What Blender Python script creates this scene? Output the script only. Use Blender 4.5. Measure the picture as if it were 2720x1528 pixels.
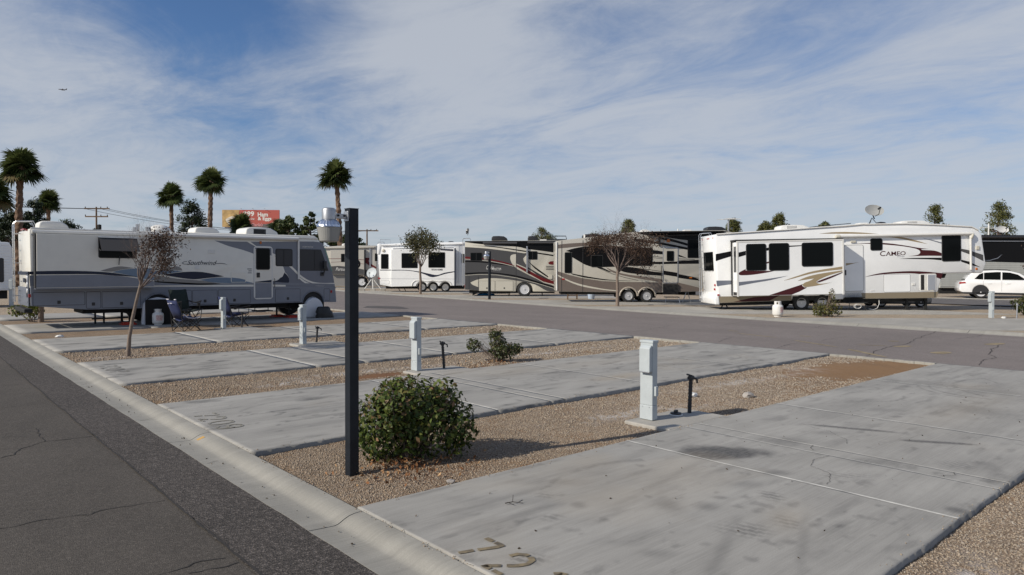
import bpy, bmesh, math, random
import numpy as np
from mathutils import Matrix, Vector
PI = math.pi
R = math.radians
for o in list(bpy.data.objects):
    bpy.data.objects.remove(o)
scene = bpy.context.scene
COL = scene.collection

# ------------------------------------------------------------------ camera
CAM_H = 1.8
YAW, PITCH, ROLL = R(48.45), R(-1.29), R(0.2)
cam_d = bpy.data.cameras.new('camera')
cam_d.sensor_fit = 'HORIZONTAL'; cam_d.sensor_width = 36.0
cam_d.lens = 24.42; cam_d.clip_start = 0.05; cam_d.clip_end = 5000
cam = bpy.data.objects.new('camera', cam_d); COL.objects.link(cam)
_f = Vector((math.cos(YAW)*math.cos(PITCH), math.sin(YAW)*math.cos(PITCH), math.sin(PITCH)))
_r = Vector((math.sin(YAW), -math.cos(YAW), 0)); _u = _r.cross(_f)
_r2 = _r*math.cos(ROLL) + _u*math.sin(ROLL); _u2 = -_r*math.sin(ROLL) + _u*math.cos(ROLL)
cam.matrix_world = Matrix(((_r2.x, _u2.x, -_f.x, 0), (_r2.y, _u2.y, -_f.y, 0), (_r2.z, _u2.z, -_f.z, CAM_H), (0, 0, 0, 1)))
scene.camera = cam

# ------------------------------------------------------------------ light, sky, exposure
SUN_AZ, SUN_EL = R(167.5), R(31.5)          # direction the light comes from
sun_d = bpy.data.lights.new('sun', 'SUN'); sun_d.energy = 4.45; sun_d.angle = R(0.6); sun_d.color = (1.0, 0.925, 0.80)
sun = bpy.data.objects.new('sun', sun_d); COL.objects.link(sun)
sd = Vector((math.cos(SUN_EL)*math.cos(SUN_AZ), math.cos(SUN_EL)*math.sin(SUN_AZ), math.sin(SUN_EL)))
sun.rotation_euler = sd.to_track_quat('Z', 'Y').to_euler(); sun.location = (-30, 10, 40)
scene.view_settings.view_transform = 'Standard'; scene.view_settings.look = 'None'
scene.view_settings.gamma = 1.0; scene.view_settings.use_curve_mapping = False
scene.view_settings.exposure = 0.0
scene.render.engine = 'CYCLES'

world = bpy.data.worlds.new('World'); scene.world = world; world.use_nodes = True
wt = world.node_tree; wt.nodes.clear()
def wn(t, **k):
    n = wt.nodes.new(t)
    for a, b in k.items(): setattr(n, a, b)
    return n
def wl(a, b): wt.links.new(a, b)
def wmath(op, a, b=None, clamp=False):
    n = wn('ShaderNodeMath', operation=op, use_clamp=clamp)
    for i, s in enumerate((a, b)):
        if s is None: continue
        if isinstance(s, (int, float)): n.inputs[i].default_value = s
        else: wl(s, n.inputs[i])
    return n.outputs[0]
sky = wn('ShaderNodeTexSky', sky_type='NISHITA'); sky.sun_disc = False
sky.sun_elevation = SUN_EL; sky.sun_rotation = PI/2 - SUN_AZ
sky.altitude = 600; sky.air_density = 1.0; sky.dust_density = 0.6; sky.ozone_density = 2.2
tc = wn('ShaderNodeTexCoord'); sep = wn('ShaderNodeSeparateXYZ'); wl(tc.outputs['Generated'], sep.inputs[0])
zc = wmath('ADD', wmath('MAXIMUM', sep.outputs[2], 0.0), 0.10)
comb = wn('ShaderNodeCombineXYZ'); wl(wmath('DIVIDE', sep.outputs[0], zc), comb.inputs[0]); wl(wmath('DIVIDE', sep.outputs[1], zc), comb.inputs[1])
def cloud_noise(rot, sc, loc, scale, detail, rough, dist):
    m = wn('ShaderNodeMapping'); m.inputs['Rotation'].default_value = (0, 0, R(rot)); m.inputs['Scale'].default_value = (sc[0], sc[1], 1); m.inputs['Location'].default_value = (loc[0], loc[1], 0)
    wl(comb.outputs[0], m.inputs[0])
    n = wn('ShaderNodeTexNoise'); n.inputs['Scale'].default_value = scale; n.inputs['Detail'].default_value = detail
    n.inputs['Roughness'].default_value = rough; n.inputs['Distortion'].default_value = dist
    wl(m.outputs[0], n.inputs['Vector']); return n.outputs['Fac']
wisps = cloud_noise(38, (1.0, 0.60), (3.1, 1.7), 1.6, 12, 0.66, 1.1)
fine = cloud_noise(30, (1.0, 0.55), (0.4, 5.2), 5.0, 8, 0.68, 0.6)
broad = cloud_noise(0, (1, 1), (7.7, 2.3), 0.55, 3, 0.5, 0.2)
nrm = wn('ShaderNodeVectorMath', operation='NORMALIZE'); wl(tc.outputs['Generated'], nrm.inputs[0])
def patch(d, width, amp):          # a broad thick or thin region of the cloud sheet, in sky directions
    v = Vector(d).normalized()
    n = wn('ShaderNodeVectorMath', operation='DOT_PRODUCT'); wl(nrm.outputs[0], n.inputs[0]); n.inputs[1].default_value = v
    k = 1.0/(1.0 - math.cos(R(width)))
    e = wmath('MULTIPLY', wmath('SUBTRACT', n.outputs['Value'], 1.0), k)
    return wmath('MULTIPLY', wmath('EXPONENT', e), amp)
cover = wmath('ADD', wmath('MULTIPLY', wisps, 1.15), wmath('MULTIPLY', fine, 0.46))
cover = wmath('ADD', cover, wmath('MULTIPLY', broad, 0.35))
PATCHES = [
 ((0.28, 0.905, 0.31), 8, -0.55), ((0.42, 0.88, 0.20), 7, -0.14), ((0.523, 0.79, 0.319), 6, 0.34), ((0.62, 0.72, 0.31), 7, 0.22), ((0.77, 0.604, 0.204), 12, 0.14),
 ((0.111, 0.971, 0.21), 8, 0.20), ((0.885, 0.352, 0.304), 9, -0.06), ((0.671, 0.653, 0.352), 4, -0.10), ((0.946, 0.249, 0.209), 12, 0.16), ((0.369, 0.917, 0.151), 9, 0.16), ((0.217, 0.944, 0.249), 3.5, 0.16), ((0.33, 0.90, 0.262), 3, 0.10)]

for d, w_, a_ in PATCHES: cover = wmath('ADD', cover, patch(d, w_, a_))
low = wmath('MULTIPLY', wmath('EXPONENT', wmath('MULTIPLY', wmath('MAXIMUM', sep.outputs[2], 0.0), -4.5)), 0.50)
cover = wmath('ADD', cover, low)
mr = wn('ShaderNodeMapRange', interpolation_type='SMOOTHSTEP'); wl(cover, mr.inputs['Value'])
mr.inputs['From Min'].default_value = 0.58; mr.inputs['From Max'].default_value = 1.55
ccol = wn('ShaderNodeMix', data_type='RGBA'); wl(mr.outputs[0], ccol.inputs['Factor'])
ccol.inputs['A'].default_value = (3.9, 4.3, 5.0, 1); ccol.inputs['B'].default_value = (5.2, 5.5, 6.0, 1)
mixc = wn('ShaderNodeMix', data_type='RGBA'); wl(wmath('MULTIPLY', mr.outputs[0], 0.84), mixc.inputs['Factor'])
skyg = wn('ShaderNodeMix', data_type='RGBA', blend_type='MULTIPLY'); skyg.inputs['Factor'].default_value = 1
wl(sky.outputs[0], skyg.inputs['A']); skyg.inputs['B'].default_value = (0.62, 0.78, 0.98, 1)
wl(skyg.outputs['Result'], mixc.inputs['A']); wl(ccol.outputs['Result'], mixc.inputs['B'])
bg = wn('ShaderNodeBackground'); bg.inputs['Strength'].default_value = 0.10; wl(mixc.outputs['Result'], bg.inputs['Color'])
wo = wn('ShaderNodeOutputWorld'); wl(bg.outputs[0], wo.inputs[0])

# ------------------------------------------------------------------ materials
MATS = {}
def mat(name, col, rough=0.5, metal=0.0, var=0.0, vscale=3.0, bump=0.0, bscale=40.0, spec=0.5, coat=0.0, stretch=None, dirt=None, trans=0.0):
    if name in MATS: return MATS[name]
    m = bpy.data.materials.new(name); m.use_nodes = True; nt = m.node_tree
    b = nt.nodes['Principled BSDF']
    b.inputs['Base Color'].default_value = (*col, 1); b.inputs['Roughness'].default_value = rough
    b.inputs['Metallic'].default_value = metal; b.inputs['Specular IOR Level'].default_value = spec
    b.inputs['Coat Weight'].default_value = coat; b.inputs['Transmission Weight'].default_value = trans
    tcn = nt.nodes.new('ShaderNodeTexCoord'); src = tcn.outputs['Object']
    if stretch:
        mp = nt.nodes.new('ShaderNodeMapping'); mp.inputs['Scale'].default_value = stretch
        nt.links.new(src, mp.inputs[0]); src = mp.outputs[0]
    if var > 0:
        n = nt.nodes.new('ShaderNodeTexNoise'); n.inputs['Scale'].default_value = vscale; n.inputs['Detail'].default_value = 7; n.inputs['Roughness'].default_value = 0.62
        nt.links.new(src, n.inputs['Vector'])
        mx = nt.nodes.new('ShaderNodeMix'); mx.data_type = 'RGBA'
        r = nt.nodes.new('ShaderNodeMapRange'); r.inputs['From Min'].default_value = 0.3; r.inputs['From Max'].default_value = 0.7
        nt.links.new(n.outputs['Fac'], r.inputs['Value']); nt.links.new(r.outputs[0], mx.inputs['Factor'])
        lo = dirt if dirt else tuple(c*(1-var) for c in col)
        mx.inputs['A'].default_value = (*lo, 1); mx.inputs['B'].default_value = (*[min(1, c*(1+var*0.6)) for c in col], 1)
        nt.links.new(mx.outputs['Result'], b.inputs['Base Color'])
        rr = nt.nodes.new('ShaderNodeMapRange'); rr.inputs['To Min'].default_value = min(1, rough*1.25); rr.inputs['To Max'].default_value = rough*0.85
        nt.links.new(n.outputs['Fac'], rr.inputs['Value']); nt.links.new(rr.outputs[0], b.inputs['Roughness'])
    if bump > 0:
        n2 = nt.nodes.new('ShaderNodeTexNoise'); n2.inputs['Scale'].default_value = bscale; n2.inputs['Detail'].default_value = 5
        nt.links.new(src, n2.inputs['Vector'])
        bp = nt.nodes.new('ShaderNodeBump'); bp.inputs['Strength'].default_value = bump; bp.inputs['Distance'].default_value = 0.01
        nt.links.new(n2.outputs['Fac'], bp.inputs['Height']); nt.links.new(bp.outputs[0], b.inputs['Normal'])
    MATS[name] = m; return m
def tint_mat(name, cols, rough=0.7, spec=0.3, transl=0.0, metal=0.0):
    """per-piece colour picked from a ramp by the 'tint' attribute"""
    if name in MATS: return MATS[name]
    m = bpy.data.materials.new(name); m.use_nodes = True; nt = m.node_tree
    b = nt.nodes['Principled BSDF']; b.inputs['Roughness'].default_value = rough; b.inputs['Specular IOR Level'].default_value = spec
    a = nt.nodes.new('ShaderNodeAttribute'); a.attribute_name = 'tint'
    cr = nt.nodes.new('ShaderNodeValToRGB'); el = cr.color_ramp.elements
    while len(el) < len(cols): el.new(0.5)
    for i, c in enumerate(cols):
        el[i].position = i/(len(cols)-1); el[i].color = (*c, 1)
    nt.links.new(a.outputs['Fac'], cr.inputs[0]); nt.links.new(cr.outputs[0], b.inputs['Base Color'])
    if transl > 0:
        t = nt.nodes.new('ShaderNodeBsdfTranslucent'); nt.links.new(cr.outputs[0], t.inputs['Color'])
        mx = nt.nodes.new('ShaderNodeMixShader'); mx.inputs[0].default_value = transl
        nt.links.new(b.outputs[0], mx.inputs[1]); nt.links.new(t.outputs[0], mx.inputs[2])
        nt.links.new(mx.outputs[0], nt.nodes['Material Output'].inputs[0])
    MATS[name] = m; return m

# ------------------------------------------------------------------ mesh helpers
class MB:
    def __init__(s): s.v = []; s.f = []
    def add(s, v, f):
        o = len(s.v); s.v += [tuple(p) for p in v]; s.f += [tuple(i+o for i in q) for q in f]; return s
    def box(s, x0, x1, y0, y1, z0, z1):
        return s.add([(x0,y0,z0),(x1,y0,z0),(x1,y1,z0),(x0,y1,z0),(x0,y0,z1),(x1,y0,z1),(x1,y1,z1),(x0,y1,z1)],
                     [(0,3,2,1),(4,5,6,7),(0,1,5,4),(1,2,6,5),(2,3,7,6),(3,0,4,7)])
    def prism(s, poly, y0, y1):              # poly in (x, z), extruded along y
        n = len(poly); v = [(x, y0, z) for x, z in poly] + [(x, y1, z) for x, z in poly]
        f = [tuple(range(n)), tuple(range(2*n-1, n-1, -1))] + [(i, (i+1) % n, n+(i+1) % n, n+i) for i in range(n)]
        return s.add(v, f)
    def slab(s, poly, z0, z1):               # poly in (x, y), extruded along z
        n = len(poly); v = [(x, y, z0) for x, y in poly] + [(x, y, z1) for x, y in poly]
        f = [tuple(range(n-1, -1, -1)), tuple(range(n, 2*n))] + [(i, (i+1) % n, n+(i+1) % n, n+i) for i in range(n)]
        return s.add(v, f)
    def tube(s, pts, r, n=6, caps=True):
        pts = [Vector(p) for p in pts]; m = len(pts)
        rs = [r]*m if isinstance(r, (int, float)) else list(r)
        v = []; up = Vector((0.13, 0.27, 0.95))
        for i, p in enumerate(pts):
            t = (pts[min(i+1, m-1)] - pts[max(i-1, 0)])
            if t.length < 1e-9: t = Vector((0, 0, 1))
            t.normalize(); a = t.cross(up)
            if a.length < 1e-3: a = t.cross(Vector((1, 0, 0)))
            a.normalize(); b = t.cross(a)
            for k in range(n):
                g = 2*PI*k/n; v.append(p + a*(rs[i]*math.cos(g)) + b*(rs[i]*math.sin(g)))
        f = [(i*n+k, i*n+(k+1) % n, (i+1)*n+(k+1) % n, (i+1)*n+k) for i in range(m-1) for k in range(n)]
        if caps: f += [tuple(range(n-1, -1, -1)), tuple(range((m-1)*n, m*n))]
        return s.add(v, f)
    def lathe(s, prof, n=20, c=(0,0,0), axis='z', caps=True):   # prof of (r, h)
        v = []
        for r, h in prof:
            for k in range(n):
                g = 2*PI*k/n; x, y = r*math.cos(g), r*math.sin(g)
                p = (x, y, h) if axis == 'z' else ((x, h, y) if axis == 'y' else (h, x, y))
                v.append((p[0]+c[0], p[1]+c[1], p[2]+c[2]))
        m = len(prof)
        f = [(i*n+k, i*n+(k+1) % n, (i+1)*n+(k+1) % n, (i+1)*n+k) for i in range(m-1) for k in range(n)]
        if caps and prof[0][0] > 1e-5: f.append(tuple(range(n-1, -1, -1)))
        if caps and prof[-1][0] > 1e-5: f.append(tuple(range((m-1)*n, m*n)))
        return s.add(v, f)
    def ribbon(s, pts, w, z):                 # flat strip on the ground along (x, y) points
        v = []; m = len(pts)
        for i, p in enumerate(pts):
            a = Vector(pts[max(i-1, 0)]); b = Vector(pts[min(i+1, m-1)]); t = (b-a)
            t = t.normalized() if t.length > 1e-9 else Vector((1, 0)); nx, ny = -t.y, t.x
            ww = (w[i] if not isinstance(w, (int, float)) else w)/2
            v += [(p[0]+nx*ww, p[1]+ny*ww, z), (p[0]-nx*ww, p[1]-ny*ww, z)]
        return s.add(v, [(2*i+1, 2*i+3, 2*i+2, 2*i) for i in range(m-1)])
def fix(o, label=None, cat=None, group=None, kind=None):
    if label: o['label'] = label
    if cat: o['category'] = cat
    if group: o['group'] = group
    if kind: o['kind'] = kind
    return o
def empty(name, loc=(0,0,0), rz=0, label=None, cat=None, group=None):
    o = bpy.data.objects.new(name, None); COL.objects.link(o); o.location = loc; o.rotation_euler = (0, 0, rz)
    o.empty_display_size = 0.2
    return fix(o, label, cat, group)
def ob(name, mb, m, parent=None, smooth=None, bevel=0.0, seg=2, recalc=True, bang=30):
    me = bpy.data.meshes.new(name)
    if recalc or bevel:
        bm = bmesh.new(); vs = [bm.verts.new(p) for p in mb.v]
        for q in mb.f:
            try: bm.faces.new([vs[i] for i in q])
            except ValueError: pass
        if recalc: bmesh.ops.recalc_face_normals(bm, faces=bm.faces[:])
        if bevel > 0:
            es = [e for e in bm.edges if len(e.link_faces) == 2 and e.calc_face_angle(0) > R(bang)]
            bmesh.ops.bevel(bm, geom=es, offset=bevel, segments=seg, profile=0.5, affect='EDGES', clamp_overlap=True)
        bm.to_mesh(me); bm.free()
    else:
        me.from_pydata(mb.v, [], mb.f)
    if m is not None: me.materials.append(m)
    if smooth is not None:
        me.shade_smooth()
        if smooth: me.set_sharp_from_angle(angle=R(smooth))
    o = bpy.data.objects.new(name, me); COL.objects.link(o)
    if parent: o.parent = parent
    return o
def structure(name, mb, m, parent=None, **k):
    o = ob(name, mb, m, parent, **k)
    if not parent: o['kind'] = 'structure'
    return o
def copy_tree(o, parent=None):
    c = o.copy(); COL.objects.link(c)
    if parent: c.parent = parent
    for ch in o.children: copy_tree(ch, c)
    return c
def rrect(x0, x1, z0, z1, r=0.06, n=4):
    p = []
    for cx, cz, a in ((x1-r, z1-r, 0), (x0+r, z1-r, 90), (x0+r, z0+r, 180), (x1-r, z0+r, 270)):
        for k in range(n+1):
            g = R(a + 90*k/n); p.append((cx+r*math.cos(g), cz+r*math.sin(g)))
    return p
def bbox(q):
    xs = [p[0] for p in q]; zs = [p[1] for p in q]
    return min(xs), max(xs), min(zs), max(zs)
def text_mesh(body, shear=0.0, bold=0.0):
    cu = bpy.data.curves.new('lettering', 'FONT'); cu.body = body; cu.shear = shear; cu.offset = bold; cu.resolution_u = 3
    t = bpy.data.objects.new('lettering', cu); COL.objects.link(t)
    dg = bpy.context.evaluated_depsgraph_get(); me = bpy.data.meshes.new_from_object(t.evaluated_get(dg))
    bpy.data.objects.remove(t); bpy.data.curves.remove(cu)
    return me
def lettering(parent, body, x0, x1, z0, z1, y, m, shear=0.0, bold=0.0, name='lettering'):
    me = text_mesh(body, shear, bold); n = len(me.vertices)
    co = np.empty(n*3); me.vertices.foreach_get('co', co); co = co.reshape(-1, 3)
    mn, mx = co.min(0), co.max(0)
    out = np.empty_like(co); out[:, 0] = x0 + (co[:, 0]-mn[0])/(mx[0]-mn[0])*(x1-x0); out[:, 2] = z0 + (co[:, 1]-mn[1])/(mx[1]-mn[1])*(z1-z0); out[:, 1] = y
    me.vertices.foreach_set('co', out.ravel()); me.update()
    me.materials.clear(); me.materials.append(m)
    o = bpy.data.objects.new(name, me); COL.objects.link(o); o.parent = parent
    return o
def set_tint(me, vals):
    a = me.attributes.new('tint', 'FLOAT', 'FACE'); a.data.foreach_set('value', np.asarray(vals, dtype=np.float32))
def raw_mesh(name, V, F, m, parent=None, tint=None, smooth=False):
    """numpy vertices (n,3) and equal-sized faces (k,c)"""
    me = bpy.data.meshes.new(name); V = np.asarray(V, np.float32); F = np.asarray(F, np.int32)
    k, c = F.shape
    me.vertices.add(len(V)); me.vertices.foreach_set('co', V.ravel())
    me.loops.add(k*c); me.loops.foreach_set('vertex_index', F.ravel())
    me.polygons.add(k); me.polygons.foreach_set('loop_start', np.arange(0, k*c, c, dtype=np.int32))
    me.polygons.foreach_set('loop_total', np.full(k, c, dtype=np.int32))
    me.update(calc_edges=True); me.validate()
    if tint is not None: set_tint(me, tint)
    if smooth: me.shade_smooth()
    me.materials.append(m)
    o = bpy.data.objects.new(name, me); COL.objects.link(o)
    if parent: o.parent = parent
    return o
def rand_rot(n, rng):
    q = rng.normal(size=(n, 4)); q /= np.linalg.norm(q, axis=1)[:, None]
    w, x, y, z = q.T
    return np.stack([np.stack([1-2*(y*y+z*z), 2*(x*y-z*w), 2*(x*z+y*w)], 1), np.stack([2*(x*y+z*w), 1-2*(x*x+z*z), 2*(y*z-x*w)], 1), np.stack([2*(x*z-y*w), 2*(y*z+x*w), 1-2*(x*x+y*y)], 1)], 1)
LEAF = np.array([(-0.5, 0, 0), (0, -0.27, 0.06), (0.5, 0, -0.05), (0, 0.27, 0.06)])
def leaves(name, P, size, m, parent, rng, tint=None, outward=None, shape=LEAF):
    """one small folded leaf face at each point; outward biases the way the leaves face"""
    n = len(P); M = rand_rot(n, rng)
    if outward is not None:
        z = outward + rng.normal(size=(n, 3))*0.55; z /= np.linalg.norm(z, axis=1)[:, None]
        x = np.cross(z, rng.normal(size=(n, 3))); x /= np.linalg.norm(x, axis=1)[:, None]
        M = np.stack([x, np.cross(z, x), z], 2)
    s = np.asarray(size)*np.ones(n) if np.ndim(size) == 0 else size
    V = np.einsum('nij,kj->nki', M, shape)*s[:, None, None] + np.asarray(P)[:, None, :]
    k = len(shape)
    F = np.arange(n*k).reshape(n, k)
    if tint is None: tint = rng.random(n)
    return raw_mesh(name, V.reshape(-1, 3), F, m, parent, tint)

# ------------------------------------------------------------------ surface materials
def vnoise(x, y, seed):
    xi = np.floor(x).astype(np.int64); yi = np.floor(y).astype(np.int64); fx = x-xi; fy = y-yi
    fx = fx*fx*(3-2*fx); fy = fy*fy*(3-2*fy)
    def h(a, b):
        n = (a*374761393 + b*668265263 + seed*982451653) & 0x7fffffff
        n = ((n ^ (n >> 13))*1274126177) & 0x7fffffff
        return ((n ^ (n >> 16)) & 0xffff)/65535.0
    return (h(xi, yi)*(1-fx)+h(xi+1, yi)*fx)*(1-fy) + (h(xi, yi+1)*(1-fx)+h(xi+1, yi+1)*fx)*fy
def fbm(x, y, seed, o=4):
    s = 0; a = 0.5
    for i in range(o):
        s = s + a*vnoise(x*2**i, y*2**i, seed+i*17); a *= 0.5
    return s/(1-0.5**o)
def nodes_of(name):
    m = bpy.data.materials.new(name); m.use_nodes = True; return m, m.node_tree, m.node_tree.nodes['Principled BSDF']
class NB:
    def __init__(s, nt): s.nt = nt; s.tc = nt.nodes.new('ShaderNodeTexCoord')
    def n(s, t, **k):
        q = s.nt.nodes.new(t)
        for a, b in k.items(): setattr(q, a, b)
        return q
    def coord(s, scale=(1,1,1), rot=0, which='Object'):
        m = s.n('ShaderNodeMapping'); m.inputs['Scale'].default_value = scale; m.inputs['Rotation'].default_value = (0, 0, R(rot))
        s.nt.links.new(s.tc.outputs[which], m.inputs[0]); return m.outputs[0]
    def noise(s, vec, scale, detail=6, rough=0.6, dist=0.0):
        q = s.n('ShaderNodeTexNoise'); q.inputs['Scale'].default_value = scale; q.inputs['Detail'].default_value = detail
        q.inputs['Roughness'].default_value = rough; q.inputs['Distortion'].default_value = dist
        s.nt.links.new(vec, q.inputs['Vector']); return q.outputs['Fac']
    def vor(s, vec, scale, out='Distance', feature='F1'):
        q = s.n('ShaderNodeTexVoronoi', feature=feature); q.inputs['Scale'].default_value = scale; s.nt.links.new(vec, q.inputs['Vector']); return q.outputs[out]
    def rng(s, v, a, b, c=0.0, d=1.0):
        q = s.n('ShaderNodeMapRange'); s.nt.links.new(v, q.inputs['Value'])
        for k, x in zip(('From Min', 'From Max', 'To Min', 'To Max'), (a, b, c, d)): q.inputs[k].default_value = x
        return q.outputs[0]
    def mix(s, f, a, b, blend='MIX'):
        q = s.n('ShaderNodeMix', data_type='RGBA', blend_type=blend)
        for sock, x in (('Factor', f), ('A', a), ('B', b)):
            if isinstance(x, (int, float)): q.inputs[sock].default_value = x
            elif isinstance(x, tuple): q.inputs[sock].default_value = (*x, 1)
            else: s.nt.links.new(x, q.inputs[sock])
        return q.outputs['Result']
    def bump(s, h, strength, dist, normal=None):
        q = s.n('ShaderNodeBump'); q.inputs['Strength'].default_value = strength; q.inputs['Distance'].default_value = dist
        s.nt.links.new(h, q.inputs['Height'])
        if normal is not None: s.nt.links.new(normal, q.inputs['Normal'])
        return q.outputs[0]
    def attr(s, name):
        q = s.n('ShaderNodeAttribute'); q.attribute_name = name
        sp = s.n('ShaderNodeSeparateColor'); s.nt.links.new(q.outputs['Color'], sp.inputs[0]); return sp.outputs
    def link(s, a, b): s.nt.links.new(a, b)

def concrete(name, base, streak=0.16, stains=True):
    m, nt, b = nodes_of(name); k = NB(nt)
    big = k.noise(k.coord((0.55, 1.1, 1)), 1.3, 6, 0.62, 0.6)
    st = k.noise(k.coord((0.5, 7.0, 1), 4), 1.6, 7, 0.65, 0.35)
    broom = k.noise(k.coord((1.0, 38.0, 1), -3), 2.0, 4, 0.6)
    sp = k.noise(k.coord(), 120, 4, 0.7)
    c = k.mix(k.rng(big, 0.3, 0.7), tuple(x*0.76 for x in base), tuple(x*1.14 for x in base))
    c = k.mix(k.rng(st, 0.44, 0.68, 0, streak*2.6), c, tuple(x*0.66 for x in base))
    c = k.mix(k.rng(broom, 0.38, 0.66, 0.0, 0.34), c, tuple(x*1.22 for x in base))
    c = k.mix(k.rng(sp, 0.40, 0.62, 0.34, 0.0), c, tuple(x*0.62 for x in base))
    if stains:
        a = k.attr('stain')
        br = k.noise(k.coord((3, 14, 1)), 2.4, 6, 0.7)
        d = k.n('ShaderNodeMath', operation='MULTIPLY'); k.link(a[0], d.inputs[0]); k.link(k.rng(br, 0.25, 0.6, 0.55, 1.0), d.inputs[1])
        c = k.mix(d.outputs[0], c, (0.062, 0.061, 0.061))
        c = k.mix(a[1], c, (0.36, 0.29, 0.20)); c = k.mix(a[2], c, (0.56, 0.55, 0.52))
    k.link(c, b.inputs['Base Color']); b.inputs['Roughness'].default_value = 0.78; b.inputs['Specular IOR Level'].default_value = 0.35
    k.link(k.bump(broom, 0.25, 0.004, k.bump(sp, 0.3, 0.004)), b.inputs['Normal'])
    MATS[name] = m; return m
def asphalt(name, base, grain, gscale=90, rough_patch=0.25):
    m, nt, b = nodes_of(name); k = NB(nt)
    big = k.noise(k.coord((1, 0.6, 1)), 0.55, 6, 0.6, 0.5); mid = k.noise(k.coord(), 3.0, 6, 0.6)
    v = k.vor(k.coord(), gscale, 'Color'); vd = k.vor(k.coord(), gscale)
    sp = k.n('ShaderNodeSeparateColor'); k.link(v, sp.inputs[0])
    c = k.mix(k.rng(big, 0.3, 0.7), tuple(x*(1-rough_patch) for x in base), tuple(x*(1+rough_patch) for x in base))
    c = k.mix(k.rng(mid, 0.4, 0.75, 0, 0.35), c, tuple(x*0.72 for x in base))
    c = k.mix(k.rng(sp.outputs[0], 0.55, 1.0, 0, grain), c, tuple(min(1, x*2.7) for x in base))
    c = k.mix(k.rng(sp.outputs[1], 0.55, 1.0, 0, grain), c, tuple(x*0.35 for x in base))
    k.link(c, b.inputs['Base Color']); b.inputs['Roughness'].default_value = 0.85; b.inputs['Specular IOR Level'].default_value = 0.3
    k.link(k.bump(vd, min(1, grain*1.3), 0.006), b.inputs['Normal'])
    MATS[name] = m; return m
def gravel_mat(name, base, attr=True):
    m, nt, b = nodes_of(name); k = NB(nt)
    v = k.vor(k.coord(), 62, 'Color'); vd = k.vor(k.coord(), 62)
    sp = k.n('ShaderNodeSeparateColor'); k.link(v, sp.inputs[0])
    big = k.noise(k.coord(), 1.1, 6, 0.6, 0.4)
    c = k.mix(sp.outputs[0], tuple(x*0.62 for x in base), tuple(x*1.35 for x in base))
    c = k.mix(k.rng(sp.outputs[1], 0.8, 1.0, 0, 0.6), c, (0.42, 0.38, 0.33))
    c = k.mix(k.rng(big, 0.38, 0.7, 0, 0.45), c, tuple(x*0.62 for x in base))
    if attr:
        a = k.attr('stain')
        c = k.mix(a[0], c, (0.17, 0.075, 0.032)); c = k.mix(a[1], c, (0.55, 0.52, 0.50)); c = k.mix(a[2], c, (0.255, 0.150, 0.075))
    k.link(c, b.inputs['Base Color']); b.inputs['Roughness'].default_value = 0.92; b.inputs['Specular IOR Level'].default_value = 0.2
    k.link(k.bump(vd, 0.9, 0.012, k.bump(k.noise(k.coord(), 25, 5), 0.5, 0.01)), b.inputs['Normal'])
    MATS[name] = m; return m
M_CONC = concrete('concrete', (0.366, 0.352, 0.325), 0.20); M_CONC2 = concrete('concrete_far', (0.38, 0.36, 0.325), 0.12, False)
M_KERB = concrete('kerb_concrete', (0.33, 0.315, 0.28), 0.22, False)
M_ASPH = asphalt('asphalt_old', (0.080, 0.070, 0.060), 0.42, 120); M_PATCH = asphalt('asphalt_coarse', (0.069, 0.060, 0.054), 0.75, 70)
M_ROAD = asphalt('asphalt_grey', (0.188, 0.163, 0.152), 0.3, 110, 0.14)
M_GRAV = gravel_mat('gravel_bed', (0.27, 0.20, 0.14)); M_GRAVF = gravel_mat('gravel_far', (0.40, 0.32, 0.235), False)
M_CRACK = mat('crack_dark', (0.03, 0.027, 0.025), 0.95); M_SEAL = mat('joint_white', (0.62, 0.60, 0.55), 0.7, var=0.35, vscale=6)

# ------------------------------------------------------------------ setting: ground, streets
g = MB(); g.add([(-1500,-1500,-0.16),(1500,-1500,-0.16),(1500,1500,-0.16),(-1500,1500,-0.16)], [(0,1,2,3)])
structure('ground', g, M_GRAVF, recalc=False)
GX0, PX0, PX1 = 2.175, 2.62, 15.60
s = MB()
for y0 in np.arange(-20, 120, 5): s.add([(-14,y0,-0.055),(1.635,y0,-0.055),(1.635,y0+5,-0.055),(-14,y0+5,-0.055)], [(0,1,2,3)])
street = structure('street', s, M_ASPH, recalc=False)
random.seed(4)
def wavy_edge(x, amp, y0, y1, step, sd):
    rr = random.Random(sd); ys = np.arange(y0, y1, step)
    return [(x + rr.uniform(-amp, amp), y) for y in ys]
pl = wavy_edge(1.63, 0.012, -6, 60, 0.12, 3); pr_ = [(GX0+0.004, y) for _, y in pl]
s = MB(); s.add([(x, y, -0.049) for x, y in pl] + [(x, y, -0.049) for x, y in pr_], [(i, len(pl)+i, len(pl)+i+1, i+1) for i in range(len(pl)-1)])
ob('trench_patch', s, M_PATCH, street, recalc=False)
def crack(parent, pts, w, z, seed, jitter=0.03, step=0.06):
    rr = random.Random(seed); out = []; ws = []; dx = dy = 0
    for a, b in zip(pts[:-1], pts[1:]):
        n = max(2, int(math.dist(a, b)/step))
        for i in range(n):
            t = i/n; dx = dx*0.8 + rr.uniform(-jitter, jitter)*0.5; dy = dy*0.8 + rr.uniform(-jitter, jitter)*0.5
            out.append((a[0]+(b[0]-a[0])*t+dx, a[1]+(b[1]-a[1])*t+dy)); ws.append(w*rr.uniform(0.45, 1.35))
    return ob('crack', MB().ribbon(out, ws, z), M_CRACK, parent, recalc=False)
crack(street, [(1.63, y) for y in np.arange(0.5, 40, 2.0)], 0.018, -0.0465, 11, 0.012)
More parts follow.
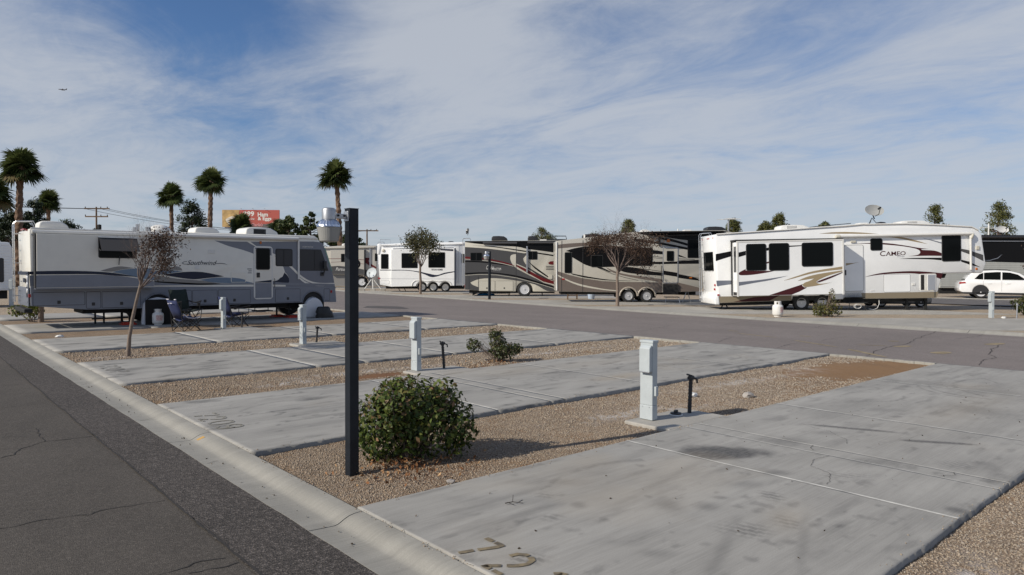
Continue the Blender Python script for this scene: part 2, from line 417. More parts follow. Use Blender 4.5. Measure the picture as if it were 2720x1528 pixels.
STREET_CRACKS = [
 ( [(0.74, 8.42), (0.88, 8.5), (0.97, 8.78), (1.17, 8.95), (1.4, 8.93), (1.65, 8.92)] , 0.016 ),
 ( [(1.18, 8.95), (1.16, 9.34), (1.19, 9.81)] , 0.01 ),
 ( [(0.84, 9.49), (1.01, 9.43), (1.13, 9.28)] , 0.007 ),
 ( [(0.78, 8.84), (0.89, 8.81), (0.97, 8.82)] , 0.006 ),
 ( [(0.53, 6.13), (0.7, 6.13), (0.81, 6.16), (0.95, 6.11), (1.1, 6.03), (1.19, 6.1), (1.41, 6.05), (1.64, 6.0)] , 0.013 ),
 ( [(1.17, 4.56), (1.3, 4.59), (1.4, 4.62), (1.51, 4.59), (1.65, 4.54)] , 0.014 ),
 ( [(1.3, 4.47), (1.41, 4.44), (1.66, 4.4)] , 0.011 ),
 ( [(1.05, 11.51), (1.4, 11.52), (1.64, 11.46)] , 0.008 ),
 ( [(1.22, 13.73), (1.64, 13.7)] , 0.01 ),
]

for i, (pts, w_) in enumerate(STREET_CRACKS): crack(street, pts, w_*0.8, -0.0515, 40+i, 0.035, 0.05)

# kerb and gutter, one cast section after another
KP = [(GX0,-0.34),(GX0,-0.047),(2.27,-0.053),(2.37,-0.058),(2.40,-0.053),(2.425,-0.041),(2.455,-0.025),(2.49,-0.011),(2.535,-0.003),(2.595,0.0),(2.595,-0.34)]
kerb = empty('kerb'); kerb['kind'] = 'structure'
ks = [-2.5, 2.2, 4.62, 8.0, 11.9, 15.4, 19.5, 23.6, 27.8, 32, 36, 40, 46, 54, 64, 80]
for a, b in zip(ks[:-1], ks[1:]):
    m = MB(); N = max(2, int((b-a)/0.35)); n = len(KP); rr = random.Random(int(a*10))
    for j in range(N+1):
        y = a+0.006 + (b-a-0.012)*j/N
        m.v += [(x + rr.uniform(-0.006, 0.006)*(i in (1,)), y, z) for i, (x, z) in enumerate(KP)]
    m.f = [(j*n+i, j*n+i+1, (j+1)*n+i+1, (j+1)*n+i) for j in range(N) for i in range(n-1)] + [tuple(range(n)), tuple(range((N+1)*n-1, N*n-1, -1))]
    ob('kerb_section', m, M_KERB, kerb, smooth=40)
for i, (y, pts) in enumerate([(6.9, 0), (9.4, 0), (13.0, 0), (17.2, 0), (21.0, 0)]):
    pp = [(2.21, y), (2.29, y+0.03), (2.375, y+0.05)]
    crack(kerb, pp, 0.005, -0.0495, 90+i, 0.008, 0.03)
ob('paint_mark', MB().add([(2.425,7.86,-0.039),(2.49,7.83,-0.008),(2.49,7.90,-0.008),(2.425,7.92,-0.039)], [(0,1,2,3)]), mat('paint_orange', (0.45, 0.27, 0.08), 0.8), kerb, recalc=False)

# ------------------------------------------------------------------ concrete pads, each cast in slabs with light sealed joints
def soft(d, w): return 1/(1+np.exp(d/w))
def ell(X, Y, cx, cy, a, b, rot, seed, edge=0.12):
    c, s_ = math.cos(R(rot)), math.sin(R(rot)); u = ((X-cx)*c+(Y-cy)*s_)/a; v = (-(X-cx)*s_+(Y-cy)*c)/b
    d = np.sqrt(u*u+v*v) + (fbm(X*7, Y*7, seed)-0.5)*0.9
    return soft(d-1.0, edge)
def arcmark(X, Y, cx, cy, r, w, a0, a1, seed):
    d = np.abs(np.hypot(X-cx, Y-cy)-r); an = np.degrees(np.arctan2(Y-cy, X-cx)) % 360
    return np.exp(-(d/w)**2)*((an > a0) & (an < a1))*fbm(X*9, Y*9, seed)
def slab(parent, x0, x1, y0, y1, res, stain_fn, seed, z=0.0, depth=0.15):
    nx = max(2, int((x1-x0)/res)); ny = max(2, int((y1-y0)/res))
    xs = np.linspace(x0, x1, nx+1); ys = np.linspace(y0, y1, ny+1); X, Y = np.meshgrid(xs, ys, indexing='ij')
    Z = np.full_like(X, z) + (fbm(X*0.8, Y*0.8, seed)-0.5)*0.0015
    ed = (fbm(xs*3.1, xs*0+seed, 5)-0.5)*0.022 + (fbm(xs*14, xs*0+seed, 9)-0.5)*0.010
    Y2 = Y.copy(); Y2[:, 0] += ed; Y2[:, -1] += ed[::-1]*0.6
    st = stain_fn(X, Y)
    Z[:, 0] -= 0.006; Z[:, -1] -= 0.006
    V = np.stack([X, Y2, Z], 2).reshape(-1, 3); idx = np.arange((nx+1)*(ny+1)).reshape(nx+1, ny+1)
    F = np.stack([idx[:-1, :-1], idx[1:, :-1], idx[1:, 1:], idx[:-1, 1:]], 2).reshape(-1, 4)
    ring = np.concatenate([idx[:, 0], idx[-1, 1:], idx[-2::-1, -1], idx[0, -2:0:-1]])
    low = V[ring].copy(); low[:, 2] = z-depth; o = len(V); k = len(ring)
    V = np.vstack([V, low]); r2 = np.arange(k)+o
    F = np.vstack([F, np.stack([ring, r2, np.roll(r2, -1), np.roll(ring, -1)], 1)])
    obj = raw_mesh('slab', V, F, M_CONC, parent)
    at = obj.data.attributes.new('stain', 'FLOAT_COLOR', 'POINT'); C = np.zeros((len(V), 4), np.float32); C[:, 3] = 1
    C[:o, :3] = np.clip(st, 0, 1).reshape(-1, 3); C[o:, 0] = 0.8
    at.data.foreach_set('color', C.ravel()); return obj
def no_stain(seed, amt=0.22):
    def fn(X, Y):
        d = np.clip((fbm(X*0.9, Y*2.2, seed)-0.56)*3.2, 0, 1)*amt*1.1 + np.clip((fbm(X*1.6, Y*7.5, seed+3, 5)-0.60)*5, 0, 1)*amt*1.8 + np.clip((fbm(X*6, Y*9, seed+5, 4)-0.68)*7, 0, 1)*amt*1.8
        t = np.clip((fbm(X*0.7, Y*0.9, seed+8)-0.64)*4, 0, 1)*0.25
        return np.stack([d, t, np.zeros_like(d)], 2)
    return fn
PAD1_MARKS = [(6.179, 3.785, 0.397, 0.249, 0.95, 0), (4.446, 3.2, 0.105, 0.157, 0.5, 0), (4.652, 2.975, 0.081, 0.086, 0.45, 0), (4.914, 3.02, 0.06, 0.037, 0.6, 0), (5.256, 2.773, 0.076, 0.104, 0.6, 1), (4.425, 2.53, 0.127, 0.121, 0.6, 1), (4.797, 2.402, 0.071, 0.114, 0.5, 1), (5.893, 3.083, 0.115, 0.071, 0.55, 0), (7.081, 3.624, 0.25, 0.167, 0.5, 0), (6.991, 2.609, 0.223, 0.132, 0.5, 0), (6.308, 2.601, 0.201, 0.069, 0.4, 1), (7.469, 2.059, 0.149, 0.141, 0.5, 1), (6.011, 1.662, 0.069, 0.075, 0.7, 0), (4.447, 2.214, 0.065, 0.045, 0.45, 0), (3.892, 3.98, 0.073, 0.085, 0.45, 1), (3.579, 3.592, 0.077, 0.063, 0.5, 1), (3.926, 3.652, 0.052, 0.061, 0.45, 0), (4.199, 4.193, 0.291, 0.096, 0.35, 0), (3.515, 4.136, 0.356, 0.108, 0.3, 0), (4.628, 4.192, 0.237, 0.117, 0.3, 0), (2.941, 3.17, 0.095, 0.08, 0.75, 1), (3.617, 2.69, 0.097, 0.06, 0.35, 0), (3.58, 2.969, 0.126, 0.058, 0.25, 0), (5.401, 3.082, 0.129, 0.085, 0.35, 0), (10.645, 2.735, 0.297, 0.353, 0.4, 0), (12.622, 3.879, 0.368, 0.308, 0.35, 0), (12.525, 3.026, 0.403, 0.407, 0.35, 0), (9.694, 3.549, 0.247, 0.15, 0.35, 0), (7.833, 3.46, 0.17, 0.074, 0.35, 0)]
def pad1_stain(X, Y):
    st = no_stain(31, 0.20)(X, Y); d = st[..., 0]
    for q, (cx, cy, ra, rb, st_, kd) in enumerate(PAD1_MARKS):
        v = ell(X, Y, cx, cy, ra, rb, -41.5, 300+q, 0.13 if st_ > 0.9 else 0.30)*st_
        if kd: v = v*np.where(np.sin((X*0.92+Y*0.38+0.02*np.sin(Y*9+q))*(95 if kd == 1 else 60)) > -0.25, 1.0, 0.15)
        d = np.maximum(d, v)
    for a in [(8.28,3.33,0.43,0.055,-67,2,0.12,0.85), (8.29,2.48,0.36,0.055,-57,3,0.12,0.85), (3.5,4.1,0.9,0.05,8,19,0.5,0.35), (4.9,4.2,0.8,0.05,6,20,0.5,0.3), (3.9,2.4,0.7,0.035,22,31,0.4,0.35), (4.4,2.1,0.6,0.03,24,32,0.4,0.35), (5.0,3.6,0.6,0.04,10,33,0.4,0.3), (12.9,3.1,1.1,0.25,20,15,0.4,0.30)]:
        d = np.maximum(d, ell(X, Y, *a[:7])*a[7])
    for a in [(12.6,3.0,0.9,0.035,20,190,5), (12.6,3.0,1.05,0.03,30,170,6), (13.3,3.9,0.7,0.03,180,330,7), (10.7,4.4,0.7,0.02,200,300,8), (13.2,2.2,1.5,0.05,60,150,9), (7.2,2.3,0.6,0.10,250,330,3), (4.7,3.0,1.3,0.05,60,120,4)]:
        d = np.maximum(d, arcmark(X, Y, *a)*0.8)
    tan = np.maximum(st[..., 1], ell(X, Y, 4.9, 2.45, 0.22, 0.1, 20, 22, 0.5)*0.28); tan = np.maximum(tan, ell(X, Y, 10.6, 2.9, 1.2, 0.2, 0, 23, 0.6)*0.22)
    return np.stack([d, tan, st[..., 2]], 2)
def pad2_stain(X, Y):
    st = no_stain(52, 0.34)(X, Y); d = st[..., 0]
    for a in [(4.6,8.4,1.4,0.10,3,1,0.7,0.35), (4.2,7.6,1.2,0.09,-2,2,0.7,0.35), (11.5,8.0,0.7,0.12,-30,3,0.5,0.4), (11.2,8.6,0.7,0.10,0,4,0.5,0.35), (13.3,8.3,0.9,0.2,10,5,0.6,0.35)]:
        d = np.maximum(d, ell(X, Y, *a[:7])*min(1, a[7]*1.3))
    for a in [(5.0,7.5,0.6,0.03,90,200,5), (13.0,8.6,0.9,0.03,260,360,6), (4.1,8.2,1.1,0.03,60,140,9)]: d = np.maximum(d, arcmark(X, Y, *a)*0.7)
    tan = st[..., 1]
    for a in [(9.4,7.7,0.55,0.18,0,7,0.35,0.45), (8.3,9.4,0.7,0.35,0,8,0.5,0.22), (10.3,9.2,1.0,0.25,0,10,0.6,0.2), (7.5,9.9,0.5,0.2,0,11,0.5,0.25)]: tan = np.maximum(tan, ell(X, Y, *a[:7])*a[7])
    return np.stack([d, tan, st[..., 2]], 2)
PADS = [(1.60, 4.73, [5.82, 6.87, 7.14, 9.07, 12.35], 0.035, pad1_stain), (6.86, 10.18, [5.85, 6.82, 7.1, 9.15, 12.3], 0.05, pad2_stain),
        (12.35, 15.80, [5.95, 7.0, 9.2, 12.4], 0.12, no_stain(71, 0.45)), (18.27, 21.80, [6.1, 9.3, 12.5], 0.16, no_stain(81, 0.45)),
        (24.40, 28.20, [6.1, 9.3, 12.5], 0.3, no_stain(91)), (31.0, 34.6, [6.1, 9.3, 12.5], 0.4, no_stain(95)), (-4.4, -1.0, [6, 9, 12.4], 0.4, no_stain(97))]
pads = []
for i, (y0, y1, js, res, fn) in enumerate(PADS):
    p = empty('concrete_pad'); p['kind'] = 'structure'; pads.append(p)
    xs = [PX0] + js + [PX1]
    for a, b in zip(xs[:-1], xs[1:]):
        slab(p, a+0.0015, b-0.0015, y0, y1, 0.02 if (i == 0 and b < 7.2) else res, fn, 10+i)
        if b < PX1:
            wide = (0.028 if i < 2 else 0.045) if (b-a) > 1.5 else 0.014
            pts = [(b + 0.004*math.sin(t*3.1+i), t) for t in np.linspace(y0+0.01, y1-0.01, 24)]
            rr = random.Random(i*10+int(b)); ob('joint_sealant', MB().ribbon(pts, [wide*rr.uniform(0.5, 1.25) for _ in pts], 0.0022), M_SEAL, p, recalc=False)
crack(pads[0], [(6.85,3.0),(6.6,3.05),(6.35,2.95),(6.25,2.75),(6.0,2.62),(5.86,2.6)], 0.004, 0.005, 5, 0.014, 0.025)
crack(pads[0], [(7.12,3.3),(7.0,3.28),(6.9,3.2)], 0.005, 0.005, 6, 0.018, 0.03)
crack(pads[0], [(7.12,2.02),(7.05,1.98),(6.97,2.05),(6.9,2.02)], 0.006, 0.005, 7, 0.018, 0.03)
crack(pads[0], [(8.05,3.9),(7.9,3.5),(7.65,3.2),(7.45,3.1)], 0.003, 0.005, 8, 0.02, 0.03)
crack(pads[2], [(4.2,13.6),(4.6,13.55),(5.0,13.7)], 0.012, 0.006, 9, 0.03, 0.06)
# painted stencil numbers, read from the street
DIG = {'7': [[(0.05,0.95),(0.42,0.95)],[(0.52,0.95),(0.9,0.95),(0.82,0.75),(0.62,0.42)],[(0.56,0.34),(0.42,0.02)]],
       '2': [[(0.08,0.72),(0.14,0.9),(0.34,1.0),(0.46,1.0)],[(0.56,0.99),(0.78,0.92),(0.88,0.72),(0.76,0.52),(0.55,0.36)],[(0.45,0.28),(0.2,0.10),(0.1,0.02),(0.4,0.02)],[(0.52,0.02),(0.92,0.02)]],
       '0': [[(0.42,0.99),(0.2,0.9),(0.08,0.6),(0.08,0.36),(0.2,0.1),(0.42,0.01)],[(0.56,0.01),(0.78,0.1),(0.9,0.36),(0.9,0.6),(0.78,0.9),(0.56,0.99)]],
       '9': [[(0.88,0.62),(0.7,0.46),(0.5,0.42),(0.28,0.46),(0.1,0.62),(0.1,0.76),(0.24,0.94),(0.44,1.0)],[(0.56,1.0),(0.78,0.92),(0.9,0.74),(0.86,0.34),(0.7,0.08),(0.5,0.01)],[(0.40,0.01),(0.2,0.06),(0.1,0.2)]],
       '1': [[(0.3,0.8),(0.52,0.98),(0.52,0.5)],[(0.52,0.42),(0.52,0.02)]]}
M_NUM = mat('worn_olive_paint', (0.21, 0.165, 0.095), 0.85, var=0.55, vscale=14, dirt=(0.075, 0.065, 0.055)); M_NUM2 = mat('faded_paint', (0.15, 0.135, 0.10), 0.9, var=0.5, vscale=9, dirt=(0.28, 0.275, 0.26))
def pad_number(pad, word, xb, yl, h, w, gap, m, stroke):
    for k, ch in enumerate(word):
        for st in DIG[ch]:
            pts = [(xb + b*h, yl - k*(w+gap) - a*w) for a, b in st]
            q = []
            for a, b in zip(pts[:-1], pts[1:]): q += [(a[0]+(b[0]-a[0])*t, a[1]+(b[1]-a[1])*t) for t in (0, 0.34, 0.67)]
            q.append(pts[-1]); rr = random.Random(int(q[0][0]*991))
            ob('painted_digit_stroke', MB().ribbon(q, [stroke*rr.uniform(0.85, 1.1) for _ in q], 0.005), m, pad, recalc=False)
pad_number(pads[0], '7210', 2.66, 3.60, 0.31, 0.205, 0.115, M_NUM, 0.040)
pad_number(pads[1], '7209', 2.72, 9.08, 0.28, 0.21, 0.07, M_NUM2, 0.036)
pad_number(pads[2], '7207', 2.80, 14.9, 0.30, 0.22, 0.08, mat('faded_paint_light', (0.235, 0.225, 0.205), 0.9, var=0.4, vscale=8), 0.035)

# ------------------------------------------------------------------ gravel strips between the pads
STRIPS = [(-1.0, 1.60), (4.73, 6.86), (10.18, 12.35), (15.80, 18.27), (21.80, 24.40), (28.2, 31.0)]
def strip_h(X, Y): return -0.052 + (fbm(X*0.9, Y*0.9, 200)-0.5)*0.05 + (fbm(X*5, Y*5, 201)-0.5)*0.018
def strip_stain(X, Y, i):
    red = np.zeros_like(X); salt = np.zeros_like(X); dirt = np.zeros_like(X)
    n = fbm(X*3, Y*3, 210); n2 = fbm(X*9, Y*9, 211)
    if i == 1:
        dirt = np.clip(ell(X, Y, 13.9, 5.45, 2.3, 0.95, -8, 212, 0.16)*1.0, 0, 1)*0.9
        dirt = np.maximum(dirt, ell(X, Y, 11.2, 5.0, 1.4, 0.16, 2, 213, 0.3)*0.6)
        salt = np.clip((ell(X, Y, 11.2, 6.15, 1.9, 0.13, -6, 214, 0.3) + ell(X, Y, 13.0, 6.2, 0.5, 0.35, 0, 215, 0.3))*(n2 > 0.43)*0.95, 0, 1)
        salt = np.maximum(salt, (ell(X, Y, 6.9, 5.75, 0.55, 0.14, -10, 216, 0.4) + ell(X, Y, 7.9, 5.6, 0.6, 0.16, -20, 217, 0.4))*(n2 > 0.46)*0.85)
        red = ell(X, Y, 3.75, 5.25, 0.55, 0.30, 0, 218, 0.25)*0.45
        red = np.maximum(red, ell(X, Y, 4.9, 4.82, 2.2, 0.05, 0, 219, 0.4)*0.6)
    if i == 2:
        red = np.maximum(ell(X, Y, 6.3, 10.75, 0.75, 0.26, 0, 221, 0.15)*0.85, ell(X, Y, 8.4, 10.5, 0.8, 0.14, 0, 222, 0.2)*0.6)
        red = np.maximum(red, ell(X, Y, 9.2, 10.95, 0.45, 0.2, 0, 225, 0.3)*0.4)
        salt = np.clip((ell(X, Y, 6.6, 11.35, 1.3, 0.16, -3, 223, 0.3) + ell(X, Y, 11.6, 11.4, 1.6, 0.12, 0, 224, 0.3) + ell(X, Y, 4.8, 11.0, 0.4, 0.15, 0, 226, 0.3))*(n2 > 0.43)*0.95, 0, 1)
    if i == 0: salt = ell(X, Y, 4.75, 1.15, 0.38, 0.13, 20, 227, 0.25)*(n2 > 0.40)*0.95
    if i == 3:
        salt = np.clip((ell(X, Y, 3.4, 16.75, 0.45, 0.22, 0, 228, 0.3) + ell(X, Y, 6.5, 17.1, 2.0, 0.14, 0, 229, 0.3))*(n2 > 0.45)*0.6, 0, 1)
        red = ell(X, Y, 3.8, 16.6, 0.3, 0.15, 0, 230, 0.3)*0.5
    dirt = np.maximum(dirt, np.clip((n-0.58)*3, 0, 0.5)); return red, salt, dirt
PEB = np.array([(1,0,0),(-1,0,0),(0,1,0),(0,-1,0),(0,0,1),(0,0,-1)], float)
PEBF = np.array([(0,2,4),(2,1,4),(1,3,4),(3,0,4),(2,0,5),(1,2,5),(3,1,5),(0,3,5)])
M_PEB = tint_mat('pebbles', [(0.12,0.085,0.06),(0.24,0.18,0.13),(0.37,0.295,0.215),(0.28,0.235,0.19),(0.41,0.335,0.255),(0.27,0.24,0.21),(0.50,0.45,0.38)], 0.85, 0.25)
rngp = np.random.default_rng(7)
for i, (y0, y1) in enumerate(STRIPS):
    res = 0.06 if i < 3 else 0.15; x0, x1 = 2.60, PX1-0.10
    xs = np.arange(x0, x1+res, res); xs[-1] = x1; ys = np.linspace(y0, y1, int((y1-y0)/res)+1); X, Y = np.meshgrid(xs, ys, indexing='ij')
    Z = strip_h(X, Y); red, salt, dirt = strip_stain(X, Y, i)
    idx = np.arange(X.size).reshape(X.shape); F = np.stack([idx[:-1,:-1], idx[1:,:-1], idx[1:,1:], idx[:-1,1:]], 2).reshape(-1, 4)
    o = raw_mesh('gravel_strip', np.stack([X, Y, Z], 2).reshape(-1, 3), F, M_GRAV, smooth=True); o['kind'] = 'structure'
    at = o.data.attributes.new('stain', 'FLOAT_COLOR', 'POINT'); C = np.ones((X.size, 4), np.float32); C[:, :3] = np.clip(np.stack([red, salt, dirt], 2), 0, 1).reshape(-1, 3); at.data.foreach_set('color', C.ravel())
    # loose stones lying on the strip, thinning out with distance
    bands = {0: [(4.2, 9.0, 3400, 0.0072)], 1: [(2.6, 6.2, 3900, 0.0070), (6.2, 10.5, 2000, 0.0088), (10.5, 15.5, 900, 0.0115)], 2: [(2.6, 7.0, 1000, 0.012), (7.0, 15.5, 520, 0.015)], 3: [(2.6, 15.5, 260, 0.018)]}.get(i, [])
    Ps = []; Ss = []
    for bx0, bx1, den, sz in bands:
        by0 = max(y0, 0.2); n = int((bx1-bx0)*(y1-by0)*den)
        px = rngp.uniform(bx0, bx1, n); py = rngp.uniform(by0, y1, n); r_, s_, d_ = strip_stain(px, py, i)
        keep = (d_ + rngp.random(n)*0.25 < 0.72) & (r_ < 0.75)
        px, py = px[keep], py[keep]; Ps.append(np.stack([px, py, strip_h(px, py)+sz*0.25], 1)); Ss.append(sz*rngp.lognormal(0, 0.33, len(px)))
    if Ps:
        ns = 260 if i < 3 else 60; sx = rngp.uniform(2.65, 12.0, ns); sy = np.where(rngp.random(ns) < 0.5, y0 - rngp.exponential(0.035, ns), y1 + rngp.exponential(0.035, ns))     # a few kicked onto the concrete
        Ps.append(np.stack([sx, sy, np.full(ns, 0.003)], 1)); Ss.append(0.0065*rngp.lognormal(0, 0.3, ns))
        if i == 1: kx = rngp.uniform(2.56, 2.63, 120); ky = rngp.uniform(3.2, 7.2, 120); Ps.append(np.stack([kx, ky, np.full(120, 0.003)], 1)); Ss.append(0.006*rngp.lognormal(0, 0.3, 120))
        P = np.vstack(Ps); S = np.concatenate(Ss); n = len(P); M = rand_rot(n, rngp)
        sh = PEB[None]*rngp.uniform(0.55, 1.25, (n, 6, 1)); sh[:, :, 2] *= 0.75
        V = np.einsum('nij,nkj->nki', M, sh)*S[:, None, None]; V[:, :, 2] *= 0.7; V += P[:, None]
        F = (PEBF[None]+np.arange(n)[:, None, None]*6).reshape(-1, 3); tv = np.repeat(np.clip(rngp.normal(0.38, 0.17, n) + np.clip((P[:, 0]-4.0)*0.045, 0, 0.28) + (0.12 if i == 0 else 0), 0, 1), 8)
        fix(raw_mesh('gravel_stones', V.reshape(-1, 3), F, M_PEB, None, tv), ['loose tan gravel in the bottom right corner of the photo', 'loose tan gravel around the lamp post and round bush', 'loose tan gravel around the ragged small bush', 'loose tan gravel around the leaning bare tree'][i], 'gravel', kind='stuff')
    # narrow pale kerb lip where a strip ends at the far road
    pts = [(PX1-0.05, y) for y in np.linspace(y0+0.02, y1-0.02, 12)]
    lip = MB()
    for a, b in zip(pts[:-1], pts[1:]):
        j = random.Random(int(a[1]*77)).uniform(-0.012, 0.012); lip.box(PX1-0.10+j, PX1+0.002, a[1], b[1]-0.001, -0.2, 0.004+j*0.3)
    structure('road_edging', lip, M_KERB, bevel=0.006, seg=1)

# ------------------------------------------------------------------ far road, far kerb, angled pads across the road
FK = [(24.2,-30),(24.3,0),(24.55,10),(25.2,18),(26.1,26),(27.8,38),(29.2,52),(32,66),(36,85),(42,110)]
rd = MB(); rd.add([(PX1+0.004, y, -0.03) for _, y in FK] + [(x+0.02, y, -0.03) for x, y in FK], [(i, len(FK)+i, len(FK)+i+1, i+1) for i in range(len(FK)-1)])
road = structure('road', rd, M_ROAD, recalc=False)
ROAD_CRACKS = [
 ( [(16.07, 6.31), (17.1, 6.5), (18.57, 6.64), (19.88, 6.69), (22.74, 7.24), (24.73, 7.5)] , 0.05 ),
 ( [(16.14, 4.18), (17.29, 4.33), (17.86, 4.25), (18.46, 4.6), (19.92, 4.82), (21.21, 5.0)] , 0.05 ),
 ( [(16.07, 8.36), (16.93, 8.55), (17.65, 8.61)] , 0.035 ),
 ( [(16.09, 10.02), (17.02, 10.3), (17.82, 10.56)] , 0.04 ),
 ( [(20.66, 12.96), (22.67, 13.44), (25.04, 13.97)] , 0.04 ),
 ( [(21.95, 6.24), (23.19, 6.14), (24.39, 6.15)] , 0.035 ),
 ( [(23.09, 10.66), (24.91, 10.9)] , 0.03 ),
 ( [(18.69, 8.49), (20.2, 8.59), (20.7, 8.67)] , 0.025 ),
 ( [(19.94, 14.27), (17.28, 13.49), (15.77, 13.71)] , 0.04 ),
 ( [(19.8, 17.98), (16.78, 16.61)] , 0.03 ),
]

for i, (pts, w_) in enumerate(ROAD_CRACKS): crack(road, pts, w_*0.36, -0.0262, 140+i, 0.06, 0.12)
M_YEL = mat('faded_yellow_paint', (0.27, 0.215, 0.13), 0.85, var=0.4, vscale=5)
ROAD_MARKS = [
 ( (19.0, 11.18) , (18.58, 9.7) , 0.11 ),
 ( (18.2, 8.98) , (17.36, 7.47) , 0.12 ),
 ( (17.09, 7.1) , (16.09, 5.87) , 0.16 ),
 ( (18.56, 6.58) , (19.08, 6.4) , 0.25 ),
 ( (17.71, 5.43) , (18.3, 5.34) , 0.35 ),
 ( (19.97, 7.23) , (20.17, 7.06) , 0.2 ),
 ( (20.95, 5.22) , (21.74, 5.07) , 0.3 ),
 ( (18.32, 7.4) , (18.63, 6.77) , 0.08 ),
 ( (19.63, 9.55) , (19.64, 9.2) , 0.12 ),
 ( (19.7, 11.89) , (19.53, 11.45) , 0.1 ),
]

for a, b, w_ in ROAD_MARKS: ob('faded_marking', MB().ribbon([(a[0]+(b[0]-a[0])*t, a[1]+(b[1]-a[1])*t) for t in np.linspace(0, 1, 8)], [w_*x for x in (0.4,0.9,1,0.8,1,0.9,0.7,0.3)], -0.0258), M_YEL, road, recalc=False)
ob('patch_spot', MB().slab([(18.6+0.9*math.cos(a)*(1+0.2*math.sin(3*a)), 30.6+1.6*math.sin(a)*(1+0.15*math.cos(4*a))) for a in np.linspace(0, 2*PI, 20)[:-1]], -0.0295, -0.0262), mat('dark_patch', (0.075,0.067,0.064), 0.85, var=0.2), road)
fkm = empty('far_kerb'); fkm['kind'] = 'structure'
PR = [(0,-0.25),(0,-0.027),(0.16,-0.03),(0.24,-0.01),(0.36,0.045),(0.46,0.055),(0.55,0.05),(0.55,-0.25)]
dense = []
for a, b in zip(FK[:-1], FK[1:]):
    n = max(1, int((b[1]-a[1])/3)); dense += [(a[0]+(b[0]-a[0])*i/n, a[1]+(b[1]-a[1])*i/n) for i in range(n)]
dense.append(FK[-1])
for a, b in zip(dense[:-1], dense[1:]):
    if a[1] < -4: continue
    m = MB(); n = len(PR); m.v = [(a[0]+x, a[1]+0.006, z) for x, z in PR] + [(b[0]+x, b[1]-0.006, z) for x, z in PR]
    m.f = [(i, i+1, n+i+1, n+i) for i in range(n-1)] + [tuple(range(n)), tuple(range(2*n-1, n-1, -1))]
    ob('kerb_section', m, M_KERB, fkm, smooth=50)
fb = MB(); fb.add([(x+0.54, y, 0.012) for x, y in FK] + [(60, y, 0.012) for x, y in FK], [(i, len(FK)+i, len(FK)+i+1, i+1) for i in range(len(FK)-1)])
structure('far_gravel', fb, M_GRAVF, recalc=False)
FA = R(-41.0); FD = Vector((math.cos(FA), math.sin(FA))); FN = Vector((-math.sin(FA), math.cos(FA)))
def kerb_x(y):
    for a, b in zip(FK[:-1], FK[1:]):
        if a[1] <= y <= b[1]: return a[0]+(b[0]-a[0])*(y-a[1])/(b[1]-a[1])
    return 24.3
def far_point(nd, off):                        # point at distance nd along the pad normal, off metres along the pad from the kerb
    t = -40.0
    for _ in range(4000):
        p = FN*nd + FD*t
        if p.x > kerb_x(p.y)+0.55: break
        t += 0.02
    return FN*nd + FD*(t+off)
for nd0, nd1 in ((21.3, 27.0), (29.7, 35.6), (37.7, 43.6), (46.9, 52.8), (57.0, 63.0), (72.0, 79.0)):
    p = empty('far_pad'); p['kind'] = 'structure'; L = 14.0; cuts = [0, 4.6, 9.3, L]
    for a, b in zip(cuts[:-1], cuts[1:]):
        q = [far_point(nd0, a+0.01), far_point(nd0, b-0.01), far_point(nd1, b-0.01), far_point(nd1, a+0.01)]
        ob('slab', MB().slab([(v.x, v.y) for v in q], -0.1, 0.045), M_CONC2, p)
r2 = MB(); r2.add([(41.5,-20,0.06),(54.6,-20,0.06),(54.6,60,0.06),(41.5+8,60,0.06)], [(0,1,2,3)]); structure('back_road', r2, mat('asphalt_back', (0.12,0.108,0.102), 0.85, var=0.2, vscale=1.5), recalc=False)
k2 = MB(); k2.box(54.7, 55.3, -20, 60, -0.1, 0.10); structure('back_kerb', k2, M_KERB, bevel=0.03)

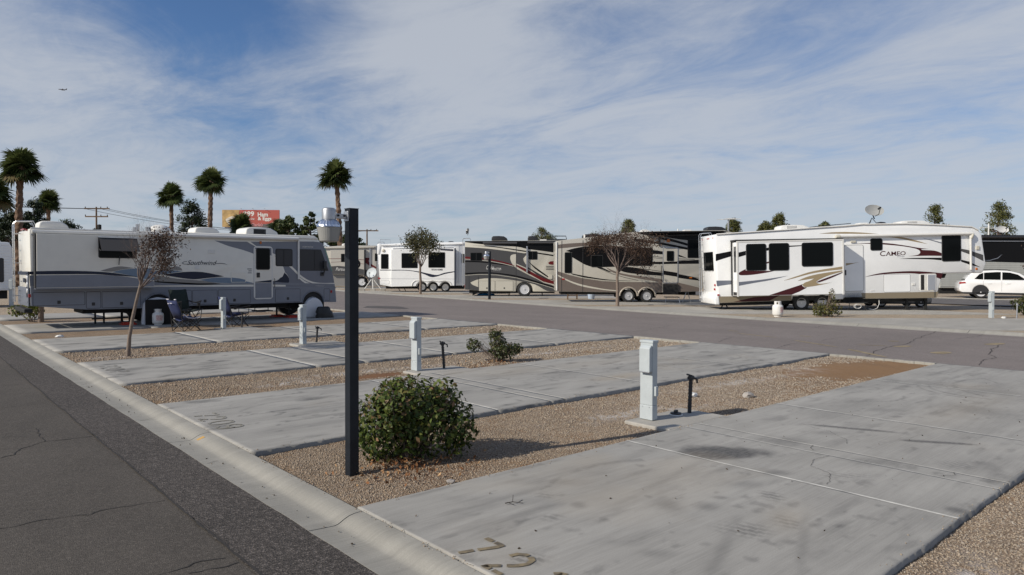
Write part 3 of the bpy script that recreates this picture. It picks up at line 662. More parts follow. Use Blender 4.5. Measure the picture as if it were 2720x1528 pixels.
# outlines of the bodies and painted graphics, in metres (x along the vehicle, z up)
FR = {'mh': ((2.9, 25.42), 0, 0), 'cam': ((32.099, 15.516), -41, 1.4), 'bei': ((32.12, 25.974), -41, 0), 'cru': ((33.819, 36.806), -41, 0), 'tet': ((34.749, 49.469), -41, 0), 'pur': ((37.894, 67.406), -41, 0)}
TR = {}
TR['mh'] = {
 'profile': [(0.109,3.076),(0.14,0.714),(1.565,0.556),(2.016,0.549),(3.159,0.547),(4.824,0.6),(8.754,0.596),(10.259,0.571),(10.176,1.274),(10.065,1.792),(9.733,2.739),(9.541,3.015),(9.378,3.187)],
 'archR': [(3.697,0.562),(4.101,0.549),(3.7,0.995)],
 'archF': [(9.262,0.597),(9.683,0.586),(9.263,1.004)],
 'slide': [(0.244,2.896),(0.227,1.254),(3.488,1.269),(3.5,2.934)],
 'slide_win': [(1.882,2.875),(1.877,2.193),(2.968,2.21),(2.974,2.871)],
 'slide_navy': [(0.243,1.769),(0.454,1.774),(0.754,1.781),(1.046,1.784),(1.3,1.782),(1.545,1.776),(1.772,1.766),(1.969,1.754),(2.148,1.739),(2.338,1.715),(2.577,1.675),(2.827,1.627),(3.004,1.593),(2.827,1.604),(2.577,1.621),(2.338,1.637),(2.148,1.654),(1.968,1.669),(1.771,1.681),(1.544,1.684),(1.299,1.683),(1.045,1.68),(0.753,1.678),(0.453,1.674),(0.242,1.672)],
 'slide_grey': [(0.241,1.647),(0.45,1.649),(0.748,1.652),(1.045,1.655),(1.316,1.66),(1.588,1.665),(1.846,1.664),(2.088,1.653),(2.317,1.637),(2.531,1.615),(2.73,1.588),(2.915,1.557),(3.083,1.526),(3.242,1.496),(3.383,1.468),(3.481,1.448),(3.479,1.287),(0.238,1.274)],
 'slide_blue': [(2.262,1.746),(2.328,1.766),(2.423,1.795),(2.532,1.82),(2.648,1.839),(2.778,1.854),(2.926,1.866),(3.12,1.873),(3.333,1.876),(3.484,1.878),(3.481,1.48),(3.379,1.495),(3.233,1.519),(3.083,1.548),(2.939,1.587),(2.791,1.633),(2.648,1.672),(2.502,1.703),(2.36,1.728)],
 'slide_hump': [(1.922,1.788),(2.013,1.819),(2.142,1.862),(2.263,1.897),(2.355,1.918),(2.44,1.931),(2.533,1.933),(2.658,1.92),(2.792,1.896),(2.886,1.879),(2.793,1.867),(2.66,1.849),(2.532,1.829),(2.426,1.803),(2.325,1.775),(2.224,1.758),(2.111,1.762),(2.0,1.776)],
 'rear_navy': [(0.109,1.76),(0.266,1.761),(0.265,1.67),(0.109,1.67)],
 'upgrey': [(5.539,2.874),(5.688,2.868),(5.912,2.861),(6.22,2.859),(6.662,2.867),(7.188,2.881),(7.661,2.895),(8.018,2.909),(8.321,2.924),(8.621,2.935),(8.957,2.946),(9.29,2.953),(9.541,2.938),(9.654,2.915),(9.686,2.869),(9.733,2.739),(9.841,2.463),(9.965,2.104),(10.065,1.792),(10.12,1.575),(10.151,1.404),(10.176,1.274),(10.201,1.19),(10.22,1.145),(10.232,1.118),(9.826,1.123),(9.258,1.131),(8.782,1.137),(8.49,1.141),(8.29,1.143),(8.158,1.145),(8.154,1.184),(8.149,1.24),(8.159,1.293),(8.199,1.34),(8.253,1.385),(8.293,1.416),(8.285,1.474),(8.272,1.556),(8.237,1.639),(8.176,1.71),(8.094,1.781),(7.998,1.86),(7.897,1.952),(7.781,2.052),(7.632,2.15),(7.428,2.246),(7.19,2.339),(6.973,2.419),(6.8,2.481),(6.649,2.53),(6.498,2.575),(6.344,2.614),(6.192,2.648),(6.035,2.69),(5.854,2.753),(5.669,2.824)],
 'w1': [(6.665,2.887),(6.688,2.897),(6.724,2.906),(6.784,2.891),(6.868,2.836),(6.977,2.755),(7.119,2.672),(7.31,2.597),(7.534,2.519),(7.759,2.42),(7.982,2.285),(8.204,2.129),(8.393,1.986),(8.527,1.867),(8.627,1.76),(8.732,1.663),(8.851,1.576),(8.973,1.498),(9.103,1.436),(9.235,1.391),(9.375,1.361),(9.536,1.342),(9.756,1.333),(9.999,1.335),(10.171,1.337),(10.17,1.29),(9.983,1.286),(9.72,1.283),(9.481,1.291),(9.307,1.314),(9.158,1.349),(9.022,1.396),(8.901,1.455),(8.792,1.526),(8.679,1.613),(8.562,1.72),(8.439,1.843),(8.29,1.975),(8.1,2.122),(7.882,2.278),(7.659,2.418),(7.42,2.533),(7.177,2.631),(6.974,2.716),(6.832,2.789),(6.731,2.847)],
 'w2': [(10.182,1.253),(10.182,1.222),(9.976,1.218),(9.686,1.213),(9.427,1.22),(9.239,1.242),(9.082,1.276),(8.942,1.326),(8.81,1.409),(8.695,1.508),(8.616,1.578),(8.623,1.589),(8.637,1.601),(8.679,1.588),(8.759,1.53),(8.868,1.448),(8.996,1.376),(9.137,1.326),(9.297,1.287),(9.481,1.26),(9.725,1.25),(9.992,1.251)],
 'navycres': [(7.983,1.845),(8.056,1.784),(8.158,1.697),(8.237,1.614),(8.273,1.538),(8.286,1.466),(8.293,1.416),(8.276,1.378),(8.244,1.328),(8.159,1.293),(7.989,1.289),(7.767,1.302),(7.554,1.318),(7.357,1.339),(7.17,1.363),(7.04,1.38),(7.197,1.385),(7.417,1.392),(7.604,1.405),(7.724,1.423),(7.811,1.447),(7.88,1.482),(7.936,1.535),(7.974,1.599),(7.997,1.663),(8.002,1.731),(7.992,1.798)],
 'navylens': [(3.849,1.664),(4.015,1.69),(4.253,1.727),(4.491,1.753),(4.703,1.766),(4.914,1.769),(5.135,1.755),(5.4,1.71),(5.676,1.648),(5.869,1.603),(5.721,1.589),(5.511,1.568),(5.309,1.549),(5.146,1.53),(4.992,1.511),(4.83,1.505),(4.648,1.519),(4.458,1.546),(4.281,1.575),(4.112,1.606),(3.956,1.64)],
 'blue': [(5.025,1.482),(5.168,1.505),(5.372,1.536),(5.576,1.557),(5.759,1.564),(5.942,1.561),(6.121,1.546),(6.302,1.513),(6.479,1.467),(6.634,1.426),(6.764,1.395),(6.871,1.37),(6.944,1.352),(6.588,1.354),(6.091,1.358),(5.665,1.372),(5.38,1.406),(5.167,1.45)],
 'tan': [(3.507,1.664),(3.545,1.658),(3.605,1.65),(3.707,1.633),(3.863,1.603),(4.061,1.565),(4.28,1.53),(4.522,1.506),(4.785,1.485),(5.046,1.459),(5.326,1.417),(5.605,1.368),(5.8,1.334),(5.626,1.323),(5.368,1.309),(5.045,1.309),(4.6,1.332),(4.089,1.368),(3.705,1.401),(3.547,1.427),(3.515,1.451),(3.505,1.468)],
 'blue2': [(3.507,1.773),(3.633,1.787),(3.812,1.807),(3.993,1.818),(4.177,1.812),(4.362,1.796),(4.492,1.785),(4.334,1.755),(4.112,1.715),(3.91,1.686),(3.748,1.678),(3.605,1.682),(3.507,1.685)],
 'hump2': [(4.076,1.885),(4.132,1.908),(4.211,1.938),(4.283,1.953),(4.341,1.941),(4.391,1.915),(4.429,1.887),(4.45,1.86),(4.458,1.831),(4.462,1.811),(4.075,1.827)],
 'lowsplit': [(0.095,1.645),(3.578,1.443),(5.045,1.295),(6.967,1.295),(10.232,1.118)],
 'door': [(6.94,2.691),(6.931,0.754),(7.636,0.762),(7.645,2.719)],
 'doorwin': [(7.012,2.635),(7.009,1.845),(7.532,1.848),(7.535,2.648)],
 'win2': [(7.759,2.625),(7.757,1.981),(8.419,1.986),(8.422,2.641)],
 'cabwin': [(8.709,2.648),(8.706,1.813),(9.914,1.818),(9.595,2.649)],
 'wshield': [(9.705,2.703),(9.76,2.704),(10.082,1.793),(10.009,1.792)],
 'comps': [(0.151,1.125),(1.57,1.122),(2.01,1.132),(3.172,1.14),(4.236,1.143),(4.764,1.144),(5.641,1.15),(6.813,1.163),(7.728,1.16),(8.746,1.157),(9.923,1.173)],
 'latch': [(0.863,0.81),(1.791,0.729),(2.591,0.729),(5.208,0.74),(6.227,0.747),(8.234,0.758)],
 'awn': [(0.17,3.03),(0.168,2.899),(8.632,3.109),(8.631,2.975)],
 'awnarm': [(8.616,2.984),(8.61,1.489),(8.694,1.488),(8.699,2.987)],
 'mirror': [(9.605,2.2),(9.603,1.689),(9.73,1.689),(9.731,2.202)],
 'text': [(4.557,2.157),(5.758,2.011)],
 'roof': [(0.412,3.308),(0.866,3.331),(5.015,3.365),(5.565,3.39),(6.644,3.44),(7.788,3.494)],
 'vents': [(5.316,2.547),(5.559,2.415),(4.876,1.994),(5.04,1.845),(6.108,1.757),(6.648,1.364)],
 'marks': [(0.109,1.023),(4.117,1.043),(7.193,2.851),(10.023,0.991)],
}
TR['cam'] = {
 'profile': [(-4.071,3.661),(-3.934,0.402),(-2.262,0.428),(-0.465,0.45),(2.901,0.46),(6.434,0.427),(6.771,1.588),(8.672,1.569),(8.822,2.007),(8.619,3.394),(8.472,3.628),(8.136,3.79),(6.45,3.92),(4.976,4.004),(3.019,4.011),(2.03,3.939),(0.635,3.881),(-0.751,3.808),(-3.033,3.705)],
 'wheels': [(0.004,0.338),(0.984,0.33),(-0.0,-0.008),(0.257,0.333),(-0.463,0.654),(1.376,0.655)],
 'slide': [(-3.241,3.292),(-3.276,0.741),(1.656,0.748),(1.67,3.251)],
 'sw1': [(-2.853,3.153),(-2.87,1.924),(-1.946,1.905),(-1.93,3.134)],
 'sw2': [(-1.798,3.163),(-1.814,1.91),(-0.886,1.891),(-0.871,3.144)],
 'sw3': [(-0.277,3.16),(-0.289,2.077),(1.158,2.047),(1.17,3.13)],
 'rb': [(-4.044,2.728),(-3.289,2.859),(-3.292,2.615),(-4.048,2.396)],
 'rg': [(-4.033,1.474),(-3.288,1.466),(-3.29,1.291),(-4.004,1.209)],
 's_b1': [(-3.249,2.757),(-2.877,2.837),(-2.88,2.639),(-3.252,2.539)],
 's_b2': [(-1.925,2.948),(-1.809,2.969),(-1.811,2.834),(-1.926,2.817)],
 's_b3': [(-0.864,3.033),(-0.286,3.041),(-0.287,3.001),(-0.865,2.974)],
 's_m1': [(-3.238,1.773),(-3.222,1.797),(-3.196,1.832),(-3.149,1.871),(-3.059,1.917),(-2.948,1.968),(-2.869,2.004),(-2.891,1.979),(-2.905,1.944),(-2.79,1.915),(-2.419,1.898),(-1.918,1.888),(-1.556,1.881),(-1.627,1.865),(-1.733,1.842),(-1.875,1.816),(-2.072,1.787),(-2.304,1.755),(-2.514,1.73),(-2.684,1.717),(-2.831,1.71),(-2.952,1.708),(-3.04,1.708),(-3.102,1.711),(-3.151,1.72),(-3.192,1.737),(-3.22,1.758)],
 's_m2': [(-1.933,2.294),(-1.817,2.319),(-1.818,2.252),(-1.934,2.214)],
 's_g': [(-3.255,1.396),(-2.963,1.419),(-2.544,1.452),(-2.118,1.492),(-1.679,1.544),(-1.233,1.603),(-0.921,1.645),(-1.128,1.596),(-1.424,1.526),(-1.72,1.463),(-1.989,1.418),(-2.257,1.38),(-2.519,1.341),(-2.797,1.295),(-3.068,1.25),(-3.258,1.218)],
 's_t1': [(-1.143,1.419),(-0.988,1.47),(-0.765,1.542),(-0.522,1.617),(-0.29,1.69),(-0.038,1.766),(0.278,1.838),(0.746,1.911),(1.278,1.98),(1.657,2.028),(1.656,1.889),(1.455,1.875),(1.167,1.854),(0.877,1.826),(0.612,1.792),(0.345,1.752),(0.077,1.704),(-0.203,1.638),(-0.484,1.563),(-0.723,1.502),(-0.906,1.463),(-1.048,1.436)],
 's_t2': [(-0.485,1.398),(-0.4,1.437),(-0.275,1.493),(-0.124,1.549),(0.037,1.598),(0.225,1.646),(0.476,1.695),(0.868,1.752),(1.323,1.809),(1.647,1.85),(1.647,1.798),(1.471,1.756),(1.223,1.696),(0.994,1.633),(0.809,1.567),(0.642,1.497),(0.513,1.436),(0.436,1.387),(0.396,1.347),(0.372,1.32),(0.405,1.293),(0.458,1.257),(0.551,1.237),(0.724,1.247),(0.937,1.273),(1.091,1.293),(0.938,1.261),(0.721,1.217),(0.51,1.178),(0.32,1.148),(0.137,1.124),(-0.009,1.109),(-0.098,1.104),(-0.149,1.108),(-0.189,1.121),(-0.225,1.149),(-0.251,1.187),(-0.267,1.214),(-0.24,1.24),(-0.199,1.277),(-0.147,1.311),(-0.081,1.336),(-0.003,1.359),(0.074,1.386),(0.155,1.425),(0.237,1.469),(0.294,1.5)],
 's_m3': [(0.392,1.3),(0.407,1.319),(0.435,1.348),(0.513,1.388),(0.666,1.445),(0.869,1.514),(1.074,1.583),(1.287,1.657),(1.503,1.73),(1.655,1.782),(1.654,1.75),(1.5,1.683),(1.281,1.589),(1.073,1.504),(0.895,1.437),(0.728,1.379),(0.592,1.335),(0.497,1.312),(0.433,1.304)],
 's_m4': [(-1.829,0.758),(-0.247,1.241),(-0.288,1.175),(-0.189,1.097),(-0.049,1.078),(-0.411,0.899),(-0.771,0.763)],
 'b_m5': [(-3.24,0.449),(-2.259,0.651),(-1.034,0.715),(-1.526,0.465)],
 'b_tan': [(-3.93,0.72),(-0.462,0.695),(-0.465,0.467),(-2.261,0.44),(-3.926,0.418)],
 'f_tan': [(2.862,0.738),(6.533,0.723),(6.438,0.44),(2.914,0.477)],
 'f_m': [(2.443,3.102),(2.67,3.104),(2.991,3.106),(3.284,3.106),(3.503,3.105),(3.693,3.102),(3.874,3.094),(4.045,3.081),(4.207,3.064),(4.379,3.042),(4.567,3.014),(4.765,2.981),(4.968,2.946),(5.181,2.906),(5.399,2.864),(5.599,2.828),(5.783,2.8),(5.948,2.779),(6.062,2.764),(5.725,2.763),(5.73,2.751),(5.743,2.735),(5.809,2.719),(5.965,2.708),(6.173,2.698),(6.357,2.678),(6.497,2.639),(6.614,2.589),(6.693,2.554),(6.693,2.42),(6.525,2.427),(6.283,2.436),(6.018,2.442),(5.705,2.443),(5.37,2.441),(5.132,2.44),(5.253,2.452),(5.42,2.47),(5.554,2.494),(5.623,2.528),(5.659,2.568),(5.682,2.596),(5.679,2.623),(5.671,2.662),(5.64,2.702),(5.586,2.738),(5.508,2.774),(5.388,2.812),(5.215,2.851),(5.0,2.891),(4.757,2.929),(4.47,2.964),(4.155,2.996),(3.873,3.023),(3.664,3.041),(3.488,3.053),(3.284,3.064),(2.991,3.079),(2.67,3.093)],
 'f_t1': [(0.877,3.592),(1.024,3.607),(1.234,3.626),(1.449,3.642),(1.672,3.648),(1.901,3.649),(2.061,3.649),(2.028,3.655),(2.246,3.644),(2.557,3.628),(2.868,3.608),(3.18,3.58),(3.491,3.547),(3.709,3.524),(3.491,3.528),(3.179,3.534),(2.868,3.541),(2.556,3.551),(2.245,3.563),(2.027,3.571),(2.264,3.556),(2.043,3.563),(1.732,3.573),(1.448,3.581),(1.218,3.586),(1.016,3.59)],
 'f_t2': [(3.876,3.391),(4.048,3.398),(4.294,3.405),(4.55,3.394),(4.797,3.355),(5.053,3.298),(5.307,3.232),(5.581,3.15),(5.853,3.059),(6.043,2.995),(5.881,3.027),(5.646,3.073),(5.391,3.126),(5.118,3.187),(4.824,3.254),(4.549,3.31),(4.288,3.348),(4.045,3.374)],
 'f_b1': [(4.668,2.324),(4.832,2.332),(5.075,2.344),(5.384,2.351),(5.825,2.348),(6.331,2.341),(6.692,2.336),(6.691,2.21),(6.541,2.228),(6.316,2.252),(6.017,2.275),(5.567,2.294),(5.042,2.312)],
 'f_b2': [(7.628,2.22),(7.999,2.129),(8.547,1.844),(8.083,1.959),(7.628,2.128)],
 'f_g1': [(7.632,2.744),(7.96,2.675),(8.677,2.429),(8.696,2.127),(8.086,2.441),(7.631,2.619)],
 'f_g2': [(5.771,3.285),(6.234,3.192),(6.697,3.057),(6.697,3.002),(6.234,3.15)],
 'f_m2': [(3.017,1.499),(3.186,1.542),(3.43,1.602),(3.692,1.652),(3.953,1.683),(4.233,1.705),(4.536,1.718),(4.868,1.728),(5.223,1.729),(5.59,1.717),(6.012,1.681),(6.446,1.632),(6.75,1.597),(6.664,1.317),(6.564,1.358),(6.415,1.416),(6.222,1.473),(5.97,1.527),(5.675,1.579),(5.379,1.617),(5.098,1.634),(4.817,1.638),(4.535,1.635),(4.248,1.626),(3.961,1.61),(3.692,1.589),(3.429,1.559),(3.185,1.524)],
 'win_s': [(3.307,3.315),(3.302,2.75),(3.871,2.738),(3.876,3.303)],
 'win_b': [(6.708,3.413),(6.699,2.168),(7.611,2.149),(7.619,3.394)],
 'comp': [(3.945,1.584),(3.938,0.787),(5.182,0.76),(5.188,1.558)],
 'hatch': [(5.653,1.59),(5.647,0.793),(6.419,0.776),(6.425,1.574)],
 'door': [(2.042,3.048),(2.02,0.828),(2.96,0.808),(2.981,3.029)],
 'text': [(3.742,2.49),(4.985,2.472),(3.744,2.72)],
 'awn': [(1.65,3.435),(8.176,3.445),(7.986,3.365),(8.081,1.728)],
 'acs': [(-0.75,3.909),(0.596,3.963),(-0.381,4.084),(5.06,4.003),(6.513,3.94),(5.441,4.137)],
 'jack': [(-3.898,0.117),(-3.409,0.025),(5.175,-0.143),(6.104,-0.247),(5.179,0.403),(6.108,0.384)],
 'dish': [(3.951,4.66),(3.446,4.67),(3.953,4.932),(3.948,4.389),(3.861,4.035)],
 'black_line': [(-3.221,3.352),(1.568,3.355)],
 'misc': [(2.486,3.185),(8.404,2.77),(8.356,1.773),(-4.091,0.821)],
}
TR['bei'] = {
 'profile': [(-4.225,3.576),(-4.171,0.614),(-0.477,0.566),(2.029,0.574),(4.219,0.641),(5.125,1.637),(6.48,1.642),(6.706,2.833),(6.454,4.022),(5.656,4.237),(1.681,4.173),(0.491,4.125),(-0.699,4.013),(-1.749,3.863),(-3.908,3.617)],
 'wheels': [(0.022,0.369),(1.096,0.372),(0.024,-0.009),(0.272,0.37),(0.018,0.845)],
 'topbrown': [(-4.176,3.347),(-4.012,3.369),(-3.768,3.4),(-3.471,3.429),(-3.089,3.454),(-2.653,3.478),(-2.282,3.493),(-2.04,3.494),(-1.864,3.486),(-1.687,3.475),(-1.467,3.463),(-1.246,3.448),(-1.092,3.438),(-1.232,3.41),(-1.437,3.371),(-1.687,3.337),(-1.995,3.314),(-2.347,3.295),(-2.678,3.274),(-2.96,3.247),(-3.22,3.218),(-3.47,3.191),(-3.738,3.167),(-3.996,3.145),(-4.175,3.129)],
 'black': [(-3.667,2.993),(-3.547,3.035),(-3.37,3.096),(-3.153,3.153),(-2.901,3.203),(-2.609,3.249),(-2.281,3.283),(-1.904,3.301),(-1.491,3.306),(-1.091,3.299),(-0.685,3.273),(-0.292,3.233),(-0.019,3.205),(-0.011,2.095),(-0.465,2.082),(-1.096,2.063),(-1.599,2.05),(-1.828,2.041),(-1.93,2.037),(-2.036,2.048),(-2.195,2.081),(-2.358,2.129),(-2.513,2.185),(-2.651,2.251),(-2.781,2.325),(-2.911,2.402),(-3.058,2.488),(-3.205,2.576),(-3.309,2.638),(-3.31,2.895)],
 'sweep': [(-0.567,2.113),(-0.278,2.092),(0.129,2.06),(0.506,2.018),(0.795,1.955),(1.054,1.882),(1.303,1.822),(1.534,1.79),(1.757,1.771),(2.019,1.745),(2.359,1.706),(2.738,1.66),(3.095,1.61),(3.426,1.554),(3.734,1.493),(3.972,1.434),(4.108,1.375),(4.174,1.317),(4.213,1.276),(3.985,1.305),(3.656,1.346),(3.296,1.392),(2.918,1.444),(2.509,1.5),(2.101,1.547),(1.695,1.577),(1.29,1.597),(0.907,1.622),(0.542,1.656),(0.198,1.695),(-0.088,1.738),(-0.303,1.793),(-0.461,1.853),(-0.565,1.895)],
 'taupe': [(-1.321,2.051),(-1.162,1.976),(-0.932,1.87),(-0.684,1.776),(-0.467,1.712),(-0.233,1.659),(0.112,1.6),(0.677,1.526),(1.352,1.446),(1.903,1.368),(2.237,1.287),(2.447,1.207),(2.581,1.152),(2.403,1.157),(2.15,1.165),(1.905,1.181),(1.722,1.207),(1.548,1.242),(1.307,1.286),(0.946,1.342),(0.518,1.408),(0.113,1.481),(-0.254,1.559),(-0.599,1.644),(-0.882,1.735),(-1.086,1.848),(-1.228,1.967)],
 'lowblack': [(-3.343,1.687),(-3.187,1.654),(-2.956,1.605),(-2.668,1.551),(-2.301,1.486),(-1.877,1.414),(-1.475,1.356),(-1.159,1.322),(-0.865,1.301),(-0.482,1.28),(0.122,1.252),(0.814,1.223),(1.308,1.203),(1.013,1.202),(0.586,1.201),(0.115,1.207),(-0.4,1.218),(-0.96,1.236),(-1.475,1.265),(-1.924,1.312),(-2.329,1.371),(-2.667,1.432),(-2.929,1.493),(-3.125,1.556),(-3.263,1.608),(-3.331,1.644),(-3.342,1.67)],
 'stripe': [(-4.168,1.625),(-3.988,1.529),(-3.729,1.394),(-3.46,1.27),(-3.216,1.177),(-2.962,1.095),(-2.665,1.015),(-2.286,0.93),(-1.863,0.848),(-1.472,0.781),(-1.112,0.735),(-0.784,0.705),(-0.557,0.685),(-0.557,0.637),(-0.784,0.653),(-1.112,0.676),(-1.471,0.714),(-1.863,0.767),(-2.286,0.833),(-2.664,0.908),(-2.962,0.991),(-3.216,1.083),(-3.459,1.183),(-3.728,1.308),(-3.987,1.443),(-4.168,1.538)],
 'dart': [(-1.877,2.041),(-1.808,2.047),(-1.708,2.053),(-1.599,2.042),(-1.483,2.003),(-1.357,1.947),(-1.241,1.893),(-1.131,1.841),(-1.031,1.79),(-0.962,1.755),(-1.009,1.758),(-1.078,1.764),(-1.16,1.782),(-1.255,1.817),(-1.363,1.864),(-1.479,1.912),(-1.62,1.959),(-1.771,2.007)],
 'r1': [(1.42,3.071),(1.574,3.051),(1.789,3.021),(1.969,2.994),(2.056,2.975),(2.108,2.959),(2.208,2.936),(2.404,2.906),(2.649,2.869),(2.885,2.819),(3.113,2.741),(3.332,2.649),(3.484,2.584),(3.332,2.615),(3.113,2.659),(2.886,2.7),(2.671,2.736),(2.446,2.77),(2.209,2.797),(1.926,2.815),(1.63,2.826),(1.422,2.834)],
 'r2': [(1.426,2.378),(1.506,2.374),(1.647,2.37),(1.974,2.38),(2.675,2.418),(3.561,2.469),(4.201,2.507),(4.203,2.269),(3.577,2.261),(2.707,2.249),(2.015,2.241),(1.679,2.238),(1.52,2.239),(1.427,2.239)],
 'r3': [(0.335,3.74),(0.464,3.723),(0.656,3.696),(0.891,3.663),(1.155,3.629),(1.462,3.589),(1.846,3.529),(2.4,3.426),(3.03,3.305),(3.478,3.218),(3.479,3.079),(3.044,3.166),(2.432,3.288),(1.886,3.39),(1.494,3.449),(1.169,3.489),(0.892,3.525),(0.654,3.563),(0.464,3.598),(0.336,3.622)],
 'r4': [(1.803,3.806),(1.967,3.793),(2.205,3.772),(2.48,3.729),(2.825,3.642),(3.206,3.534),(3.476,3.456),(3.477,3.317),(3.273,3.374),(2.981,3.455),(2.68,3.532),(2.362,3.599),(2.034,3.663),(1.804,3.707)],
 'lowr': [(2.102,1.388),(2.165,1.366),(2.273,1.332),(2.501,1.271),(2.959,1.16),(3.537,1.024),(3.977,0.918),(4.157,0.868),(4.2,0.849),(4.217,0.839),(4.219,0.66),(2.069,0.594),(2.067,0.617),(2.065,0.659),(2.068,0.753),(2.078,0.953),(2.092,1.206)],
 'roofblk': [(0.451,4.085),(0.671,4.103),(1.028,4.129),(1.681,4.153),(2.927,4.175),(4.468,4.195),(5.577,4.209),(5.584,3.543),(4.995,3.569),(4.173,3.606),(3.474,3.646),(3.053,3.686),(2.755,3.729),(2.479,3.769),(2.199,3.803),(1.942,3.833),(1.684,3.864),(1.406,3.895),(1.127,3.926),(0.889,3.96),(0.7,4.004),(0.551,4.052)],
 'low': [(-4.169,1.803),(-3.462,1.587),(-2.667,1.392),(-1.475,1.225),(-0.282,1.182),(1.706,1.165),(1.992,1.229),(2.009,0.594),(1.671,0.593),(1.431,0.771),(1.151,0.889),(0.913,0.868),(0.715,0.748),(0.636,0.605),(0.396,0.787),(0.078,0.865),(-0.22,0.785),(-0.417,0.626),(-0.497,0.586),(-4.155,0.629)],
 'w1': [(-3.738,2.913),(-3.732,1.686),(-3.303,1.687),(-3.31,2.915)],
 'w2': [(-2.199,2.753),(-2.194,2.048),(-1.48,2.05),(-1.484,2.755)],
 'w3': [(-0.019,3.205),(-0.011,2.135),(1.42,2.14),(1.411,3.21)],
 'doorwin': [(2.247,3.015),(2.252,2.42),(2.67,2.422),(2.665,3.017)],
 'door': [(2.015,3.232),(2.033,1.11),(2.94,1.113),(2.921,3.236)],
 'nosewin': [(3.474,3.693),(3.484,2.603),(4.2,2.606),(4.189,3.696)],
 'steps': [(2.045,1.09),(2.05,0.455),(2.926,0.458),(2.92,1.093)],
 'slide': [(-3.908,3.546),(-3.893,0.595),(-2.654,0.599),(-2.671,3.551)],
}
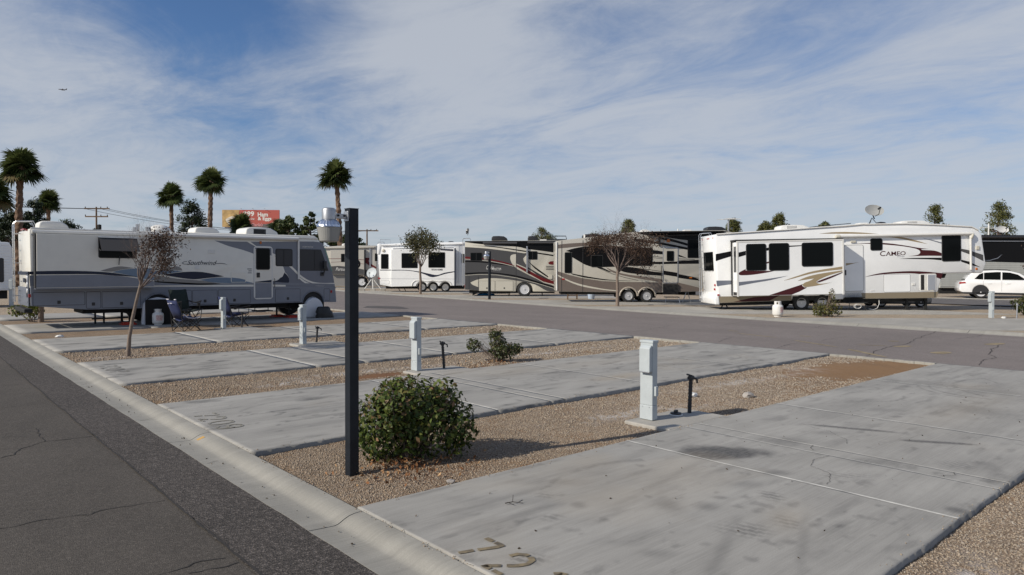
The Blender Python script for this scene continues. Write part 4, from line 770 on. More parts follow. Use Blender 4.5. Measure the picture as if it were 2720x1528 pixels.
TR['cru'] = {
 'profile': [(-4.298,3.963),(-4.291,0.465),(-2.418,0.341),(-0.601,0.335),(0.592,0.328),(2.354,0.333),(2.336,4.034)],
 'wheels': [(-0.005,0.462),(-0.003,-0.004),(0.336,0.463),(0.592,0.464)],
 'grey': [(-4.286,3.527),(-3.878,3.504),(-3.289,3.47),(-2.654,3.42),(-1.957,3.343),(-1.215,3.251),(-0.611,3.173),(-0.225,3.118),(0.024,3.078),(0.183,3.051),(-0.112,3.049),(-0.521,3.042),(-0.838,3.013),(-0.976,2.954),(-1.023,2.873),(-1.036,2.774),(-1.028,2.652),(-0.985,2.512),(-0.921,2.378),(-0.849,2.265),(-0.755,2.158),(-0.607,2.039),(-0.38,1.894),(-0.098,1.738),(0.189,1.587),(0.457,1.456),(0.731,1.33),(1.043,1.193),(1.458,1.024),(1.911,0.842),(2.239,0.685),(2.348,0.564),(2.332,0.467),(2.309,0.401),(2.135,0.384),(1.884,0.366),(1.615,0.399),(1.361,0.522),(1.089,0.696),(0.76,0.851),(0.347,0.961),(-0.122,1.052),(-0.604,1.13),(-1.101,1.202),(-1.61,1.262),(-2.08,1.296),(-2.503,1.298),(-2.887,1.276),(-3.215,1.235),(-3.483,1.165),(-3.694,1.076),(-3.838,1.006),(-3.893,0.972),(-3.881,0.958),(-3.867,0.949),(-3.837,0.909),(-3.786,0.851),(-3.668,0.78),(-3.434,0.689),(-3.135,0.585),(-2.873,0.498),(-2.679,0.437),(-2.524,0.393),(-2.418,0.363),(-4.28,0.482)],
 'red1': [(-4.284,2.847),(-4.221,2.841),(-4.12,2.832),(-3.956,2.82),(-3.698,2.809),(-3.377,2.794),(-3.049,2.767),(-2.727,2.721),(-2.4,2.662),(-2.084,2.6),(-1.781,2.538),(-1.489,2.472),(-1.233,2.405),(-1.01,2.329),(-0.821,2.251),(-0.693,2.197),(-0.727,2.197),(-0.789,2.2),(-0.949,2.23),(-1.268,2.307),(-1.686,2.409),(-2.084,2.498),(-2.408,2.56),(-2.713,2.608),(-3.048,2.642),(-3.486,2.658),(-3.954,2.66),(-4.284,2.66)],
 'line1': [(-4.284,2.536),(-4.01,2.532),(-3.618,2.527),(-3.218,2.511),(-2.854,2.487),(-2.481,2.453),(-2.084,2.402),(-1.596,2.316),(-1.083,2.214),(-0.721,2.14),(-1.083,2.185),(-1.596,2.248),(-2.083,2.306),(-2.481,2.353),(-2.853,2.395),(-3.218,2.426),(-3.618,2.442),(-4.01,2.448),(-4.284,2.451)],
 'red2': [(-0.608,2.277),(-0.414,2.195),(-0.132,2.075),(0.188,1.928),(0.548,1.737),(0.946,1.519),(1.326,1.336),(1.701,1.209),(2.057,1.116),(2.305,1.055),(2.306,0.856),(2.059,0.899),(1.702,0.968),(1.328,1.08),(0.947,1.263),(0.549,1.491),(0.189,1.701),(-0.132,1.884),(-0.414,2.049),(-0.608,2.163)],
 'black1': [(-4.282,1.657),(-4.008,1.676),(-3.616,1.701),(-3.216,1.717),(-2.856,1.722),(-2.488,1.717),(-2.082,1.693),(-1.611,1.647),(-1.102,1.583),(-0.605,1.499),(-0.149,1.395),(0.295,1.271),(0.759,1.135),(1.319,0.966),(1.899,0.785),(2.307,0.657),(2.308,0.572),(1.9,0.682),(1.319,0.839),(0.76,0.993),(0.295,1.132),(-0.149,1.269),(-0.605,1.386),(-1.101,1.48),(-1.61,1.556),(-2.081,1.608),(-2.487,1.632),(-2.856,1.633),(-3.216,1.621),(-3.616,1.591),(-4.008,1.547),(-4.282,1.515)],
 'topblack': [(-4.287,3.951),(2.291,4.005),(2.295,3.127),(2.048,3.163),(1.691,3.214),(1.318,3.265),(0.938,3.31),(0.541,3.354),(0.182,3.402),(-0.047,3.456),(-0.239,3.513),(-0.613,3.569),(-1.348,3.624),(-2.267,3.677),(-3.051,3.73),(-3.598,3.787),(-4.011,3.844),(-4.286,3.884)],
 'top2': [(-3.788,3.642),(-3.347,3.627),(-2.717,3.603),(-2.087,3.564),(-1.556,3.507),(-1.025,3.434),(-0.385,3.343),(0.535,3.213),(1.565,3.063),(2.296,2.957),(2.296,2.855),(1.565,2.965),(0.536,3.12),(-0.385,3.258),(-1.025,3.357),(-1.556,3.438),(-2.087,3.507),(-2.717,3.565),(-3.347,3.611)],
 'swirl': [(-0.6,3.031),(0.24,3.119),(-0.099,2.721),(-0.084,2.637),(-0.05,2.509),(0.073,2.325),(0.327,2.045),(0.671,1.709),(1.042,1.42),(1.476,1.211),(1.939,1.05),(2.266,0.941),(2.03,1.039),(1.689,1.182),(1.326,1.353),(0.948,1.564),(0.548,1.803),(0.188,2.007),(-0.129,2.157),(-0.407,2.273),(-0.597,2.351)],
 'arc': [(0.242,2.552),(0.367,2.403),(0.549,2.192),(0.756,1.987),(0.985,1.811),(1.239,1.641),(1.496,1.478),(1.779,1.307),(2.065,1.141),(2.266,1.026),(2.069,1.171),(1.787,1.378),(1.496,1.592),(1.2,1.805),(0.895,2.025),(0.641,2.213),(0.46,2.36),(0.329,2.475)],
 'w1': [(-3.9,3.132),(-3.898,2.537),(-3.048,2.54),(-3.05,3.135)],
 'w2': [(0.285,3.244),(0.287,2.637),(0.923,2.64),(0.92,3.246)],
 'comp1': [(-3.271,1.082),(-3.27,0.383),(-2.135,0.387),(-2.137,1.085)],
 'comp2': [(-2.08,1.086),(-2.078,0.387),(-0.829,0.391),(-0.831,1.09)],
 'awn': [(-3.023,3.888),(-3.023,3.719),(-0.528,3.728),(-0.529,3.898)],
 'text': [(-2.764,2.229),(-2.763,1.889),(-1.657,1.893),(-1.658,2.233)],
 'mural': [(1.662,2.529),(1.663,2.274),(2.299,2.276),(2.298,2.531)],
 'bay': [(1.492,2.33),(1.494,1.904),(2.29,1.907),(2.288,2.333)],
}
TR['tet'] = {
 'profile': [(-4.843,4.088),(-4.608,0.613),(-3.621,0.426),(-1.849,0.452),(1.97,0.553),(2.721,0.569),(2.713,4.335),(-2.122,4.234)],
 'wheels': [(-0.963,0.421),(-0.008,0.424),(1.049,0.441),(-0.008,0.014),(0.278,0.425),(-1.713,0.828),(1.424,0.838)],
 'slide': [(-3.551,3.614),(-3.552,0.451),(1.884,0.563),(1.878,3.756)],
 'w0': [(-4.518,3.258),(-4.518,1.978),(-3.872,1.98),(-3.871,3.261)],
 'sw1': [(-2.674,3.32),(-2.674,2.05),(-1.296,2.055),(-1.296,3.325)],
 'sw2': [(-0.378,3.41),(-0.377,2.092),(1.056,2.097),(1.054,3.415)],
 'text': [(-0.127,1.991),(-0.127,1.842),(0.854,1.846),(0.853,1.995)],
 'comp': [(-4.54,0.955),(-4.54,0.668),(-3.811,0.671),(-3.811,0.957)],
 'n1': [(-4.607,1.902),(-3.674,1.906),(-3.674,1.837),(-4.607,1.834)],
 'n2': [(-3.538,1.891),(-3.218,1.895),(-2.763,1.898),(-2.323,1.889),(-1.945,1.861),(-1.582,1.82),(-1.242,1.771),(-0.929,1.711),(-0.638,1.644),(-0.363,1.585),(-0.1,1.528),(0.148,1.48),(0.381,1.465),(0.584,1.508),(0.771,1.586),(0.989,1.657),(1.295,1.712),(1.63,1.761),(1.868,1.795),(1.868,1.714),(1.667,1.678),(1.375,1.624),(1.057,1.556),(0.713,1.449),(0.342,1.329),(0.009,1.268),(-0.254,1.313),(-0.479,1.417),(-0.701,1.516),(-0.919,1.589),(-1.133,1.657),(-1.377,1.716),(-1.662,1.766),(-1.977,1.807),(-2.323,1.835),(-2.753,1.842),(-3.213,1.836),(-3.538,1.831)],
 'n3': [(0.649,3.718),(1.764,3.675),(1.764,3.513),(0.649,3.583)],
}
TR['pur'] = {
 'profile': [(-5.41,4.316),(-5.423,0.162),(1.608,0.151),(1.612,4.563),(-1.52,4.585)],
 'wheels': [(-0.002,0.604),(-0.003,-0.024),(0.303,0.605)],
 'low': [(-5.417,2.028),(-5.079,2.086),(-4.59,2.167),(-4.063,2.236),(-3.549,2.295),(-2.997,2.342),(-2.37,2.344),(-1.601,2.283),(-0.756,2.176),(0.0,2.047),(0.642,1.876),(1.196,1.682),(1.575,1.543),(1.574,0.219),(-5.422,0.229)],
 'red': [(-0.083,3.234),(1.018,3.238),(0.764,2.983),(0.762,2.915),(0.769,2.815),(0.848,2.695),(1.07,2.533),(1.363,2.352),(1.576,2.222),(1.576,2.053),(1.329,2.162),(0.982,2.318),(0.678,2.474),(0.471,2.617),(0.307,2.761),(0.171,2.896),(0.058,3.027),(-0.027,3.15)],
 'arc': [(-0.506,3.233),(-0.378,3.101),(-0.203,2.913),(-0.084,2.725),(-0.059,2.546),(-0.09,2.367),(-0.169,2.216),(-0.295,2.106),(-0.467,2.023),(-0.678,1.96),(-0.966,1.915),(-1.292,1.889),(-1.525,1.872),(-1.233,1.908),(-0.828,1.962),(-0.508,2.045),(-0.348,2.156),(-0.273,2.294),(-0.253,2.47),(-0.309,2.728),(-0.422,3.022)],
 'w1': [(-2.164,3.65),(-2.166,2.752),(-1.777,2.753),(-1.775,3.652)],
 'w2': [(1.425,3.714),(1.424,2.867),(1.763,2.868),(1.764,3.716)],
 'text': [(-2.743,2.241),(-2.744,1.834),(-1.779,1.837),(-1.778,2.244)],
 'slide': [(-3.297,4.07),(-3.306,0.508),(0.337,0.52),(0.341,4.083)],
}

# ------------------------------------------------------------------ recreational vehicles
M_WHITE = mat('gelcoat_white', (0.76, 0.73, 0.655), 0.28, var=0.06, vscale=1.6, coat=0.3); M_WHITE2 = mat('gelcoat_bright', (0.87, 0.875, 0.87), 0.25, var=0.05, vscale=1.2, coat=0.3)
M_SILV = mat('paint_silver_grey', (0.180, 0.198, 0.240), 0.35, var=0.08, vscale=2, coat=0.3); M_GREY = mat('paint_mid_grey', (0.15, 0.165, 0.205), 0.35, coat=0.3)
M_NAVY = mat('paint_navy', (0.026, 0.031, 0.052), 0.35, spec=0.2); M_BLUE = mat('paint_dusty_blue', (0.125, 0.19, 0.275), 0.35, coat=0.3); M_TAUPE = mat('paint_warm_grey', (0.225, 0.215, 0.205), 0.35, coat=0.2)
M_BLK = mat('paint_black', (0.007, 0.007, 0.008), 0.3, spec=0.15); M_MAR = mat('paint_maroon', (0.06, 0.013, 0.016), 0.35, spec=0.25); M_TAN = mat('paint_tan', (0.33, 0.255, 0.15), 0.35, coat=0.2); M_DGREY = mat('paint_dark_grey', (0.075, 0.074, 0.076), 0.3, spec=0.25)
M_BEIGE = mat('paint_beige', (0.47, 0.445, 0.39), 0.3, var=0.05, vscale=1.5, coat=0.4); M_CREAM = mat('paint_cream', (0.55, 0.52, 0.44), 0.3, coat=0.3); M_BRN = mat('paint_brown_grey', (0.150, 0.120, 0.102), 0.3, coat=0.15); M_RED = mat('paint_dark_red', (0.12, 0.012, 0.014), 0.35, spec=0.25)
M_GLASS = mat('tinted_glass', (0.004, 0.005, 0.0055), 0.1, spec=0.10); M_GLASS2 = mat('curtained_glass', (0.055, 0.056, 0.06), 0.2, spec=0.15); M_RUB = mat('black_rubber', (0.02, 0.02, 0.021), 0.7); M_DARK = mat('underbody_black', (0.015, 0.015, 0.015), 0.8)
M_TYRE = mat('tyre', (0.022, 0.022, 0.023), 0.8, bump=0.3, bscale=60); M_ALU = mat('aluminium', (0.62, 0.63, 0.65), 0.28, metal=1.0, var=0.08, vscale=8); M_STEEL = mat('galvanised', (0.45, 0.46, 0.48), 0.42, metal=0.9, var=0.15, vscale=12); M_CHROME = mat('chrome', (0.66, 0.66, 0.67), 0.3, metal=0.25)
M_RIM = mat('rim_silver', (0.50, 0.50, 0.51), 0.35, metal=0.4)
M_PLW = mat('white_plastic', (0.70, 0.69, 0.66), 0.45, var=0.06, vscale=4); M_PLC = mat('cream_plastic', (0.55, 0.52, 0.44), 0.5); M_PLK = mat('black_plastic', (0.022, 0.022, 0.024), 0.45); M_TAIL = mat('red_lens', (0.35, 0.012, 0.012), 0.2); M_AMB = mat('amber_lens', (0.50, 0.13, 0.015), 0.25); M_GAP = mat('seam_dark', (0.03, 0.03, 0.032), 0.7)
M_WOOD = mat('weathered_wood', (0.16, 0.105, 0.065), 0.8, var=0.3, vscale=12)

def arched(profile, arches):
    out = []; n = len(profile)
    for i in range(n):
        a = profile[i]; b = profile[(i+1) % n]; out.append(a)
        if b[0] > a[0] and max(a[1], b[1]) < 1.3:
            for cx, r, cz in sorted(arches):
                if a[0] < cx-r and b[0] > cx+r:
                    zz = a[1]+(b[1]-a[1])*(cx-a[0])/(b[0]-a[0])
                    out.append((cx-r, zz))
                    for k in range(0, 13):
                        g = PI - PI*k/12; z = cz + r*math.sin(g)
                        if z > zz+0.01: out.append((cx+r*math.cos(g), z))
                    out.append((cx+r, zz))
    return out
def rv(name, key, label, cat, W, body_mat, arches=(), pitch=0.0, bevel=0.05, side0=0.0):
    (ox, oy), ang, _ = FR[key]
    root = empty(name, (ox, oy, 0.0 if key == 'mh' else 0.045), R(ang), label, cat)
    root.rotation_euler = (0, -R(pitch), R(ang)); root.rotation_mode = 'ZYX' if False else 'XYZ'
    prof = arched([p for p in TR[key]['profile'] if key != 'cru' or p not in TR[key]['profile'][3:5]], arches)
    ob('body', MB().prism(prof, side0, W), body_mat, root, bevel=bevel, smooth=35)
    return root
def decal(root, poly, layer, m, y=0.0, name='stripe'):
    a = 0.003+0.003*layer
    return ob(name, MB().prism(poly, y-a, y-a+0.0025), m, root)
def window(root, q, y=0.0, r=0.07, frame=0.035, proud=0.02, mull=None, gm=None, fm=None, name='window'):
    x0, x1, z0, z1 = bbox(q)
    f = ob(name, MB().prism(rrect(x0, x1, z0, z1, r), y-proud, y+0.002), fm or M_RUB, root, bevel=0.004, seg=1)
    ob('pane', MB().prism(rrect(x0+frame, x1-frame, z0+frame, z1-frame, max(0.02, r-frame)), y-proud-0.003, y-proud+0.004), gm or M_GLASS, f)
    if mull: ob('mullion', MB().box(x0+(x1-x0)*mull-0.014, x0+(x1-x0)*mull+0.014, y-proud-0.010, y-proud, z0+frame, z1-frame), fm or M_RUB, f)
    return f
def panel(root, x0, x1, z0, z1, y, m, latch=None, name='compartment_door', r=0.02, gap=0.012):
    ob('gap_shade', MB().prism(rrect(x0-gap, x1+gap, z0-gap, z1+gap, r+gap), y-0.0015, y+0.02), M_GAP, root)  # dark plate behind the door, stands in for shade in the gap
    d = ob(name, MB().prism(rrect(x0, x1, z0, z1, r), y-0.008, y+0.012), m, root, bevel=0.003, seg=1)
    if latch:
        lx, lz = latch; ob('latch', MB().prism(rrect(lx-0.045, lx+0.045, lz-0.05, lz+0.05, 0.015), y-0.022, y-0.004), M_PLK, d, bevel=0.006, seg=1)
    return d
def wheel(root, cx, cz, r, rim, y=0.0, width=0.26, spokes=8, rim_mat=None, dual=False):
    w = width
    t = ob('wheel', MB().lathe([(rim, 0.02), (rim*1.04, 0.0), (r*0.80, -0.012), (r*0.94, 0.0), (r, 0.035), (r, w-0.035), (r*0.94, w), (rim*0.9, w), (rim*0.9, 0.09), (0.001, 0.09)], 30, (cx, y, cz), 'y', caps=False), M_TYRE, root, smooth=40)
    rm = rim_mat or M_RIM
    d = ob('rim', MB().lathe([(0.001, 0.035), (rim*0.22, 0.032), (rim*0.24, 0.055), (rim*0.75, 0.075), (rim*0.86, 0.055), (rim*0.93, 0.012), (rim*1.0, 0.006), (rim*1.01, 0.03)], 28, (cx, y, cz), 'y'), rm, t, smooth=35)
    h = MB()
    for k in range(spokes):
        g = 2*PI*k/spokes; u, v = math.cos(g), math.sin(g)
        h.lathe([(0.001, 0.0), (rim*0.105, 0.0), (rim*0.105, 0.01), (0.001, 0.01)], 8, (cx+u*rim*0.6, y+0.055, cz+v*rim*0.6), 'y')
    ob('vent_holes', h, M_DARK, t)['kind'] = 'stuff'
    ob('hub_cap', MB().lathe([(0.001, -0.012), (rim*0.14, -0.008), (rim*0.18, 0.02), (rim*0.18, 0.05)], 14, (cx, y, cz), 'y'), M_CHROME, t, smooth=40)
    return t
def roof_ac(root, x0, x1, y0, y1, z, h, m=None, slots=True, name='air_conditioner'):
    m = m or M_PLW; L = x1-x0
    a = ob(name, MB().prism([(x0, z), (x0+0.02*L, z+h*0.75), (x0+0.12*L, z+h*0.95), (x0+0.45*L, z+h), (x0+0.75*L, z+h*0.92), (x0+0.93*L, z+h*0.55), (x1, z)], y0, y1), m, root, bevel=0.05, seg=3, smooth=50)
    if slots:
        g = MB()
        for k in range(9): g.box(x0+L*(0.24+0.035*k), x0+L*(0.24+0.035*k)+0.016, y0-0.004, y0+0.02, z+h*0.25, z+h*0.78)
        ob('grille', g, M_PLK, a)
    return a
def ladder(root, x, y, zs, w=0.36, off=0.13, top=None):
    m = MB(); z0, z1 = zs
    for yy in (y, y+w): m.tube([(x-off, yy, z0), (x-off, yy, z1), (x-off+0.05, yy, z1+0.10), (x+0.35, yy, z1+0.12), (x+0.42, yy, z1-0.05)], 0.016, 8)
    n = int((z1-z0)/0.30)
    for k in range(n): zz = z0+0.12+(z1-z0-0.2)*k/(n-1); m.tube([(x-off, y, zz), (x-off, y+w, zz)], 0.013, 6)
    for zz in (z0+0.2, (z0+z1)/2, z1-0.3):
        for yy in (y, y+w): m.tube([(x-off, yy, zz), (x+0.03, yy, zz)], 0.012, 6)
    return ob('ladder', m, M_ALU, root, smooth=40)
def dish(root, x, y, z, rx, rz, face, m=None, name='satellite_dish'):
    """oval dish seen from its hollow side, face = unit vector it looks along"""
    f = Vector(face).normalized(); up = Vector((0, 0, 1)); s_ = f.cross(up).normalized(); u_ = s_.cross(f)
    mb = MB(); n = 24; rings = [0.02, 0.35, 0.7, 1.0]; c = Vector((x, y, z))
    for t in rings:
        for k in range(n):
            g = 2*PI*k/n; mb.v.append(c + s_*(rx*t*math.cos(g)) + u_*(rz*t*math.sin(g)) + f*(0.16*rx*t*t))
    for t in reversed(rings):
        for k in range(n):
            g = 2*PI*k/n; mb.v.append(c + s_*(rx*t*math.cos(g)) + u_*(rz*t*math.sin(g)) + f*(0.16*rx*t*t-0.02))
    R_ = 2*len(rings)
    mb.f = [(i*n+k, i*n+(k+1) % n, (i+1)*n+(k+1) % n, (i+1)*n+k) for i in range(R_-1) for k in range(n)] + [tuple(range(n)), tuple(range((R_-1)*n, R_*n))]
    d = ob(name, mb, m or M_PLW, root, smooth=50)
    tip = c + f*(rx*0.95) - u_*(rz*0.25); lo = c - u_*rz*0.95
    ob('feed_arm', MB().tube([lo, lo + f*(rx*0.5)-u_*0.03, tip], 0.018, 6).tube([tip, tip - f*0.16], 0.045, 8), M_PLK, d)
    ob('mast', MB().tube([c - f*0.04, c - f*0.12 - u_*rz*0.5, c - f*0.10 - u_*(rz*1.25)], 0.03, 8), M_PLK, d)
    return d

# ---- long grey and white motorhome on the pad behind the camp chairs
T = TR['mh']; ARC = [(3.70, 0.44, 0.56), (9.27, 0.43, 0.56)]
mh = rv('motorhome', 'mh', 'long white and silver-grey motorhome with Southwind lettering behind the camp chairs', 'motorhome', 2.5, M_WHITE, ARC, bevel=0.09)
low = [(0.135, 1.30), (0.14, 0.714), (1.565, 0.556), (2.016, 0.549), (3.159, 0.547), (4.824, 0.58), (8.754, 0.590), (10.255, 0.571), (10.20, 1.20)]
ob('lower_body', MB().prism([(x, z) for x, z in arched(low, ARC)][:], -0.006, 2.506), M_SILV, mh, bevel=0.012, seg=1)
for cx, r, cz in ARC:
    ob('wheel_arch_trim', MB().tube([(cx+r*1.05*math.cos(PI-PI*k/14), -0.012, cz+0.02+r*1.05*math.sin(PI*k/14)) for k in range(15)], 0.022, 6), M_SILV, mh, smooth=60)
ob('chassis', MB().box(1.6, 9.9, 0.55, 2.1, 0.40, 0.66).box(3.1, 4.3, 0.5, 2.1, 0.3, 0.5).box(8.8, 9.7, 0.5, 2.1, 0.3, 0.6), M_DARK, mh)
for yy in (0.06, 2.18):
    for cx in (3.70, 9.27): wheel(mh, cx, 0.50, 0.50, 0.30, yy, 0.28, 8)
dm = MB()
ob('rear_bumper', MB().box(-0.02, 0.2, 0.1, 2.4, 0.50, 0.62), M_DARK, mh, bevel=0.02)
decal(mh, T['upgrey'], 0, M_GREY); decal(mh, T['w1'], 1, M_WHITE); decal(mh, T['w2'], 1, M_WHITE); decal(mh, T['navycres'], 1, M_NAVY)
decal(mh, [(7.645, 2.44), (7.90, 2.20), (8.06, 1.95), (8.12, 1.78), (8.02, 1.58), (7.75, 1.47), (7.64, 1.46)], 2, M_WHITE)
decal(mh, T['tan'], 0, M_TAUPE); decal(mh, T['blue2'], 1, M_BLUE); decal(mh, T['hump2'], 1, M_TAUPE); decal(mh, T['blue'], 1, M_BLUE); decal(mh, T['navylens'], 2, M_NAVY); decal(mh, T['rear_navy'], 1, M_NAVY)
decal(mh, [(0.11, 1.645), (0.24, 1.645), (0.24, 1.30), (0.125, 1.30)], 0, M_SILV, name='stripe'); decal(mh, [(3.49, 1.45), (5.0, 1.36), (6.95, 1.345), (6.95, 1.30), (3.49, 1.30)], 0, M_SILV)
decal(mh, [(7.64, 1.40), (8.1, 1.36), (10.17, 1.30), (10.17, 1.20), (7.64, 1.295)], 2, M_SILV)
SY = -0.35
sl = ob('slide_out', MB().prism([(0.25, 1.255), (3.49, 1.265), (3.495, 2.92), (0.255, 2.90)], SY, 0.3), M_WHITE, mh, bevel=0.015)
ob('slide_flange', MB().box(0.22, 3.53, SY-0.012, -0.02, 1.225, 1.254), M_SILV, mh); ob('slide_seal', MB().box(0.215, 0.244, SY+0.02, -0.01, 1.25, 2.9), M_RUB, mh)
for k, m_, l_ in (('slide_grey', M_SILV, 0), ('slide_hump', M_TAUPE, 0), ('slide_blue', M_BLUE, 1), ('slide_navy', M_NAVY, 2)): decal(mh, T[k], l_, m_, SY)
window(mh, T['slide_win'], SY, 0.06)
aw = ob('window_awning', MB().prism([(1.86, 2.87), (2.99, 2.87), (2.99, 2.84), (1.86, 2.84)], SY-0.08, SY-0.01), M_ALU, mh)
ob('awning_fabric', MB().add([(1.89,SY-0.06,2.84),(2.97,SY-0.06,2.84),(2.97,SY-0.42,2.42),(1.89,SY-0.42,2.42),(1.89,SY-0.06,2.83),(2.97,SY-0.06,2.83),(2.97,SY-0.42,2.405),(1.89,SY-0.42,2.405)], [(0,1,2,3),(7,6,5,4),(0,3,7,4),(1,5,6,2),(3,2,6,7),(0,4,5,1)]), mat('awning_fabric', (0.055, 0.053, 0.055), 0.85), aw)
for q_ in ([(1.88,SY-0.02,2.50),(1.87,SY-0.42,2.41)], [(2.98,SY-0.02,2.50),(2.98,SY-0.42,2.41)], [(2.47,SY-0.03,2.25),(2.43,SY-0.10,1.98)]): ob('awning_arm', MB().tube(q_, 0.015), M_PLK, aw)
ob('roof_rail', MB().box(0.16, 9.45, -0.03, 0.04, 3.05, 3.10), M_PLW, mh, bevel=0.012)
ob('awning_roll', MB().tube([(0.18, -0.07, 2.975), (8.63, -0.07, 3.03)], 0.062, 12), M_PLW, mh, smooth=50)
ob('awning_leg', MB().box(8.62, 8.69, -0.06, -0.012, 1.49, 2.98), M_PLW, mh, bevel=0.01); ob('awning_end_bracket', MB().box(0.16, 0.55, -0.07, -0.01, 2.86, 2.90), M_STEEL, mh)
x0, x1, z0, z1 = bbox(T['door'])
ob('door_trim', MB().prism(rrect(x0, x1, z0, z1, 0.12, 6), -0.022, 0.0), M_PLW, mh, bevel=0.005, seg=1); dr = ob('entry_door', MB().prism(rrect(x0+0.045, x1-0.045, z0+0.045, z1-0.045, 0.09, 6), -0.028, -0.01), M_WHITE, mh)
ob('door_lower_panel', MB().box(x0+0.05, x1-0.05, -0.0305, -0.026, z0+0.05, 1.36), M_SILV, dr); ob('door_upper_panel', MB().prism([(x0+0.05, z1-0.06), (x0+0.05, 2.62), (x1-0.05, 2.37), (x1-0.05, z1-0.06)], -0.0305, -0.026), M_GREY, dr)
decal(dr, [(x0+0.05, 1.40), (x1-0.05, 1.47), (x1-0.05, 1.37), (x0+0.05, 1.375)], 0, M_NAVY, -0.026)
window(dr, T['doorwin'], -0.03, 0.07, gm=M_GLASS); ob('door_handle', MB().prism(rrect(7.03, 7.15, 1.56, 1.74, 0.02), -0.055, -0.03), M_PLK, dr, bevel=0.008); ob('grab_rail', MB().tube([(7.70,-0.02,1.52),(7.70,-0.07,1.50),(7.70,-0.07,1.22),(7.70,-0.02,1.20)], 0.012), M_PLK, mh)
window(mh, T['win2'], 0.0, 0.06, mull=0.48, gm=M_GLASS2); 
cw = ob('cab_window', MB().prism(T['cabwin'], -0.016, 0.01), M_GLASS2, mh, bevel=0.01, seg=1); ob('cab_window_bar', MB().box(9.30, 9.33, -0.020, -0.014, 1.84, 2.63), M_RUB, cw)
ob('windscreen', MB().add([(9.70,0.10,2.76),(10.055,0.10,1.80),(10.12,0.9,1.80),(9.79,0.9,2.80),(10.12,1.6,1.80),(9.79,1.6,2.80),(10.055,2.4,1.80),(9.70,2.4,2.76)], [(0,1,2,3),(3,2,4,5),(5,4,6,7)]), mat('windscreen_green', (0.04, 0.075, 0.065), 0.05, spec=0.7), mh)
ob('windscreen_edge', MB().prism([(9.715,2.72),(9.775,2.72),(10.085,1.80),(10.02,1.80)], -0.012, 0.01), mat('windscreen_edge_green', (0.16, 0.27, 0.24), 0.1), mh)
mr_ = ob('mirror', MB().prism(rrect(9.62, 9.74, 1.86, 2.20, 0.03), -0.22, -0.10), M_PLK, mh, bevel=0.02); ob('mirror_arm', MB().tube([(9.68,-0.16,1.88),(9.66,-0.10,1.72),(9.62,0.01,1.70)], 0.03).box(9.57, 9.70, -0.05, 0.0, 1.62, 1.76), M_PLK, mr_)
cz1 = [1.118, 1.118, 1.122, 1.126, 1.13, 1.14, 1.145, 1.155, 1.155, 1.15]
for xa, xb, za, lt in ((0.20, 1.55, 0.72, T['latch'][0]), (1.60, 1.99, 0.60, T['latch'][1]), (2.04, 3.15, 0.60, T['latch'][2]), (4.80, 5.62, 0.63, T['latch'][3]), (5.67, 6.80, 0.63, T['latch'][4]), (7.75, 8.72, 0.63, T['latch'][5])):
    panel(mh, xa, xb, za, 1.115, -0.006, M_SILV, lt)
panel(mh, 4.26, 4.75, 0.65, 1.12, -0.006, M_SILV); ob('vent_louvre', MB().box(4.33,4.56,-0.022,-0.01,0.98,1.0).box(4.33,4.56,-0.022,-0.01,1.02,1.04).box(4.33,4.56,-0.022,-0.01,1.06,1.08), M_PLW, mh)
panel(mh, 9.72, 9.95, 0.64, 1.10, -0.006, M_SILV)
v = T['vents']
for (a, b) in ((0, 1), (2, 3)): ob('vent_cover', MB().prism(rrect(v[a][0], v[b][0], v[b][1], v[a][1], 0.02), -0.014, 0.0), M_PLW, mh, bevel=0.004, seg=1)
hd = ob('outside_galley_hatch', MB().prism(rrect(v[4][0], v[5][0], v[5][1]+0.02, v[4][1], 0.04), -0.013, 0.0), M_WHITE, mh, bevel=0.004, seg=1); decal(hd, [(6.13,1.40),(6.62,1.40),(6.62,1.48),(6.4,1.53),(6.13,1.56)], 0, M_BLUE, -0.013)
ob('dealer_marks', MB().box(6.70,6.86,-0.006,0,1.86,1.885).box(6.74,6.86,-0.006,0,1.79,1.815).box(6.72,6.86,-0.006,0,1.72,1.74), M_NAVY, mh)
for (cx, cz), m_ in zip(T['marks'], (M_TAIL, M_AMB, M_AMB, M_TAIL)): ob('marker_light', MB().box(cx-0.035, cx+0.035, -0.03, -0.004, cz-0.05, cz+0.05), m_, mh, bevel=0.008)
wb = lettering(mh, 'Southwind', 4.62, 5.62, 2.005, 2.165, -0.012, M_NAVY, shear=0.45)
ob('lettering_flourish', MB().prism([(5.58, 2.045), (5.75, 2.06), (5.90, 2.045), (6.0, 2.02), (5.90, 2.06), (5.75, 2.078), (5.58, 2.06)], -0.012, -0.008).prism([(4.62,2.12),(4.52,2.10),(4.47,2.065),(4.53,2.035),(4.70,2.03),(4.9,2.028),(4.70,2.018),(4.52,2.022),(4.45,2.06),(4.51,2.112),(4.62,2.135)], -0.012, -0.008), M_NAVY, mh)
lettering(mh, 'FLEETWOOD', 8.83, 9.26, 2.715, 2.76, -0.012, M_WHITE, shear=0.2)
roof_ac(mh, 0.42, 1.25, 0.5, 1.3, 3.10, 0.25, slots=False, name='roof_vent'); roof_ac(mh, 5.05, 5.95, 0.55, 1.4, 3.13, 0.24, slots=False, name='roof_vent')
ac = roof_ac(mh, 6.85, 8.15, 0.55, 1.6, 3.13, 0.32); ob('grille', MB().box(7.15, 7.62, 0.546, 0.6, 3.19, 3.38), M_GLASS2, ac)
ob('satellite_dome', MB().lathe([(0.36, 3.1), (0.37, 3.2), (0.30, 3.33), (0.15, 3.40), (0.001, 3.42)], 20, (4.05, 1.1, 0), 'z'), M_PLW, mh, smooth=60)
